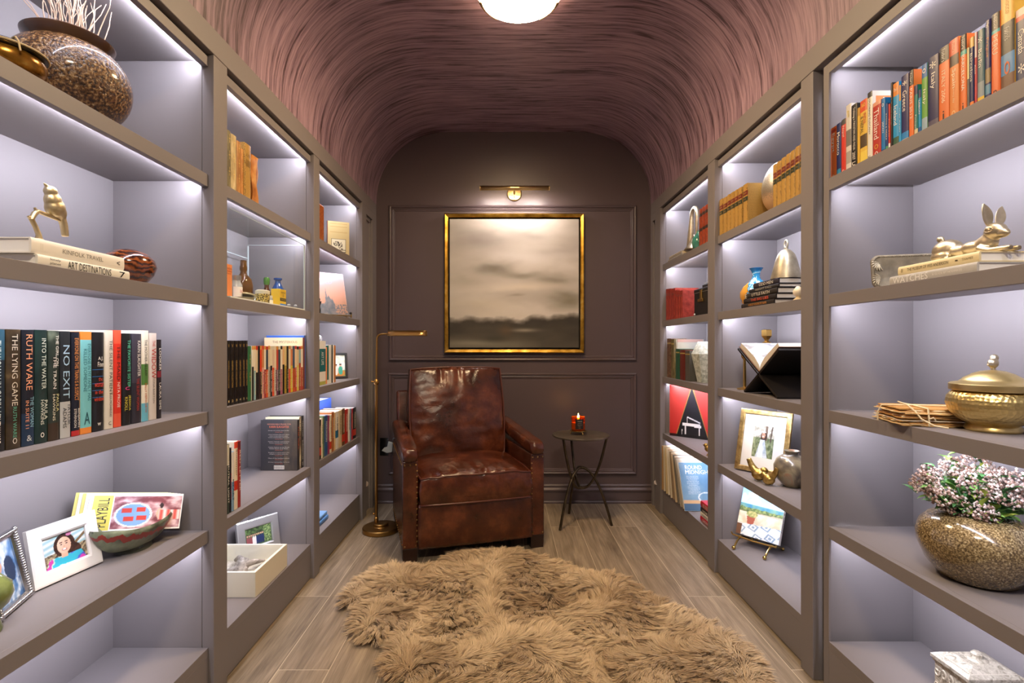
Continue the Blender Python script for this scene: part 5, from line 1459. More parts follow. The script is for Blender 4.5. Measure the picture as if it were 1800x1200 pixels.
t = thing('lidded_bowl', 'hammered brass bowl with a bird on its lid', 'bowl', (1.274, 1.340, z + .0006), .4)
HAM = mottled('hammered_brass', [(.3, '#bfa566'), (.6, '#dcc486'), (.8, '#eedcaa')], 8, .34, .92)
nt = HAM.node_tree; N, L_ = nt.nodes, nt.links
vor = N.new('ShaderNodeTexVoronoi'); vor.inputs['Scale'].default_value = 105; vor.inputs['Randomness'].default_value = .3
tc_ = [n for n in N if n.type == 'TEX_COORD'][0]
bpn = N.new('ShaderNodeBump'); bpn.inputs['Strength'].default_value = .55; bpn.inputs['Distance'].default_value = .004
L_.new(tc_.outputs['Object'], vor.inputs['Vector']); L_.new(vor.outputs['Distance'], bpn.inputs['Height']); L_.new(bpn.outputs[0], N['Principled BSDF'].inputs['Normal'])
SMB = mat('#d9c083', .32, .92, name='smooth_brass')
MB().lathe([(0, 0), (.056, 0), (.058, .004), (.056, .012), (.052, .017), (.054, .019)], 56).build('foot', SMB, t, smooth=True)
MB().lathe([(.052, .017), (.075, .030), (.091, .050), (.097, .070), (.094, .088), (.085, .100), (.078, .104)], 64, cap0=False, cap1=False).build('body', HAM, t, smooth=True, angle=70)
MB().lathe([(.082, .1035), (.089, .105), (.090, .108), (.090, .121), (.086, .124), (.07, .127), (.062, .134), (.060, .137), (.045, .146), (.043, .148), (.026, .155), (.010, .158), (0, .159)], 64).build('lid', SMB, t, smooth=True, angle=40)
blob('bird_finial', RAB, t, .0018, [((0, 0, .176), .0135, (1, .85, .95)), ((.006, 0, .190), .0095, (1, .95, 1))], [([(-.006, 0, .173), (-.026, 0, .172)], [.007, .0025]), ([(.012, 0, .190), (.019, 0, .190)], [.0035, .0008]), ([(0, 0, .156), (0, 0, .17)], [.006, .005])], 1)

z = ZS[1]
SPECK = mottled('speckled_stoneware', [(.36, '#4a3c28'), (.5, '#766341'), (.62, '#9a8660'), (.75, '#c8b892')], 240, .16, coat=.7, detail=2)
t = thing('vase', 'broad speckled brown stoneware vase full of dried flowers', 'vase', (1.262, 1.372, z + .0006))
MB().lathe([(0, 0), (.070, 0), (.085, .006), (.112, .040), (.128, .080), (.132, .108), (.124, .138), (.104, .160), (.078, .172), (.066, .174), (.060, .168), (.056, .14)], 64, cap1=False).build('body', SPECK, t, smooth=True, angle=70)
t = thing('dried_flowers', 'clusters of dried pinkish flowers and green leaves in the broad vase', 'flowers', (1.262, 1.372, z + .14))
rr = random.Random(5)
PET = [mat(c, .8, name='dried_petal') for c in ('#bda79f', '#957a6e', '#6e5042', '#dccfc6')]
LEAF = [mat(c, .5, name='leaf') for c in ('#3f6b3a', '#6f9a4a', '#a9b84c', '#57804e')]
heads = [(-.115, .03, .105, .036), (-.085, .05, .128, .030), (-.10, -.01, .082, .032), (-.06, .0, .055, .036), (-.03, -.05, .052, .032), (-.015, -.02, .125, .050), (.02, -.06, .105, .046), (-.02, .05, .150, .034), (.06, -.03, .13, .042), (.08, .03, .12, .04), (.05, .06, .15, .04), (.09, -.05, .085, .036), (.0, .07, .11, .03)]
for hx_, hy, hz_, hr in heads:
    q = MB()
    q.tube([(hx_ * .25, hy * .25, -.04), (hx_ * .6, hy * .6, .03), (hx_, hy, hz_)], .0022, 5)
    q.build('stem', LEAF[0], t)
    q = MB()
    for k in range(int(4600 * hr)):
        th, ph = math.acos(1 - 2 * rr.random()), rr.uniform(0, 2 * PI)
        r_ = hr * rr.uniform(.62, 1.0)
        d = Vector((math.sin(th) * math.cos(ph), math.sin(th) * math.sin(ph), math.cos(th) * .85))
        q.ball(Vector((hx_, hy, hz_)) + d * r_, rr.uniform(.0028, .0050), 5, mi=rr.choice((0, 0, 1, 1, 2, 3)))
    q.build('flower_head', PET, t, weld=False, smooth=True, angle=None)
q = MB()
def leaf(q, p, d, ln, wd, mi):
    d = d.normalized(); s_ = d.cross(Vector((0, 0, 1)));  s_ = s_.normalized() if s_.length > .01 else Vector((1, 0, 0)); n_ = s_.cross(d)
    vs = [p]; rows = 5
    for k in range(1, rows):
        f = k / rows; w_ = wd * math.sin(PI * f ** .8); c_ = p + d * ln * f + n_ * (.25 * ln * f * (1 - f))
        vs += [c_ - s_ * w_ + n_ * w_ * .35, c_, c_ + s_ * w_ + n_ * w_ * .35]
    vs.append(p + d * ln - n_ * ln * .05)
    fs = [(0, 2, 1), (0, 3, 2)]
    for k in range(rows - 2):
        b_ = 1 + 3 * k
        fs += [(b_, b_ + 1, b_ + 4, b_ + 3), (b_ + 1, b_ + 2, b_ + 5, b_ + 4)]
    b_ = 1 + 3 * (rows - 2)
    fs += [(b_, b_ + 1, len(vs) - 1), (b_ + 1, b_ + 2, len(vs) - 1)]
    q.add(vs, fs, mi)
for k in range(300):
    hx_, hy, hz_, hr = rr.choice(heads)
    f = rr.uniform(.35, 1.0)
    p = Vector((hx_ * f + rr.uniform(-.02, .03), hy * f + rr.uniform(-.03, .03), .02 + (hz_ - .02) * f * rr.uniform(.5, 1.3)))
    d = Vector((hx_ + rr.uniform(-.09, .12), hy + rr.uniform(-.1, .09), rr.uniform(-.02, .09)))
    leaf(q, p, d, rr.uniform(.026, .050), rr.uniform(.008, .0135), rr.choice((0, 0, 1, 1, 2, 3)))
q.build('leaves', LEAF, t, weld=False, smooth=True, angle=None, fixn=False)

z = ZS[0]
CARV = mottled('pale_carved_metal', [(.3, '#8d8471'), (.5, '#c4bba8'), (.75, '#e4dccb')], 60, .45, .35, bump=.8, bdist=.004, warp=1.5)
t = thing('carved_box', 'ornate carved silver-grey casket with a knob on the lid, on the lowest shelf', 'box', (1.335, 1.447, z + .0006))
MB().box((-.082, -.060, 0), (.07, .060, .012)).box((-.078, -.056, .012), (.066, .056, .098)).box((-.082, -.060, .098), (.07, .060, .106)).build('box_body', CARV, t, weld=False, bevel=.002)
q = MB()
lv = []
for s_, h_ in ((0, .1065), (0, .116), (.010, .122), (.034, .134), (.040, .136)):
    lv.append([(-.085 + s_, -.063 + s_ * .8, h_), (.073 - s_, -.063 + s_ * .8, h_), (.073 - s_, .063 - s_ * .8, h_), (-.085 + s_, .063 - s_ * .8, h_)])
q.add([p for r_ in lv for p in r_], [(j * 4 + i, j * 4 + (i + 1) % 4, (j + 1) * 4 + (i + 1) % 4, (j + 1) * 4 + i) for j in range(4) for i in range(4)] + [(3, 2, 1, 0), (16, 17, 18, 19)])
lid = q.build('lid', CARV, t)
MB().lathe([(.026, .1358), (.024, .139), (.014, .141), (.012, .146), (.0135, .151), (.008, .157), (0, .158)], 28, c=(-.006, 0, 0)).build('knob', CARV, lid, smooth=True, angle=50)
q = MB()
rr = random.Random(8)
for sd in range(2):
    for k in range(5):
        for m_ in range(2):
            cx_, cz_ = -.046 + .023 * k, .032 + .040 * m_
            a0 = rr.uniform(0, 6)
            pts = []
            for i in range(12):
                a = a0 + i * .55; r_ = .0105 * (1 - i / 14)
                pts.append((-.0795, cx_ + r_ * math.cos(a), cz_ + r_ * 1.4 * math.sin(a)) if sd == 0 else (cx_ * 1.25 - .006 + r_ * math.cos(a), -.0575, cz_ + r_ * 1.4 * math.sin(a)))
            q.tube(pts, [.0026 - .0001 * i for i in range(12)], 6)
q.build('scroll_pattern', mat('#d9d0be', .45, .35, name='raised_carving'), t, weld=False, smooth=True)
q = MB()
for a in range(26):
    f = a / 26
    q.ball((-.066 + .126 * f, -.050, .1225 + .0), .0042, 6, s=(1, 1, .7)); q.ball((-.066 + .126 * f, .050, .1225), .0042, 6, s=(1, 1, .7))
for a in range(16):
    f = a / 16
    q.ball((-.070, -.046 + .092 * f, .1235), .0042, 6, s=(1, 1, .7))
q.build('bead_edging', mat('#d9d0be', .45, .35, name='raised_carving'), t, weld=False, smooth=True)

# ---- middle bookcase
z = ZS[4]
G = 'gilt antique books, table side'
def yl(a): return 1140 + a / 5.217
for k, (a, b_, yt) in enumerate([(645, 681, 350.5), (682, 717, 347), (718, 749, 342), (750, 786, 338), (787, 817, 334), (818, 855, 330)]):
    shelf_book(1, 1.122, z, yl(a), yl(b_), yt, .125, GILT, 'gilt-patterned antique book before the speckled egg, %s from the far side' % ORD[k], bands=[(.70, .82, '#6e2420'), (.55, .665, '#2c3527')], pages=PAGEY, group=G,
               texts=[('VERNE', .76, .03, .7, '#d8b060', 'h'), ('VOL', .607, .03, .5, '#d8b060', 'h')])
shelf_book(1, 1.122, z, yl(862), yl(906), 324, .125, GILT, 'gilt-patterned antique book set apart beside the speckled egg', bands=[(.70, .82, '#6e2420'), (.55, .665, '#2c3527')], pages=PAGEY, group=G, texts=[('VERNE', .76, .03, .7, '#d8b060', 'h'), ('VOL', .607, .03, .5, '#d8b060', 'h')])
b = thing('book', 'plain tan antique book between the gilt set and the speckled egg', 'book', (1.150, 2.215, z + .0006), 0, G)
for k, (a, b_, yt) in enumerate([(1136, 1171, 289.5), (1172, 1212, 284), (1213, 1254, 277.5), (1255, 1296, 271), (1297, 1339, 265), (1340, 1379, 258), (1380, 1420, 252)]):
    shelf_book(1, 1.122, z, yl(a), yl(b_), yt, .125, GILT, 'gilt-patterned antique book past the speckled egg, %s from it' % ORD[k], bands=[(.68, .80, '#6e2420'), (.53, .645, '#2c3527')], pages=PAGEY, group=G,
               texts=[('HUGO', .74, .03, .7, '#d8b060', 'h'), ('VOL', .587, .03, .5, '#d8b060', 'h')])
bpy.data.objects.remove(b, do_unlink=True)
def egg_mat():
    m = bpy.data.materials.new('silver_to_peach_glaze'); m.use_nodes = True
    nt = m.node_tree; N, L = nt.nodes, nt.links; b = N['Principled BSDF']
    tc = N.new('ShaderNodeTexCoord'); sp = N.new('ShaderNodeSeparateXYZ'); L.new(tc.outputs['Object'], sp.inputs[0])
    n = N.new('ShaderNodeTexNoise'); n.inputs['Scale'].default_value = 260; n.inputs['Detail'].default_value = 2; L.new(tc.outputs['Object'], n.inputs['Vector'])
    ma = N.new('ShaderNodeMath'); ma.operation = 'MULTIPLY_ADD'; ma.inputs[1].default_value = .10; L.new(n.outputs['Fac'], ma.inputs[0]); L.new(sp.outputs['Z'], ma.inputs[2])
    mr = N.new('ShaderNodeMapRange'); mr.inputs[1].default_value = .05; mr.inputs[2].default_value = .27; L.new(ma.outputs[0], mr.inputs[0])
    r = N.new('ShaderNodeValToRGB'); e = r.color_ramp.elements
    e[0].position = .1; e[0].color = (*lin('#c99a62'), 1); e[1].position = .95; e[1].color = (*lin('#cfcbc0'), 1)
    for p_, c_ in ((.34, '#c7a077'), (.48, '#7d705e'), (.62, '#8d8678')):
        q = e.new(p_); q.color = (*lin(c_), 1)
    L.new(mr.outputs[0], r.inputs[0]); L.new(r.outputs[0], b.inputs['Base Color']); b.inputs['Roughness'].default_value = .4; b.inputs['Metallic'].default_value = .2
    return m
t = thing('egg_ornament', 'large speckled egg, silver above and peach below, between the gilt books', 'ornament', (1.237, 2.306, z + .0006))
MB().lathe([(0, 0), (.030, 0), (.032, .012), (.026, .022)], 36).build('stand', mat('#1d1916', .4, name='black_wood'), t, smooth=True, angle=40)
MB().lathe([(0, .014)] + [(.079 * math.sin(a) * (1 + .10 * math.cos(a)), .132 - .118 * math.cos(a)) for a in [PI * i / 22 for i in range(1, 22)]] + [(0, .250)], 48).build('egg', egg_mat(), t, smooth=True, angle=None)

z = ZS[3]
def world_vase():
    m = bpy.data.materials.new('blue_and_ochre_painted_glaze'); m.use_nodes = True
    nt = m.node_tree; N, L = nt.nodes, nt.links; b = N['Principled BSDF']
    tc = N.new('ShaderNodeTexCoord'); n = N.new('ShaderNodeTexNoise'); n.inputs['Scale'].default_value = 13; n.inputs['Detail'].default_value = 6; n.inputs['Distortion'].default_value = .6
    L.new(tc.outputs['Object'], n.inputs['Vector'])
    sp = N.new('ShaderNodeSeparateXYZ'); L.new(tc.outputs['Object'], sp.inputs[0])
    ma = N.new('ShaderNodeMath'); ma.operation = 'MULTIPLY_ADD'; ma.inputs[1].default_value = -2.6; L.new(sp.outputs['Z'], ma.inputs[0]); L.new(n.outputs['Fac'], ma.inputs[2])
    r = N.new('ShaderNodeValToRGB'); r.color_ramp.interpolation = 'CONSTANT'; e = r.color_ramp.elements
    e[0].position = 0; e[0].color = (*lin('#2a78b4'), 1); e[1].position = .255; e[1].color = (*lin('#d59a3c'), 1)
    for p_, c_ in ((.02, '#4aa7d4'), (.07, '#a9d6e6'), (.10, '#2f8ec4'), (.16, '#bfe0ea'), (.19, '#3d97c8'), (.245, '#8a5a24')):
        q = e.new(p_); q.color = (*lin(c_), 1)
    L.new(ma.outputs[0], r.inputs[0]); L.new(r.outputs[0], b.inputs['Base Color']); b.inputs['Roughness'].default_value = .15; b.inputs['Coat Weight'].default_value = .6
    return m
t = thing('vase', 'blue and ochre painted bottle vase with a flared neck', 'vase', (1.230, 2.520, z + .0006))
MB().lathe([(0, 0), (.036, 0), (.040, .004), (.062, .028), (.074, .060), (.074, .084), (.060, .112), (.036, .134), (.021, .148), (.017, .162), (.018, .178), (.024, .192), (.032, .202), (.030, .203), (.020, .19)], 56, cap1=False).build('body', world_vase(), t, smooth=True, angle=70)
G = 'stacked thrillers under the bell'
st = [('#201c1a', 'lowest book of the stack under the bell, ochre capitals', .300, .020, 'NOBODY KNOWS MY NAME', '#c98a3c', 2.462, 1.130), ('#1b1718', 'black book with red capitals, second from the bottom under the bell', .292, .022, 'THE BIG LIES', '#e05a3c', 2.445, 1.133),
      ('#211d1b', 'black book with a white foot, middle of the stack under the bell', .29, .024, 'LITTLE FAITH', '#e8e2d6', 2.440, 1.136), ('#1d1b1e', 'thin dark book second from the top under the bell', .26, .016, 'NIGHT FALL', '#b8b2a8', 2.405, 1.140), ('#262331', 'violet-black book topmost of the stack under the bell', .22, .024, 'ODD MEN', '#e6e2da', 2.372, 1.144)]
zz = z + .0006
for k, (c_, lab, ln, th, s_, ic, ye, xx) in enumerate(st):
    flat_book((xx, ye, zz), PI, ln, .165, th, c_, lab, [(s_, .52, .55, .55, ic)] + ([('E', .05, .06, .8, '#e8d8b8')] if k == 2 else []), G, bands=())
    zz += th + .0006
BELLM = mottled('silvered_bell_metal', [(.3, '#8f8672'), (.6, '#b8ae96'), (.8, '#d8cfb8')], 22, .4, .7)
t = thing('bell', 'tall silver-gold hand bell standing on the stack of thrillers', 'bell', (1.205, 2.205, zz))
MB().lathe([(.056, 0), (.061, 0), (.059, .012), (.050, .048), (.042, .080), (.034, .104), (.020, .122), (.008, .128), (.008, .134), (0, .135)], 48, cap0=False).build('body', BELLM, t, smooth=True, angle=60)
MB().tube([(0, .0115 * math.cos(a), .150 + .0165 * math.sin(a)) for a in [i * PI / 12 for i in range(24)]], .0042, 8, closed=True).build('ring_handle', BELLM, t, smooth=True, angle=None)
t = thing('shell_ornament', 'small cream shell by the post, beside the stack of thrillers', 'ornament', (1.118 + .052, 2.050, z + .0006))
MB().lathe([(0, 0), (.018, 0), (.020, .006), (.010, .014), (.008, .02)], 20).build('base', mat('#d9c49a', .5, name='cream_stone'), t, smooth=True)
blob('shell', mat('#e9dcc0', .5, name='cream_shell'), t, .002, [((0, 0, .036), .020, (1, 1.1, 1)), ((.004, .01, .050), .012, (1, 1, 1))], [], 2)

z = ZS[2]
BLKW = mat('#191513', .42, name='black_stained_wood', bump=(60, .1, .001))
t = thing('book_stand', 'black X-shaped book stand holding an open picture book', 'book stand', (1.130, 2.30, z + .0006))
def slab(mb, y0, z0, y1, z1, x0, x1, th, mi=0):
    d = Vector((0, y1 - y0, z1 - z0)).normalized(); n_ = Vector((0, -d.z, d.y)) * th / 2
    a, b_ = Vector((0, y0, z0)), Vector((0, y1, z1))
    vs = [Vector((x, 0, 0)) + p for x in (x0, x1) for p in (a - n_, b_ - n_, b_ + n_, a + n_)]
    return mb.add(vs, [(0, 3, 2, 1), (4, 5, 6, 7), (0, 1, 5, 4), (1, 2, 6, 5), (2, 3, 7, 6), (3, 0, 4, 7)], mi)
zm = .094
MBa = MB(); slab(MBa, .222 - .02, .206, -.165, .004, 0, .24, .010); MBa.build('panel', BLKW, t, bevel=.001)
MBb = MB(); slab(MBb, .135, .004, -.178, .206, 0, .24, .010); MBb.build('panel', BLKW, t, bevel=.001)
t = thing('book', 'open picture book with grey rocky pages lying in the X-shaped stand', 'book', (1.134, 2.30, z + .0006), 0, 'open books')
def rocks(u, v):
    k = nz(u, v, 4, 3) + .5 * nz(u, v, 13, 1)
    return mix(hx('#8d8c8a'), hx('#f2f0ec'), .55 + k)
def rib(y0, z0, y1, z1, up_, mb, th0, th1):
    pass
yc, zc_ = -.003, .106
for nm, (ye, ze), sgn in (('page_block', (.190, .216), 1), ('page_block', (-.166, .216), -1)):
    d = Vector((0, ye - yc, ze - zc_)); n_ = Vector((0, -d.z, d.y)).normalized() * (1 if sgn > 0 else -1)
    if n_.z < 0: n_ = -n_
    prof = []
    for f, th in ((0, .006), (.12, .022), (.35, .030), (.7, .026), (1, .020)):
        p = Vector((0, yc, zc_)) + d * f
        prof.append((p, p + n_ * th))
    vs = [p for x in (.004, .232) for pr_ in prof for p in (pr_[0] + Vector((x, 0, 0)), pr_[1] + Vector((x, 0, 0)))]
    k = len(prof) * 2
    fs, ms = [], []
    for j in range(len(prof) - 1):
        a = 2 * j
        fs += [(a, a + 2, a + 3, a + 1), (k + a, k + a + 1, k + a + 3, k + a + 2), (a + 1, a + 3, k + a + 3, k + a + 1), (a, k + a, k + a + 2, a + 2)]
    fs += [(0, 1, k + 1, k), (k - 2, 2 * k - 2, 2 * k - 1, k - 1)]
    MB().add(vs, fs).build('page_block', mat('#d9d2c6', .7, name='page_edges', bump=(700, .2, .001)), t, weld=False)
    # printed page surface
    me_v, cols, fs2 = [], [], []
    nu, nv = 28, 24
    ptop = [pr_[1] + n_ * .0006 for pr_ in prof]; fr = (0, .12, .35, .7, 1)
    for j in range(nv + 1):
        f = j / nv
        s_ = max(i for i in range(5) if fr[i] <= f + 1e-9); s_ = min(s_, 3)
        q_ = (f - fr[s_]) / (fr[s_ + 1] - fr[s_])
        pt = ptop[s_] * (1 - q_) + ptop[s_ + 1] * q_
        for i in range(nu + 1):
            me_v.append(pt + Vector((.004 + .228 * i / nu, 0, 0))); cols += [*lin(rocks(i / nu, f * sgn)), 1]
    fs2 = [(j * (nu + 1) + i, j * (nu + 1) + i + 1, (j + 1) * (nu + 1) + i + 1, (j + 1) * (nu + 1) + i) for j in range(nv) for i in range(nu)]
    me = bpy.data.meshes.new('picture'); me.from_pydata(me_v, [], fs2)
    ca = me.color_attributes.new('Col', 'FLOAT_COLOR', 'POINT'); ca.data.foreach_set('color', cols); me.materials.append(PIC)
    o = bpy.data.objects.new('picture', me); C.objects.link(o); o.parent = t
    cv = MB(); slab(cv, yc + d.y * .02, zc_ + d.z * .02 - .002, ye + d.y * .03, ze + d.z * .03 - .002, 0, .236, .003); cv.build('cover', mat('#6a4a36', .5, name='printed_cover'), t)
GOLDB = mat('#caa45c', .28, 1.0, name='bright_brass')
def candlestick(loc, label, prof, facets=6):
    t = thing('candlestick', label, 'candlestick', loc, 0, 'brass candlesticks behind the book stand')
    MB().lathe(prof[0], facets).build('base', GOLDB, t)
    MB().lathe(prof[1], facets).build('stem', GOLDB, t)
    MB().lathe(prof[2], facets).build('cup', GOLDB, t)
candlestick((1.308, 2.572, z + .0006), 'faceted brass candlestick whose cup rises above the open book', ([(0, 0), (.034, 0), (.034, .006), (.012, .012)], [(.010, .012), (.008, .19), (.014, .205), (.024, .212), (.024, .236), (.012, .244)], [(.010, .244), (.012, .252), (.026, .270), (.026, .300), (.016, .303)]))
candlestick((1.210, 2.600, z + .0006), 'slim brass candlestick seen low behind the crossed black boards', ([(0, 0), (.036, 0), (.036, .005), (.014, .012)], [(.008, .012), (.0065, .15)], [(.0066, .15), (.016, .165), (.016, .19), (.010, .192)]), 20)

z = ZS[1]
def girl_in_garden(u, v):
    c = mix(hx('#4f5c3e'), hx('#98a27c'), .5 + nz(u, v, 8, 4))
    if v > .62: c = mix(hx('#8d8a78'), hx('#e2dfd2'), .5 + nz(u, v, 6, 9))
    if .55 < u < .66 and v > .55: c = hx('#6a5a4c')
    if abs(u - .84 - .1 * (v - .7)) < .035 and v > .5: c = hx('#4e4238')
    if ell(u, v, .50, .66, .15, .16): c = hx('#3a261c')
    if v < .56 and abs(u - .46) < .10 + (.56 - v) * .34: c = mix(hx('#9fb0c0'), hx('#c9d3da'), .5 + nz(u, v, 9))
    if v < .56 and abs(u - .40) < .05 + (.56 - v) * .16: c = mix(hx('#cfdbd9'), hx('#e6ece8'), .5 + nz(u, v, 9))
    if ell(u, v, .48, .70, .085, .095): c = hx('#c2957a')
    if ell(u, v, .48, .80, .10, .025): c = hx('#e8e4dc')
    if ell(u, v, .47, .665, .035, .014): c = hx('#f4ece4')
    for ex in (.445, .515):
        if ell(u, v, ex, .715, .013, .009): c = hx('#2a1c18')
    return c
M = lean_M((1.160, 2.590, z + .003), (.155, -.215), 13)
picture_frame('photo_frame', 'gold photo frame with a white mount and a girl in a pale dress', M, .252, .305, .024, .014, mottled('distressed_gilt', [(.3, '#7c6236'), (.6, '#b3955c'), (.8, '#d8c08c')], 40, .38, .7), girl_in_garden, 64, mount=.052, mount_m=mat('#d9d6cf', .7, name='mount_board'), lip=.002)
GILTB = mottled('gilt_bird', [(.3, '#a5823f'), (.6, '#cfae66'), (.8, '#e8d096')], 60, .3, .95, bump=.3)
for (x_, y_, sc, rz_, lab) in ((1.165, 2.362, 1.12, -.75, 'larger gilt bird, tail up, before the gold frame'), (1.172, 2.288, .95, 2.3, 'smaller gilt bird beside the smoky round vase')):
    t = thing('bird_figurine', lab, 'figurine', (x_, y_, z + .0006), rz_, 'pair of gilt birds')
    t.scale = (sc, sc, sc)
    blob('bird', GILTB, t, .002, [((0, 0, .026), .025, (1.15, .95, 1.0)), ((.020, 0, .044), .015, (1.05, .95, 1))], [([(-.010, 0, .034), (-.028, 0, .058), (-.040, 0, .086)], [.018, .013, .010]), ([(.031, 0, .045), (.043, 0, .045)], [.005, .0012])], 2)
RAKU = mottled('smoky_raku_glaze', [(.30, '#3a352e'), (.42, '#6b5f4c'), (.52, '#8f8468'), (.60, '#9a6a4e'), (.70, '#7c8462'), (.82, '#b5aa94')], 9, .28, coat=.3, warp=1.2)
t = thing('vase', 'round smoky grey-green raku vase with a short neck, by the gilt birds', 'vase', (1.268, 2.272, z + .0006))
MB().lathe([(0, 0), (.034, 0), (.038, .004), (.060, .030), (.073, .064), (.074, .090), (.062, .118), (.042, .134), (.028, .140), (.027, .148), (.032, .157), (.030, .158), (.023, .15)], 48, cap1=False).build('body', RAKU, t, smooth=True, angle=70)

z = ZS[0]
def terrace(u, v):
    if v > .56: c = mix(hx('#a9d4ec'), hx('#4a9ad4'), (v - .56) * 2.4)
    else: c = hx('#d8c8ae')
    if v > .6 and nz(u, v, 3.4, 2) > .18: c = mix(c, hx('#f2f6f8'), .8)
    if .50 < v < .58: c = mix(hx('#3a7a9a'), hx('#6f9a8a'), .5 + nz(u, v, 7))
    if .42 + .04 * u < v < .51 + .02 * nz(u, 0, 9): c = mix(hx('#4a5c34'), hx('#8d9a5c'), .5 + nz(u, v, 18))
    if .40 < v < .47 and (u * 40) % 1 < .5: c = mix(c, hx('#5a4a34'), .6)
    if .22 < v <= .42: c = mix(hx('#cdb995'), hx('#e8dcc4'), .5 + nz(u, v, 6))
    if abs(u - .30) < .12 - (.42 - v) * .25 and .18 < v < .36: c = hx('#a85a44')
    if ell(u, v, .31, .40, .13, .06): c = mix(hx('#7a8a4a'), hx('#c8b87a'), .5 + nz(u, v, 22))
    if v < .20 + .06 * u:
        k = (abs(((u * 3 + v * 2) % 1) - .5) + abs(((v * 5 - u) % 1) - .5))
        c = hx('#8ea4b4') if .3 < k < .45 or k < .14 else hx('#e4e6e4')
    if u < .12 and v < .2: c = hx('#6a4a34')
    return c
G = 'books on easels'
dx = Vector((.106, -.143, 0)).normalized()
M = lean_M(Vector((1.178, 2.630, z + .062)) , dx, 20)
t = thing('magazine', 'thick landscape-covered magazine on the brass easel with ball feet', 'magazine', M.translation)
L = M.copy(); L.translation = (0, 0, 0)
MB().box((0, 0, -.018), (.215, .272, 0), M=L).build('pages', PAGEW, t)
MB().box((.2152, .0, -.018), (.2162, .272, 0), M=L).build('spine', mat('#e6e2da', .4, name='printed_cover'), t)
painted('cover_picture', .215, .272, 80, 100, terrace, PIC, t, L @ Matrix.Translation((0, 0, .0006)))
lettering('lettering', 'HOME & DESIGN', .16, .010, mat('#4a4a4a', .5, name='ink'), t, L @ Matrix(((0, 0, 1, .2168), (1, 0, 0, .14), (0, 1, 0, -.009), (0, 0, 0, 1))) if False else L @ Matrix.Translation((.2168, .14, -.009)) @ Matrix(((0, 0, 1, 0), (-1, 0, 0, 0), (0, -1, 0, 0), (0, 0, 0, 1))))
lettering('title', 'Country', .11, .026, mat('#eef6fa', .5, name='ink'), t, L @ Matrix.Translation((.120, .243, .0014)))
t = thing('easel', 'brass easel with round ball feet holding the landscape magazine', 'easel', (1.178, 2.630, z + .0006), 0)
nn = dx.cross(Vector((0, 0, 1)))
def e2(a, f, h): return dx * a + nn * f + Vector((0, 0, h))
q = MB()
for a in (.030, .185):
    MB().tube([e2(a, .070, .008), e2(a, .040, .036), e2(a, .004, .052)], .0048, 10).build('front_leg', POL, t, smooth=True)
    MB().ball(e2(a, .072, .0095), .0095, 16).build('ball_foot', POL, t, smooth=True, angle=None)
    MB().tube([e2(a, .004, .052), e2(a, -.06, .030), e2(a, -.105, .008)], .0042, 10).build('rear_leg', POL, t, smooth=True)
    MB().ball(e2(a, -.107, .0088), .0088, 16).build('ball_foot', POL, t, smooth=True, angle=None)
MB().tube([e2(-.006, .030, .068), e2(-.004, .022, .056), e2(.10, .020, .050), e2(.215, .020, .056), e2(.219, .028, .068)], .004, 10).build('ledge_bar', POL, t, smooth=True)
MB().tube([e2(.10, -.004, .045), e2(.10, -.036, .049), e2(.10, -.054, .13), e2(.10, -.098, .25)], .004, 10).build('back_rest', POL, t, smooth=True)

# ---- end bookcase
z = ZS[4]
G = 'books under the brass loop'
flat_book((1.140, 3.615, z + .0006), PI, .285, .15, .022, mat('#8a8478', .6, name='grey_cloth'), 'lower grey cloth book under the looping brass sculpture', [('* *', .5, .2, .3, '#5a564c')], G, pages=PAGEY)
flat_book((1.144, 3.600, z + .0232), PI, .255, .145, .022, mat('#a59c8c', .6, name='grey_cloth'), 'upper grey cloth book under the looping brass sculpture', [('* *', .5, .2, .3, '#5a564c')], G, pages=PAGEY)
t = thing('loop_sculpture', 'tall looping brass horn-like sculpture on the two grey books', 'sculpture', (1.215, 3.330, z + .0458))
pts, rs = [], []
for i in range(25):
    f = i / 24
    if f < .42:
        g = f / .42; p = (0, .055 - .030 * g ** .7, .004 + .215 * g); r_ = .026 - .012 * g
    elif f < .66:
        g = (f - .42) / .24; a = PI * (1 - g); p = (0, -.022 + .047 * math.cos(PI - a), .219 + .045 * math.sin(a)); r_ = .014 - .001 * g; p = (0, -.022 - .047 * math.cos(PI * g + PI), .219 + .045 * math.sin(PI * g)); p = (0, -.022 + .047 * math.cos(PI * g), .219 + .045 * math.sin(PI * g))
    else:
        g = (f - .66) / .34; p = (0, -.069 + .010 * g - .020 * math.sin(PI * g) * 0, .219 - .150 * g); r_ = .013 - .005 * g
    pts.append(p); rs.append(r_)
MB().tube(pts, rs, 16).build('loop', RAB, t, smooth=True, angle=60)
MB().lathe([(.055, 0), (.052, .008), (.03, .03), (.018, .06), (.012, .075), (0, .076)], 24, c=(0, .0, 0)).build('base', RAB, t, smooth=True, angle=60)
MB().tube([(0, .0, .07), (0, -.03, .082), (0, -.045, .060), (0, -.058, .070)], [.012, .009, .008, .010], 10).build('curl', RAB, t, smooth=True)
t = thing('vase', 'small sea-green ceramic bulb squeezed beside the rust-orange books', 'vase', (1.175, 3.130, z + .0006))
MB().lathe([(0, 0), (.022, 0), (.034, .02), (.040, .05), (.034, .08), (.016, .10), (.010, .115), (.012, .12), (0, .12)], 32).build('body', mottled('sea_green_glaze', [(.3, '#2f6a5c'), (.6, '#4f9a86'), (.8, '#8cc4b2')], 16, .2, coat=.5), t, smooth=True, angle=60)
z = ZS[3]
t = thing('case', 'black vintage case with a brass latch beside the red books', 'case', (1.150, 2.865, z + .0006))
BLKL = mat('#1b1a1a', .4, name='black_leatherette', bump=(220, .2, .001))
MB().box((0, 0, 0), (.20, .270, .140)).build('case_body', BLKL, t, bevel=.004)
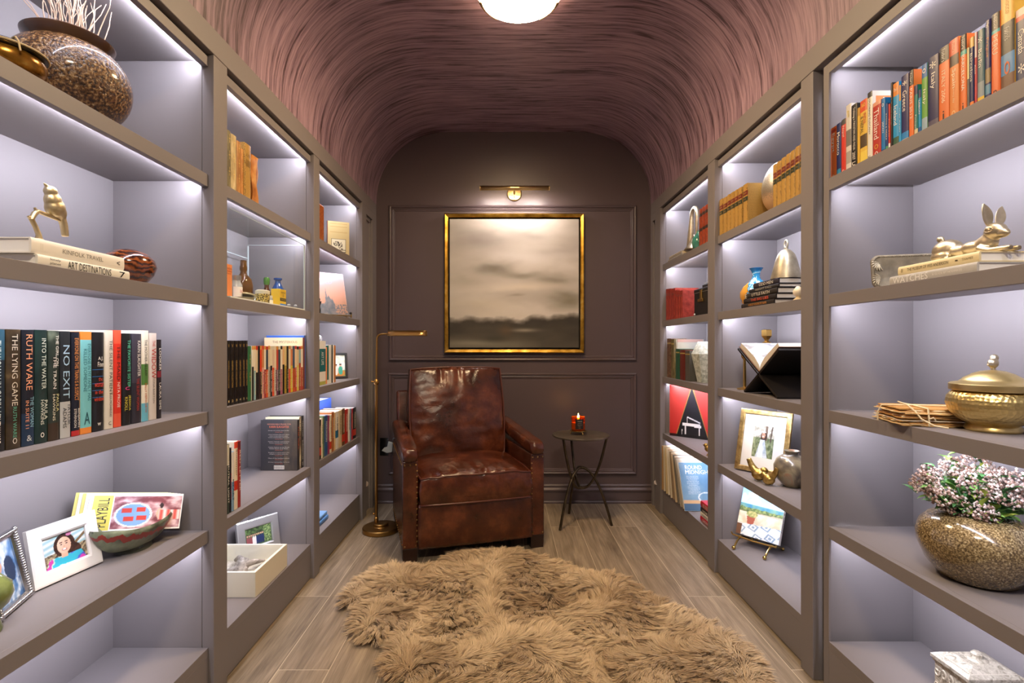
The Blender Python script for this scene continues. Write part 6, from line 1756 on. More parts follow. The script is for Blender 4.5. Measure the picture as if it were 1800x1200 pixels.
lid = MB().box((-.002, -.002, .1405), (.202, .272, .162)).build('lid', BLKL, t, bevel=.006)
MB().box((-.0035, .0, .136), (-.0005, .268, .1402)).build('steel_edging', mat('#a9a9a4', .3, .9, name='steel_edge'), t)
MB().box((-.007, .135, .095), (-.0005, .165, .150)).build('latch', GOLDB, t, bevel=.002)
MB().box((-.010, .115, .080), (-.001, .190, .098)).build('latch_plate', GOLDB, t, bevel=.002)
for y_ in (.012, .258): MB().ball((-.001, y_, .010), .007, 10).build('corner_stud', mat('#c9c9c4', .3, .9, name='steel_stud'), t, smooth=True, angle=None)
t = thing('typewriter', 'small black and steel machine lying on the vintage case', 'typewriter', (1.165, 2.880, z + .1636))
MB().box((0, 0, 0), (.15, .165, .018)).prism([(0, .018), (.15, .018), (.15, .046), (.05, .040)], .165).build('housing', BLKL, t, weld=False, bevel=.002)
MB().tube([(.11, -.004, .056), (.11, .170, .056)], .014, 16).build('roller', mat('#8f9094', .3, .8, name='steel_roller'), t, smooth=True)
q = MB()
for r_ in range(3):
    for c_ in range(8): q.lathe([(0, 0), (.006, 0), (.006, .003), (0, .0035)], 10, c=(.012 + r_ * .014, .016 + c_ * .019, .026 + r_ * .004))
q.build('key_buttons', mat('#d8d8d4', .3, .5, name='steel_key'), t, weld=False)
z = ZS[2]
t = thing('stone_vase', 'faceted pale stone vase, angular like a cut gem', 'vase', (1.207, 3.085, z + .0006), .25)
def two_tone():
    return mottled('grey_green_stone', [(.3, '#8a9186'), (.5, '#b4bab0'), (.7, '#d5dad2')], 60, .75, bump=.3)
MB().lathe([(0, 0), (.052, 0), (.088, .172), (.050, .246), (.042, .246), (.040, .20)], 7, cap1=False).build('body', two_tone(), t)
z = ZS[1]
def grand_piano(u, v):
    c = mix(hx('#c8322e'), hx('#d8504a'), v)
    ax, top = .56, 1.02
    hw = (top - v) * .40
    if abs(u - ax) < hw:
        c = mix(hx('#1d1c1f'), hx('#34333a'), v * .8)
        if hw - abs(u - ax) < .016: c = hx('#b0904a')
    if .30 < u < .80 and v < .42:
        if .33 < u < .76 and .22 < v < .275: c = hx('#f0eef0')
        if .62 < u < .78 and .20 < v < .25: c = hx('#f0eef0')
        for x in (.40, .74):
            if abs(u - x) < .012 and .06 < v < .24: c = hx('#ece9ec')
        if abs(u - .445) < .010 and .27 < v < .40: c = hx('#f0eef0')
        if .445 < u < .76 and abs(v - (.395 - (u - .445) * .30)) < .012: c = hx('#e8e6e8')
        if .26 < u < .33 and .11 < v < .15: c = hx('#ece9ec')
        if .27 < u < .32 and .04 < v < .12 and int(u * 100) % 3: c = hx('#d8d6d8')
    if v < .05: c = mix(c, hx('#0e0d0e'), .8)
    return c
M = frame_M((1.136, 3.560, z + .0006), (.205, -.20, 0), (0, 0, 1))
t = thing('book', 'large red album with a white grand piano on a black triangle', 'book', M.translation, 0, 'large albums in the end bookcase')
L = M.copy(); L.translation = (0, 0, 0)
MB().box((0, 0, -.022), (.285, .352, 0), M=L).build('cover', mat('#b52c2a', .4, name='printed_cover'), t, bevel=.001)
MB().box((-.0012, .002, -.0215), (-.0002, .350, -.001), M=L).build('spine', mat('#eae4d6', .5, name='printed_cover'), t)
painted('cover_picture', .285, .352, 90, 110, grand_piano, PIC, t, L @ Matrix.Translation((0, 0, .0007)))
t = thing('bird_figurine', 'small gold bird by the post in front of the red album', 'figurine', (1.150, 2.905, z + .0006), 2.6)
MB().lathe([(0, 0), (.014, 0), (.012, .006), (.005, .012), (.005, .02)], 16).build('base', GILTB, t, smooth=True)
blob('bird', GILTB, t, .0018, [((0, 0, .038), .020, (1.2, .95, 1)), ((.016, 0, .056), .0125, (1, .95, 1))], [([(-.014, 0, .04), (-.04, 0, .044)], [.011, .005]), ([(.026, 0, .057), (.035, 0, .056)], [.004, .001])], 2)
z = ZS[0]
G = 'record sleeves leaning together'
SLV = ['#b08a5a', '#d8cdb4', '#4a3420', '#c9b48a', '#e6ddc8', '#a87c54', '#cfc4ae', '#8a745a', '#ddd3bd', '#c0a888', '#6a655c', '#d9d2c0', '#9a8f80', '#b9b3a6']
SN = ['tan', 'pale cream', 'dark brown', 'straw', 'ivory', 'caramel', 'oatmeal', 'taupe', 'bone', 'sand', 'slate', 'off-white', 'stone', 'silver-grey']
for k in range(14):
    yy = 3.620 - k * .0325
    lean = math.radians(-1.9 * k - .3 * (k % 2)) if k else 0.0
    t = thing('record', '%s record sleeve, %s from the pilaster among the leaning records' % (SN[k], ORD[k]), 'record', (1.100 + .004 * (k % 3), yy, z + .0018), 0, G)
    t.rotation_euler = (lean, 0, 0)
    w_ = .006
    MB().box((0, -.003, .0005), (.270, .003, .311)).build('sleeve', mat(SLV[k], .5, name='printed_sleeve'), t)
    MB().box((.001, -.0018, .311), (.269, .0018, .3125)).build('inner_sleeve', mat('#efe8da', .7, name='paper_sleeve'), t)
def sax(u, v):
    c = mix(hx('#4f7ea6'), hx('#8fb2cc'), .5 + .5 * nz(u, v, 2.2, 4) + .2 * (u - v))
    if v < .14 + .05 * (1 - u) : c = mix(hx('#3c6288'), hx('#7a93a8'), u)
    if .15 < v < .22 - .02 * u and u < .75: c = hx('#d8b48a')
    if abs(u - (.62 + .32 * v)) < .025 + .02 * nz(u, v, 20) and v > .25 and v < .8: c = mix(hx('#e8f2f8'), hx('#6a94b4'), .5 + nz(u, v, 24))
    d = math.hypot((u - .50) / .16, (v - .27) / .10)
    if abs(d - 1) < .10: c = hx('#d8e6ee')
    return c
M = lean_M((1.098, 3.150, z + .003), (1, -.03), 26)
t = thing('record', 'blue record sleeve facing out with white heading and a saxophone', 'record', M.translation, 0, G)
L = M.copy(); L.translation = (0, 0, 0)
MB().box((0, 0, -.005), (.29, .300, 0), M=L).build('sleeve', mat('#dfe6ea', .5, name='printed_sleeve'), t)
painted('cover_picture', .288, .298, 70, 72, sax, PIC, t, L @ Matrix.Translation((.001, .001, .0006)))
inkw = mat('#f0f4f6', .5, name='ink')
lettering('title', 'ROUND', .105, .026, inkw, t, L @ Matrix.Translation((.090, .268, .0013)))
lettering('title', 'MIDNIGHT', .165, .026, inkw, t, L @ Matrix.Translation((.118, .238, .0013)))
for k in range(15): lettering('lettering', ['Dexter, Miles and the band', 'recorded in one late set', 'tenor, bass, drums, piano'][k % 3], .075 - .02 * (k % 4 == 3), .0042, inkw, t, L @ Matrix.Translation((.075, .212 - .0078 * k, .0013)))
G = 'small red and white books by the records'
zz = z + .0006
for k, (c_, th, lab, ln) in enumerate([('#b8243a', .030, 'crimson book lowest of the little stack by the records', .150), ('#e9e4da', .026, 'white book second in the little stack by the records', .142), ('#2a2626', .026, 'black book third in the little stack by the records', .142), ('#b5202e', .036, 'thick red book topmost of the little stack by the records', .140)]):
    flat_book((1.130, 2.985 - .002 * k, zz), PI, ln, .10, th, c_, lab, [(['GARDEN', 'PAPER', 'NOIR', 'RED DEER'][k], .5, .5, .5, '#f0e4da' if c_ != '#e9e4da' else '#3a3a3a')], G)
    zz += th + .0005
# ================================================================== BACK WALL THINGS
# painting in a gold floater frame
def P_(x, z): return x, z
PX0, PX1, PZ0, PZ1 = -.466, .586, 1.144, 2.192
PW, PH = PX1 - PX0, PZ1 - PZ0
t = thing('painting', 'large square seascape of grey clouds in a gold frame on the plum wall', 'painting', (PX0, YB, PZ0))
GOLD = mottled('gold_leaf', [(.3, '#8a6420'), (.55, '#c79a3e'), (.8, '#ecc874')], 14, .3, .95, stretch=(1, 1, 1))
T = Matrix(((1, 0, 0, 0), (0, 0, -1, 0), (0, 1, 0, 0), (0, 0, 0, 1)))       # x right, y up, z out of the wall
mb = MB()
ring(mb, PW, PH, [(0, .004), (0, .050), (.006, .054), (.022, .050), (.028, .046), (.028, .012)])
mb.v = [tuple(T @ Vector(p)) for p in mb.v]
mb.build('frame', GOLD, t)
MB().box((.004, .002, .004), (PW - .004, PH - .004, .012), M=T).build('backing', mat('#141110', .8, name='black_backing'), t)
MB().box((.040, .040, .012), (PW - .040, PH - .040, .0405), M=T).build('canvas', mat('#20201c', .8, name='canvas_edge'), t)
def seascape(u, v):
    n1 = nz(u * 1.0, v * 2.6, 2.2, 1); n2 = nz(u, v * 2.2, 5, 3); n3 = nz(u, v * 3.0, 14, 6)
    c = mix(hx('#b2aa9b'), hx('#c3bbab'), .5 + n1)
    c = mix(c, hx('#a59f8d'), max(0, .35 - abs(u - .02)) * 1.2)
    def soft(cx_, cy_, rx, ry, col, k):
        nonlocal c
        d = ((u - cx_ + .05 * n2) / rx) ** 2 + ((v - cy_ + .04 * n1) / ry) ** 2
        c = mix(c, hx(col), k * math.exp(-d * 1.4))
    soft(.22, .83, .26, .10, '#8b8378', .75); soft(.62, .88, .14, .04, '#9a9388', .5); soft(.86, .76, .20, .05, '#9c9489', .6)
    soft(.60, .72, .35, .07, '#d3ccbf', .6); soft(.33, .60, .14, .04, '#807a6c', .85); soft(.55, .57, .20, .035, '#87806f', .7)
    soft(.82, .52, .18, .05, '#867f6e', .75); soft(.12, .52, .14, .05, '#9c9583', .5); soft(.55, .46, .34, .05, '#d2c7b0', .7)
    soft(.52, .385, .06, .012, '#8d8272', .6); soft(.92, .36, .16, .06, '#77725f', .75); soft(.25, .34, .30, .06, '#beb59d', .5)
    soft(.35, .27, .4, .03, '#c0b8a2', .4)
    top = .215 + .03 * nz(u, 0, 5, 2) + .010 * n3 + .03 * max(0, min(1, (u - .70) / .2))
    if v < top + .03:
        k = max(0, min(1, (top + .03 - v) / .05))
        low = mix(hx('#4f4a40'), hx('#3c3831'), .5 + n1)
        low = mix(low, hx('#6e695a'), max(0, min(1, (.12 - v) / .10)) * (1.0 - .65 * max(0, min(1, (u - .52) / .2))))
        c = mix(c, low, k * .92)
        d = ((u - .58) / .10) ** 2 + ((v - .135) / .014) ** 2
        c = mix(c, hx('#a39a86'), .8 * math.exp(-d))
        d = ((u - .43) / .05) ** 2 + ((v - .13) / .05) ** 2
        c = mix(c, hx('#6d5c46'), .6 * math.exp(-d))
        d = ((u - .20) / .24) ** 2 + ((v - .035) / .022) ** 2
        c = mix(c, hx('#8b8672'), .8 * math.exp(-d))
        d = ((u - .35) / .10) ** 2 + ((v - .07) / .03) ** 2
        c = mix(c, hx('#47443a'), .6 * math.exp(-d))
    c = tuple(.66 + (x - .66) * 1.3 for x in c)
    return (max(.12, min(.92, c[0] * 1.04)), max(.12, min(.92, c[1] * 1.07)), max(.11, min(.90, c[2] * 1.17)))
painted('picture', PW - .080, PH - .080, 120, 120, seascape, ARTM, t, T @ Matrix.Translation((.040, .040, .0412)))

# picture light
t = thing('picture_light', 'brass picture light with a long shade above the painting', 'picture light', (.061, YB, 2.353))
LB = mat('#d9bd84', .3, 1.0, name='satin_brass')
R90 = Matrix.Rotation(PI / 2, 4, 'X')
MB().lathe([(.056, 0), (.057, .006), (.050, .014), (.02, .018), (0, .019)], 40, M=R90).build('wall_plate', LB, t, smooth=True)
MB().tube([(0, -.015, 0), (0, -.10, -.004), (0, -.18, -.011)], .008, 12).build('arm', LB, t, smooth=True)
MB().tube([(-.03, -.190, -.013), (.03, -.190, -.013)], .0185, 20).build('collar', LB, t, smooth=True, angle=40)
q = MB()
n_ = 22
prof = [(.0165 * math.cos(a), .0165 * math.sin(a)) for a in [math.radians(-58 + 296 * i / n_ ) + math.radians(0) for i in range(n_ + 1)]]
vs = [(x, -.190 + py, .016 + pz) for x in (-.250, .250) for py, pz in [(-r_ * math.cos(0) * 0 + y_, z_) for y_, z_ in prof for r_ in (1,)]]
k_ = len(prof)
# open slot of the shade turned down and towards the wall
rotd = math.radians(30)
vs = [(x, -.190 + py * math.cos(rotd) - pz * math.sin(rotd), -.013 + py * math.sin(rotd) + pz * math.cos(rotd)) for x in (-.250, .250) for py, pz in prof]
q.add(vs, [(i, i + 1, k_ + i + 1, k_ + i) for i in range(k_ - 1)])
sh = q.build('shade', LB, t, smooth=True, angle=None)
md = sh.modifiers.new('solid', 'SOLIDIFY'); md.thickness = .0012
for x in (-.250, .250):
    MB().lathe([(0, -.003), (.0175, -.003), (.0175, .003), (0, .003)], 24, M=Matrix.Translation((x, -.190, -.013)) @ Matrix.Rotation(PI / 2, 4, 'Y')).build('end_cap', LB, t, smooth=True, angle=40)
PLM = mat((1.0, .93, .88), .4, name='picture_light_tube', emit=PICTURE_POWER * 46)
MB().box((-.235, -.1955, -.024), (.235, -.1835, -.0195)).build('lamp_tube', PLM, t)

# black outlet plate with a pale plug-in, and two little catches on the pilasters
t = thing('outlet', 'black glossy outlet plate with a pale plug-in, low on the plum wall behind the armchair', 'outlet', (wx(668), YB, wz(800)))
MB().box((0, -.008, 0), (.125, 0, .134)).build('plate', mat('#121212', .12, name='black_gloss', coat=.5), t, bevel=.003)
q = MB()
q.prism([(.018, .040), (.060, .022), (.098, .030), (.104, .098), (.070, .112), (.060, .070), (.036, .062)], .022, M=Matrix.Translation((0, -.030, 0)))
q.build('plug_in', mat('#c9cfc9', .3, name='pale_plastic'), t, bevel=.004)
for s_, px, lab in ((-1, 645, 'small pale metal catch low on the pilaster beside the floor lamp'), (1, 1153, 'small pale metal catch low on the pilaster beside the records')):
    f = XL if s_ < 0 else XR
    Y = F * f / abs(px - CX)
    t = thing('catch', lab, 'catch', (s_ * f, Y, EYE + (CY - 850) * Y / F), 0 if s_ < 0 else PI)
    q = MB()
    q.add([(0, -.020, -.016), (0, .022, -.004), (0, -.016, .026), (.012, -.012, -.008), (.012, .010, -.001), (.012, -.010, .014)], [(0, 2, 1), (3, 4, 5), (0, 1, 4, 3), (1, 2, 5, 4), (2, 0, 3, 5)])
    q.build('catch_plate', mat('#b9aeaa', .4, .3, name='pale_metal'), t)

# ================================================================== FLOOR LAMP
t = thing('floor_lamp', 'slim brass reading lamp with a trough shade beside the armchair', 'floor lamp', (-.812, 3.315, 0))
AB = mat('#a8834a', .34, 1.0, name='antique_brass_metal', bump=(30, .03, .001))
MB().lathe([(0, 0), (.112, 0), (.117, .004), (.117, .026), (.113, .031), (.050, .033), (.047, .036), (.047, .050), (.043, .054), (.014, .056), (0, .056)], 64).build('base', AB, t, smooth=True, angle=35)
px_ = -.030
MB().tube([(px_, 0, .05), (px_, 0, .955)], .0095, 16).build('lower_pole', AB, t, smooth=True, angle=40)
MB().lathe([(.0095, .06), (.014, .064), (.014, .085), (.0095, .09)], 20, c=(px_, 0, 0)).build('pole_collar', AB, t, smooth=True, angle=40)
MB().ball((px_ - .016, -.004, .112), .0075, 12).build('cord_knob', AB, t, smooth=True, angle=None)
MB().lathe([(.0095, .945), (.016, .952), (.017, .965), (.012, .978), (.007, .984)], 20, c=(px_, 0, 0)).build('joint', AB, t, smooth=True, angle=40)
q = MB(); q.tube([(px_, 0, .965), (px_ - .022, -.002, .966), (px_ - .030, -.002, .966)], [.004, .004, .007], 10); q.build('thumb_screw', AB, t, smooth=True, angle=40)
arc = [(px_, 0, .97), (px_ + .004, 0, 1.24)] + [(px_ + .004 + .034 * (1 - math.cos(a)), 0, 1.24 + .034 * math.sin(a)) for a in [i * PI / 2 / 8 for i in range(1, 9)]] + [(px_ + .095, 0, 1.275)]
MB().tube(arc, .0062, 14).build('upper_pole', AB, t, smooth=True, angle=40)
q = MB()
def trough(u, v):
    a = PI * u
    r_ = .036
    return Vector((px_ + .080 + .245 * v, r_ * math.cos(a), 1.262 + r_ * 1.0 * math.sin(a)))
q.surf(trough, 20, 6)
sh = q.build('shade', mat('#b8935a', .3, 1.0, name='antique_brass_shade'), t, smooth=True, angle=None)
md = sh.modifiers.new('solid', 'SOLIDIFY'); md.thickness = .0016
q = MB(); q.lathe([(0, 0), (.031, 0), (.031, .003), (0, .003)], 20, M=Matrix.Translation((px_ + .080, 0, 1.262)) @ Matrix.Rotation(PI / 2, 4, 'Y') @ Matrix.Rotation(PI / 2, 4, 'Z'), a0=PI / 2 - PI / 2 + PI / 2, a1=PI * 1.5)
MB().prism([(.036 * math.cos(PI * i / 14), 1.262 + .036 * math.sin(PI * i / 14)) for i in range(15)], .003, M=Matrix.Translation((px_ + .080, 0, 0)) @ Matrix(((0, 1, 0, 0), (1, 0, 0, 0), (0, 0, 1, 0), (0, 0, 0, 1)))).build('shade_end', AB, t)
MB().prism([(.036 * math.cos(PI * i / 14), 1.262 + .036 * math.sin(PI * i / 14)) for i in range(15)], .003, M=Matrix.Translation((px_ + .318, 0, 0)) @ Matrix(((0, 1, 0, 0), (1, 0, 0, 0), (0, 0, 1, 0), (0, 0, 0, 1)))).build('shade_end', AB, t)

# ================================================================== SIDE TABLE, CANDLE
TBX, TBY = .503, 3.458
t = thing('side_table', 'small round dark bronze side table on crossed bent legs', 'side table', (TBX, TBY, 0))
BRZ = mottled('dark_bronze', [(.3, '#3f362a'), (.6, '#5d5140'), (.8, '#7c6c54')], 18, .38, .85)
TOPM = mottled('bronze_table_top', [(.3, '#4b443b'), (.6, '#6b6156'), (.8, '#857a6c')], 9, .5, .55)
MB().lathe([(0, .588), (.186, .588), (.191, .591), (.191, .598), (.187, .601), (0, .602)], 72).build('tabletop', TOPM, t, smooth=True, angle=35)
for k, an in enumerate((221, 346.5, 105.7)):
    a = math.radians(an)
    d = Vector((math.cos(a), math.sin(a), 0))
    foot, rim = d * .205, d * .172
    lo, hi = Vector((0, 0, .238)), Vector((0, 0, .378))
    up = []
    for i in range(17):
        f = 1 - (1 - i / 16) ** 2
        r_ = .172 * (1 - f) ** .42 if f < 1 else 0.0
        up.append(d * max(r_, .006) + Vector((0, 0, .590 - (.590 - .238) * f ** 1.0)))
    MB().tube(up, .0085, 12).build('upper_leg', BRZ, t, smooth=True, angle=60)
    dn = []
    for i in range(17):
        f = (i / 16) ** 2
        r_ = .205 * f ** .46
        dn.append(d * max(r_, .006) + Vector((0, 0, .378 - .378 * f)))
    MB().tube(dn, .0088, 12).build('leg', BRZ, t, smooth=True, angle=60)
MB().ball((0, 0, .240), .012, 14).build('lower_joint', BRZ, t, smooth=True, angle=None)
MB().ball((0, 0, .376), .012, 14).build('upper_joint', BRZ, t, smooth=True, angle=None)
cx_, cy_ = .4845, 3.452
t = thing('candle_holder', 'small brass trivet stand under the lit candle', 'candle holder', (cx_, cy_, .6025))
MB().lathe([(0, .020), (.052, .020), (.055, .022), (.055, .026), (.052, .028), (0, .028)], 40).build('plate', POL, t, smooth=True, angle=35)
for k in range(3):
    a = -PI / 2 + .5 + k * 2 * PI / 3
    MB().tube([(.042 * math.cos(a), .042 * math.sin(a), .022), (.050 * math.cos(a), .050 * math.sin(a), .010), (.054 * math.cos(a), .054 * math.sin(a), .004)], [.004, .0045, .004], 10).build('foot', POL, t, smooth=True)
t = thing('candle', 'lit amber glass candle with a black label on the side table', 'candle', (cx_, cy_, .6315))
AMG = mat('#d0682a', .06, name='amber_candle_glass', trans=.88, ior=1.2)
MB().lathe([(0, 0), (.044, 0), (.046, .004), (.046, .090), (.044, .090), (.044, .006), (0, .005)], 48).build('jar', AMG, t, smooth=True, angle=40)
MB().lathe([(0, .0065), (.0432, .0065), (.0432, .050), (.02, .047), (0, .046)], 40).build('wax', mat('#d98a4a', .5, name='glowing_amber_wax', emit=.35), t, smooth=True, angle=40)  # emission puts the flame's glow into the wax colour
MB().tube([(0, 0, .045), (.001, 0, .066)], .0012, 6).build('wick', mat('#1a1410', .9, name='wick'), t)
MB().lathe([(0, .064), (.005, .069), (.0075, .078), (.006, .090), (.003, .102), (0, .112)], 20, c=(.001, 0, 0)).build('flame', mat((1.0, .72, .36), .5, name='flame', emit=160), t, smooth=True, angle=None)
q = MB(); q.lathe([(.0464, .010), (.0464, .078)], 24, cap0=False, cap1=False, a0=-PI / 2 - .55, a1=-PI / 2 + .70)
q.build('label', mat('#171311', .5, name='black_label'), t, smooth=True, angle=None)
inkc = mat('#d8cfc0', .5, name='ink')
for s__, w__, h__, zc in (('Wicksmith', .030, .008, .064), ('hand poured', .026, .004, .050), ('amber and oak', .032, .0035, .040), ('soy wax', .018, .003, .031), ('8 oz', .012, .003, .020)):
    lettering('lettering', s__, w__, h__, inkc, t, frame_M((.004, -.0470, zc), (1, 0.08, 0), (0, 0, 1)))

# ================================================================== ARMCHAIR
CH = thing('armchair', 'worn brown leather armchair with brass nail heads on the sheepskin rug', 'armchair', (-.172, 2.93, 0), math.radians(16.5))
def leather():
    m = bpy.data.materials.new('worn_brown_leather'); m.use_nodes = True
    nt = m.node_tree; N, L = nt.nodes, nt.links; b = N['Principled BSDF']
    tc = N.new('ShaderNodeTexCoord')
    n = N.new('ShaderNodeTexNoise'); n.inputs['Scale'].default_value = 6; n.inputs['Detail'].default_value = 8; n.inputs['Roughness'].default_value = .62
    r = N.new('ShaderNodeValToRGB'); e = r.color_ramp.elements
    e[0].position = .3; e[0].color = (*lin('#2c120a'), 1); e[1].position = .75; e[1].color = (*lin('#7a4228'), 1)
    q = e.new(.5); q.color = (*lin('#4c2314'), 1)
    L.new(tc.outputs['Object'], n.inputs['Vector']); L.new(n.outputs['Fac'], r.inputs[0]); L.new(r.outputs[0], b.inputs['Base Color'])
    n2 = N.new('ShaderNodeTexNoise'); n2.inputs['Scale'].default_value = 34; n2.inputs['Detail'].default_value = 6; n2.inputs['Distortion'].default_value = .8
    v = N.new('ShaderNodeTexVoronoi'); v.inputs['Scale'].default_value = 260
    L.new(tc.outputs['Object'], n2.inputs['Vector']); L.new(tc.outputs['Object'], v.inputs['Vector'])
    ad = N.new('ShaderNodeMath'); ad.operation = 'MULTIPLY_ADD'; ad.inputs[1].default_value = .12; L.new(v.outputs['Distance'], ad.inputs[0]); L.new(n2.outputs['Fac'], ad.inputs[2])
    bp_ = N.new('ShaderNodeBump'); bp_.inputs['Strength'].default_value = .28; bp_.inputs['Distance'].default_value = .006
    L.new(ad.outputs[0], bp_.inputs['Height']); L.new(bp_.outputs[0], b.inputs['Normal'])
    mr = N.new('ShaderNodeMapRange'); mr.inputs[3].default_value = .16; mr.inputs[4].default_value = .33; L.new(n.outputs['Fac'], mr.inputs[0]); L.new(mr.outputs[0], b.inputs['Roughness'])
    b.inputs['Specular IOR Level'].default_value = .6
    return m
LEA = leather()
PIPE = mat('#54281a', .32, name='leather_piping', spec=.6)
def cushion(name, w, d, h, M, wrinkle, cuts=44, edge=.55, rnd=.14, pipe=True, bulge=1.0, pw=(3.2, .8)):
    """a boxed cushion: w x d in plan, h thick; wrinkle(x, y, z, top) -> displacement along z or outwards"""
    bm = bmesh.new()
    bmesh.ops.create_cube(bm, size=2)
    bmesh.ops.subdivide_edges(bm, edges=bm.edges, cuts=cuts, use_grid_fill=True)
    for v in bm.verts:
        x, y, z_ = v.co
        px, py = x * math.sqrt(1 - rnd * y * y / 2), y * math.sqrt(1 - rnd * x * x / 2)
        crown = (1 - abs(x) ** pw[0]) * (1 - abs(y) ** pw[0])
        hh = edge + (1 - edge) * crown ** pw[1]
        side_ = 1 + .030 * bulge * (1 - z_ * z_) * (1 if max(abs(x), abs(y)) > .97 else 0)
        p = Vector((px * w / 2 * side_, py * d / 2 * side_, z_ * h / 2 * hh))
        dx_, dz_ = wrinkle(x, y, z_)
        p.z += dz_
        p.x *= 1 + dx_; p.y *= 1 + dx_
        v.co = M @ p
    me = bpy.data.meshes.new(name); bm.to_mesh(me); bm.free()
    me.polygons.foreach_set('use_smooth', [True] * len(me.polygons))
    me.materials.append(LEA)
    o = bpy.data.objects.new(name, me); C.objects.link(o); o.parent = CH
    if pipe:
        for zz_, nm in ((1, 'piping'), (-1, 'piping')):
            pts = []
            for sgx, sgy, sw in ((1, -1, 'x'), (1, 1, 'y'), (-1, 1, 'x'), (-1, -1, 'y')):
                for i in range(14):
                    f = -1 + 2 * i / 14
                    if sw == 'x': x, y = (f, -1) if sgy < 0 else (-f, 1)
                    else: x, y = (1, f) if sgx > 0 else (-1, -f)
                    px, py = x * math.sqrt(1 - rnd * y * y / 2), y * math.sqrt(1 - rnd * x * x / 2)
                    dx_, dz_ = wrinkle(x, y, zz_)
                    pts.append(M @ Vector((px * w / 2 * 1.004, py * d / 2 * 1.004, zz_ * h / 2 * edge + dz_)))
            MB().tube(pts, .0058, 8, closed=True).build(nm, PIPE, o, smooth=True, angle=None)
    return o
def fold(x, y, sx_, sy_, o_): return 1 - 2 * abs(noise.noise(Vector((x * sx_, y * sy_, o_))))
def seat_wr(x, y, z_):
    f = max(0, 1 - (y + 1) / .75)                   # strongest towards the front edge
    g = fold(x + .15 * y, y, 5.0, .9, 3) * .020 * f * (1 - abs(x) ** 4) if z_ > 0 else 0
    g += .004 * noise.noise(Vector((x * 2.5, y * 2.5, 1))) if z_ > 0 else 0
    g += fold(x, y, 3.2, 5.0, 8) * .0018 * (z_ > 0)
    sag = -.010 * math.exp(-((x / .6) ** 2)) * (1 if y < -.9 else 0) * (z_ > -.5) * .3
    g2 = .0022 * fold(x, z_, 7, 1.4, 6) if (y < -.97 and abs(z_) < .95) else 0
    return g2 / .3, g + sag
cushion('seat_cushion', .655, .63, .252, Matrix.Translation((0, .275, .390)), seat_wr, edge=.57, pw=(2.3, .62))
def back_wr(x, y, z_):
    f = max(0, (y - .15) / .85)
    g = 0
    if z_ > 0:
        g = fold(x + .2 * math.sin(3 * y), y, 6, .8, 5) * .0085 * f ** 1.5 * (1 - abs(x) ** 4)
        for c_, a_ in ((-.36, .020), (.02, .016), (-.22, .010), (.18, .008)):
            g -= a_ * math.exp(-((x - c_ - .05 * (1 - y)) / .045) ** 2) * max(0, (y - .45) / .55)
        g += .004 * fold(x, y, 2.2, 4.2, 9) + .004 * noise.noise(Vector((x * 2, y * 2, 4)))
    return 0, g
BT = Matrix.Translation((0, .600, .745)) @ Matrix.Rotation(math.radians(78), 4, 'X')
cushion('back_cushion', .640, .600, .200, BT, back_wr, edge=.56, rnd=.16, pw=(2.6, .66))
# back frame with its two wings
mb = MB()
lean = Matrix.Translation((0, .66, .42)) @ Matrix.Rotation(math.radians(-11), 4, 'X')
mb.box((-.385, .04, -.28), (.385, .115, .485), M=lean)
mb.build('back_frame', LEA, CH, bevel=.016, seg=4, smooth=True)
# arms
for sd in (-1, 1):
    xa, xb = sorted((sd * .330, sd * .415))
    MB().box((xa, .0, .075), (xb, .74, .560)).build('arm_panel', LEA, CH, bevel=.008, seg=3, smooth=True)
    q = MB()
    def pad(u, v, xa=xa, xb=xb):
        a = 2 * PI * u
        c_, s_ = math.cos(a), math.sin(a)
        se = lambda t_: abs(t_) ** .62 * (1 if t_ >= 0 else -1)
        f = min(1, v * 9, (1 - v) * 9 + .5)
        y_ = -.012 + .755 * v
        zc = .590 + .055 * v
        r_ = (.72 + .28 * math.sqrt(max(0, 1 - (1 - min(1, v * 9)) ** 2)))
        return Vector(((xa + xb) / 2 + (.0475 * r_) * se(c_), y_, zc + (.042 * r_) * se(s_) + .0015 * noise.noise(Vector((c_ * 3, y_ * 14, s_ * 3)))))
    q.surf(pad, 36, 48, closeu=True)
    k_ = 36
    b0 = 0
    q.f.append(tuple(reversed(range(36)))); q.m.append(0)
    q.f.append(tuple(48 * 36 + i for i in range(36))); q.m.append(0)
    q.build('arm_pad', LEA, CH, smooth=True, angle=70)
    MB().prism([(xa + .004, 0), (xb - .004, 0), (xb, .077), (xa, .077)], .075, M=Matrix.Translation((0, .004, 0))).build('leg', mat('#2a1710', .4, name='dark_wood_leg'), CH, bevel=.003)
    MB().prism([(xa + .010, 0), (xb - .004, 0), (xb, .077), (xa, .077)], .06, M=Matrix.Translation((0, .665, 0))).build('leg', mat('#2a1710', .4, name='dark_wood_leg'), CH, bevel=.003)
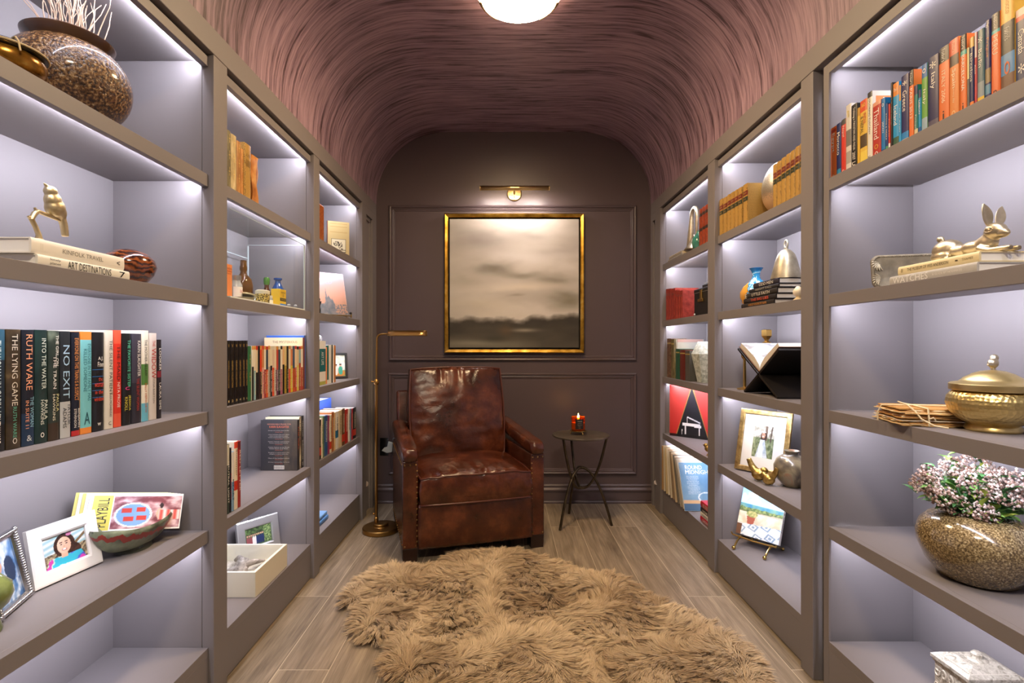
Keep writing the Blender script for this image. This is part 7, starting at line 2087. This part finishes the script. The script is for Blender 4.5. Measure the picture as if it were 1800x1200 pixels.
# front panel
q = MB()
q.surf(lambda u, v: Vector((-.329 + .658 * u, .004 - .010 * math.sin(PI * v) * math.sin(PI * min(1, max(0, u))) ** .3, .080 + .240 * v)), 30, 14)
o = q.build('front_panel', LEA, CH, smooth=True, angle=None)
md = o.modifiers.new('solid', 'SOLIDIFY'); md.thickness = .03; md.offset = 1 if False else -1
MB().box((-.329, .05, .10), (.329, .70, .305)).build('seat_frame', mat('#3a2016', .6, name='seat_lining'), CH)
nail0 = MB().ball((0, 0, 0), .0052, 8, s=(1, .6, 1)).build('nail_head', mat('#a9854e', .3, 1.0, name='brass_nail'), CH, weld=False, smooth=True, angle=None)
spots = [(-.315 + .63 * i / 19, .000, .092, 0) for i in range(20)]
for sd in (-1, 1):
    spots += [(sd * (.342 + .031 * i), -.002, .540, 0) for i in range(3)] + [(sd * (.342 + .061 * i), -.002, .092, 0) for i in range(2)]
    spots += [(sd * .3360, -.001, .115 + .030 * i, 0) for i in range(14)]
spots += [(-.4165, .03 + .040 * i, .540, 1) for i in range(17)] + [(-.4165, .03 + .040 * i, .095, 1) for i in range(17)]
for k, (x, y, z_, tn_) in enumerate(spots):
    o = nail0 if k == 0 else nail0.copy()
    if k: C.objects.link(o); o.parent = CH
    o.location = (x, y, z_); o.rotation_euler = (0, 0, PI / 2 * tn_)

# ================================================================== SHEEPSKIN RUG
out_px = [(604, 1045), (614, 1053), (641, 1050), (634, 1064), (626, 1080), (631, 1102), (657, 1113), (700, 1110), (686, 1140), (685, 1166), (712, 1180), (767, 1184), (785, 1199)]
hid = [(-.245, 1.62), (-.16, 1.42), (.02, 1.30), (.25, 1.27), (.50, 1.30), (.72, 1.42), (.86, 1.60)]
out_px2 = [(1341, 1193), (1333, 1166), (1315, 1140), (1291, 1116), (1254, 1096), (1222, 1078), (1186, 1061), (1140, 1041), (1118, 1028), (1099, 1016), (1083, 1004), (1050, 1003), (1017, 1003), (999, 990), (958, 977), (930, 970), (916, 962), (860, 960), (800, 964), (775, 990), (730, 990), (676, 990), (650, 1001), (620, 1030)]
ZF = .045
poly = [tuple(onZ(x, y, ZF)[:2]) for x, y in out_px] + hid + [tuple(onZ(x, y, ZF)[:2]) for x, y in out_px2]
PA = np.array(poly)
def inside(P):
    x, y = P[:, 0], P[:, 1]
    r_ = np.zeros(len(P), bool)
    j = len(PA) - 1
    for i in range(len(PA)):
        xi, yi, xj, yj = PA[i, 0], PA[i, 1], PA[j, 0], PA[j, 1]
        c_ = ((yi > y) != (yj > y)) & (x < (xj - xi) * (y - yi) / (yj - yi + 1e-12) + xi)
        r_ ^= c_
        j = i
    return r_
def edge_d(P):
    best = np.full(len(P), 9.0); near = np.zeros((len(P), 2))
    for i in range(len(PA)):
        a, b_ = PA[i], PA[(i + 1) % len(PA)]
        ab = b_ - a
        t_ = np.clip(((P - a) @ ab) / (ab @ ab + 1e-12), 0, 1)
        q_ = a + t_[:, None] * ab
        d_ = np.linalg.norm(P - q_, axis=1)
        m_ = d_ < best
        best[m_] = d_[m_]; near[m_] = q_[m_]
    return best, near
g = np.random.default_rng(4)
# smooth random fields on a coarse grid
def field(seed, cell):
    gg = np.random.default_rng(seed)
    nx, ny = int(3.2 / cell) + 4, int(3.2 / cell) + 4
    F_ = gg.random((nx, ny))
    def at(P):
        u_ = (P[:, 0] + 1.4) / cell; v_ = (P[:, 1] - .6) / cell
        i, j = np.clip(u_.astype(int), 0, nx - 2), np.clip(v_.astype(int), 0, ny - 2)
        fu, fv = u_ - i, v_ - j
        fu, fv = fu * fu * (3 - 2 * fu), fv * fv * (3 - 2 * fv)
        return F_[i, j] * (1 - fu) * (1 - fv) + F_[i + 1, j] * fu * (1 - fv) + F_[i, j + 1] * (1 - fu) * fv + F_[i + 1, j + 1] * fu * fv
    return at
fa, fb, fc, fd, fe = field(1, .16), field(2, .07), field(3, .30), field(5, .035), field(6, .11)
def skin_z(P):
    d_, _ = edge_d(P)
    lift = .020 * np.clip(d_ / .06, 0, 1) ** .6
    return .004 + lift * (.35 + .9 * fa(P)) + .012 * np.clip(d_ / .10, 0, 1) * fb(P)
# the seams between the pelts sink a little
seams = [((-.50, 2.52), (.10, 2.28)), ((.10, 2.28), (.55, 1.55)), ((-.35, 2.05), (.15, 2.30)), ((.10, 2.28), (.55, 2.35))]
def seam_d(P):
    best = np.full(len(P), 9.0)
    for a, b_ in seams:
        a, b_ = np.array(a), np.array(b_); ab = b_ - a
        t_ = np.clip(((P - a) @ ab) / (ab @ ab), 0, 1)
        best = np.minimum(best, np.linalg.norm(P - (a + t_[:, None] * ab), axis=1))
    return best
RUG = thing('sheepskin_rug', 'tan sheepskin rug with deep fur in front of and under the armchair', 'rug', (.1, 2.0, 0))
OFF = np.array([.1, 2.0])
# hide: a thin skin under the fur
bm = bmesh.new()
vs = [bm.verts.new((x - .1 + (0 if False else 0), y - 2.0, .003)) for x, y in [(p[0] * .985 + .015 * .1, p[1] * .985 + .015 * 2.0) for p in poly]]
bm.faces.new(vs)
bmesh.ops.triangulate(bm, faces=bm.faces)
me = bpy.data.meshes.new('hide'); bm.to_mesh(me); bm.free()
HIDE = mat('#8c7658', .9, name='sheepskin_hide')
me.materials.append(HIDE)
o = bpy.data.objects.new('hide', me); C.objects.link(o); o.parent = RUG
md = o.modifiers.new('solid', 'SOLIDIFY'); md.thickness = .002
NS = 230000
lo, hi = PA.min(0), PA.max(0)
P = lo + (hi - lo) * g.random((int(NS * 1.9), 2))
P = P[inside(P)][:NS]
n = len(P)
d, near = edge_d(P)
outw = near - P; outw /= np.linalg.norm(outw, axis=1)[:, None] + 1e-9
th = 2 * np.pi * fc(P) * 1.6 + 1.5 * fa(P) + 2.2 * (fe(P) - .5)
flow = np.stack([np.cos(th + 2.4), np.sin(th + 2.4)], 1)
wgt = np.exp(-d / .05)[:, None]
dirn = flow * (1 - wgt) + outw * wgt * 1.3
# clumps: strands lean together towards their lock's tip
cell = .017
ci = np.floor(P / cell).astype(int)
h1 = np.abs(np.sin(ci[:, 0] * 127.1 + ci[:, 1] * 311.7) * 43758.5453) % 1
h2 = np.abs(np.sin(ci[:, 0] * 269.5 + ci[:, 1] * 183.3) * 43758.5453) % 1
h3 = np.abs(np.sin(ci[:, 0] * 71.3 + ci[:, 1] * 97.7) * 15731.743) % 1
cent = (ci + .2 + .6 * np.stack([h1, h2], 1)) * cell
dirn = dirn + .55 * np.stack([h1 - .5, h3 - .5], 1) + .30 * (g.random((n, 2)) - .5)
dirn /= np.linalg.norm(dirn, axis=1)[:, None] + 1e-9
sd_ = seam_d(P)
ln = (.036 + .030 * h2 + .012 * g.random(n)) * (1 - .45 * np.exp(-(sd_ / .03) ** 2))
tilt = np.radians(52 + 20 * h3 + 10 * g.random(n) + 10 * np.exp(-d / .03))
zr = skin_z(P) * (1 - .5 * np.exp(-(sd_ / .035) ** 2))
tipxy = cent + dirn * (ln * np.sin(tilt))[:, None]
own = P + dirn * (ln * np.sin(tilt))[:, None]
tip = own * .62 + tipxy * .38
tz = np.maximum(zr + ln * np.cos(tilt) * (.8 + .4 * h1), .006)
mid = P + (tip - P) * .42
mz = zr + ln * .50 * np.cos(tilt * .62)
mid2 = P + (tip - P) * .76 + .004 * (g.random((n, 2)) - .5)
m2z = zr * .3 + tz * .70 + ln * .10
rows = [(P, np.maximum(zr, .003), .0008), (mid, mz, .0009), (mid2, m2z, .0007), (tip, tz, .00015)]
side_ = np.stack([-dirn[:, 1], dirn[:, 0]], 1)
ang = g.random(n) * 1.4 - .7
verts = np.zeros((n, 8, 3), np.float32)
for k, (xy, z_, w_) in enumerate(rows):
    for s_, sg in ((0, -1), (1, 1)):
        verts[:, 2 * k + s_, :2] = xy - OFF + side_ * (w_ * sg * np.cos(ang))[:, None]
        verts[:, 2 * k + s_, 2] = np.maximum(z_ + w_ * sg * np.sin(ang), .0025)
base = (np.arange(n) * 8)[:, None, None]
quad = np.array([[0, 1, 3, 2], [2, 3, 5, 4], [4, 5, 7, 6]])[None]
faces = (base + quad).reshape(-1, 4)
me = bpy.data.meshes.new('fur')
me.vertices.add(n * 8); me.vertices.foreach_set('co', verts.ravel())
me.loops.add(faces.size); me.loops.foreach_set('vertex_index', faces.ravel().astype(np.int32))
me.polygons.add(len(faces)); me.polygons.foreach_set('loop_start', (np.arange(len(faces)) * 4).astype(np.int32)); me.polygons.foreach_set('loop_total', np.full(len(faces), 4, np.int32))
me.polygons.foreach_set('use_smooth', np.ones(len(faces), bool))
me.update(calc_edges=True)
ca = me.color_attributes.new('Col', 'FLOAT_COLOR', 'POINT')
tone = np.clip(.55 * fa(P) + .35 * h1 + .25 * g.random(n) - .10 + .25 * (fe(P) - .5), 0, 1)
c0, c1 = np.array(lin('#a48865')), np.array(lin('#e7d3b1'))
cb_ = c0 + (c1 - c0) * tone[:, None]
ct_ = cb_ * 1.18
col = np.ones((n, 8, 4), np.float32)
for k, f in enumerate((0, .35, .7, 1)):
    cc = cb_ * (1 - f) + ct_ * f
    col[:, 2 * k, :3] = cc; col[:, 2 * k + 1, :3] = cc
ca.data.foreach_set('color', col.ravel())
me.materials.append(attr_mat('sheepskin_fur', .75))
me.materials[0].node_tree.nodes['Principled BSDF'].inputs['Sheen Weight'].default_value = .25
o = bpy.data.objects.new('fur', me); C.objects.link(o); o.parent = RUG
o['kind'] = 'stuff'

bpy.data.objects.remove(_fontob, do_unlink=True)
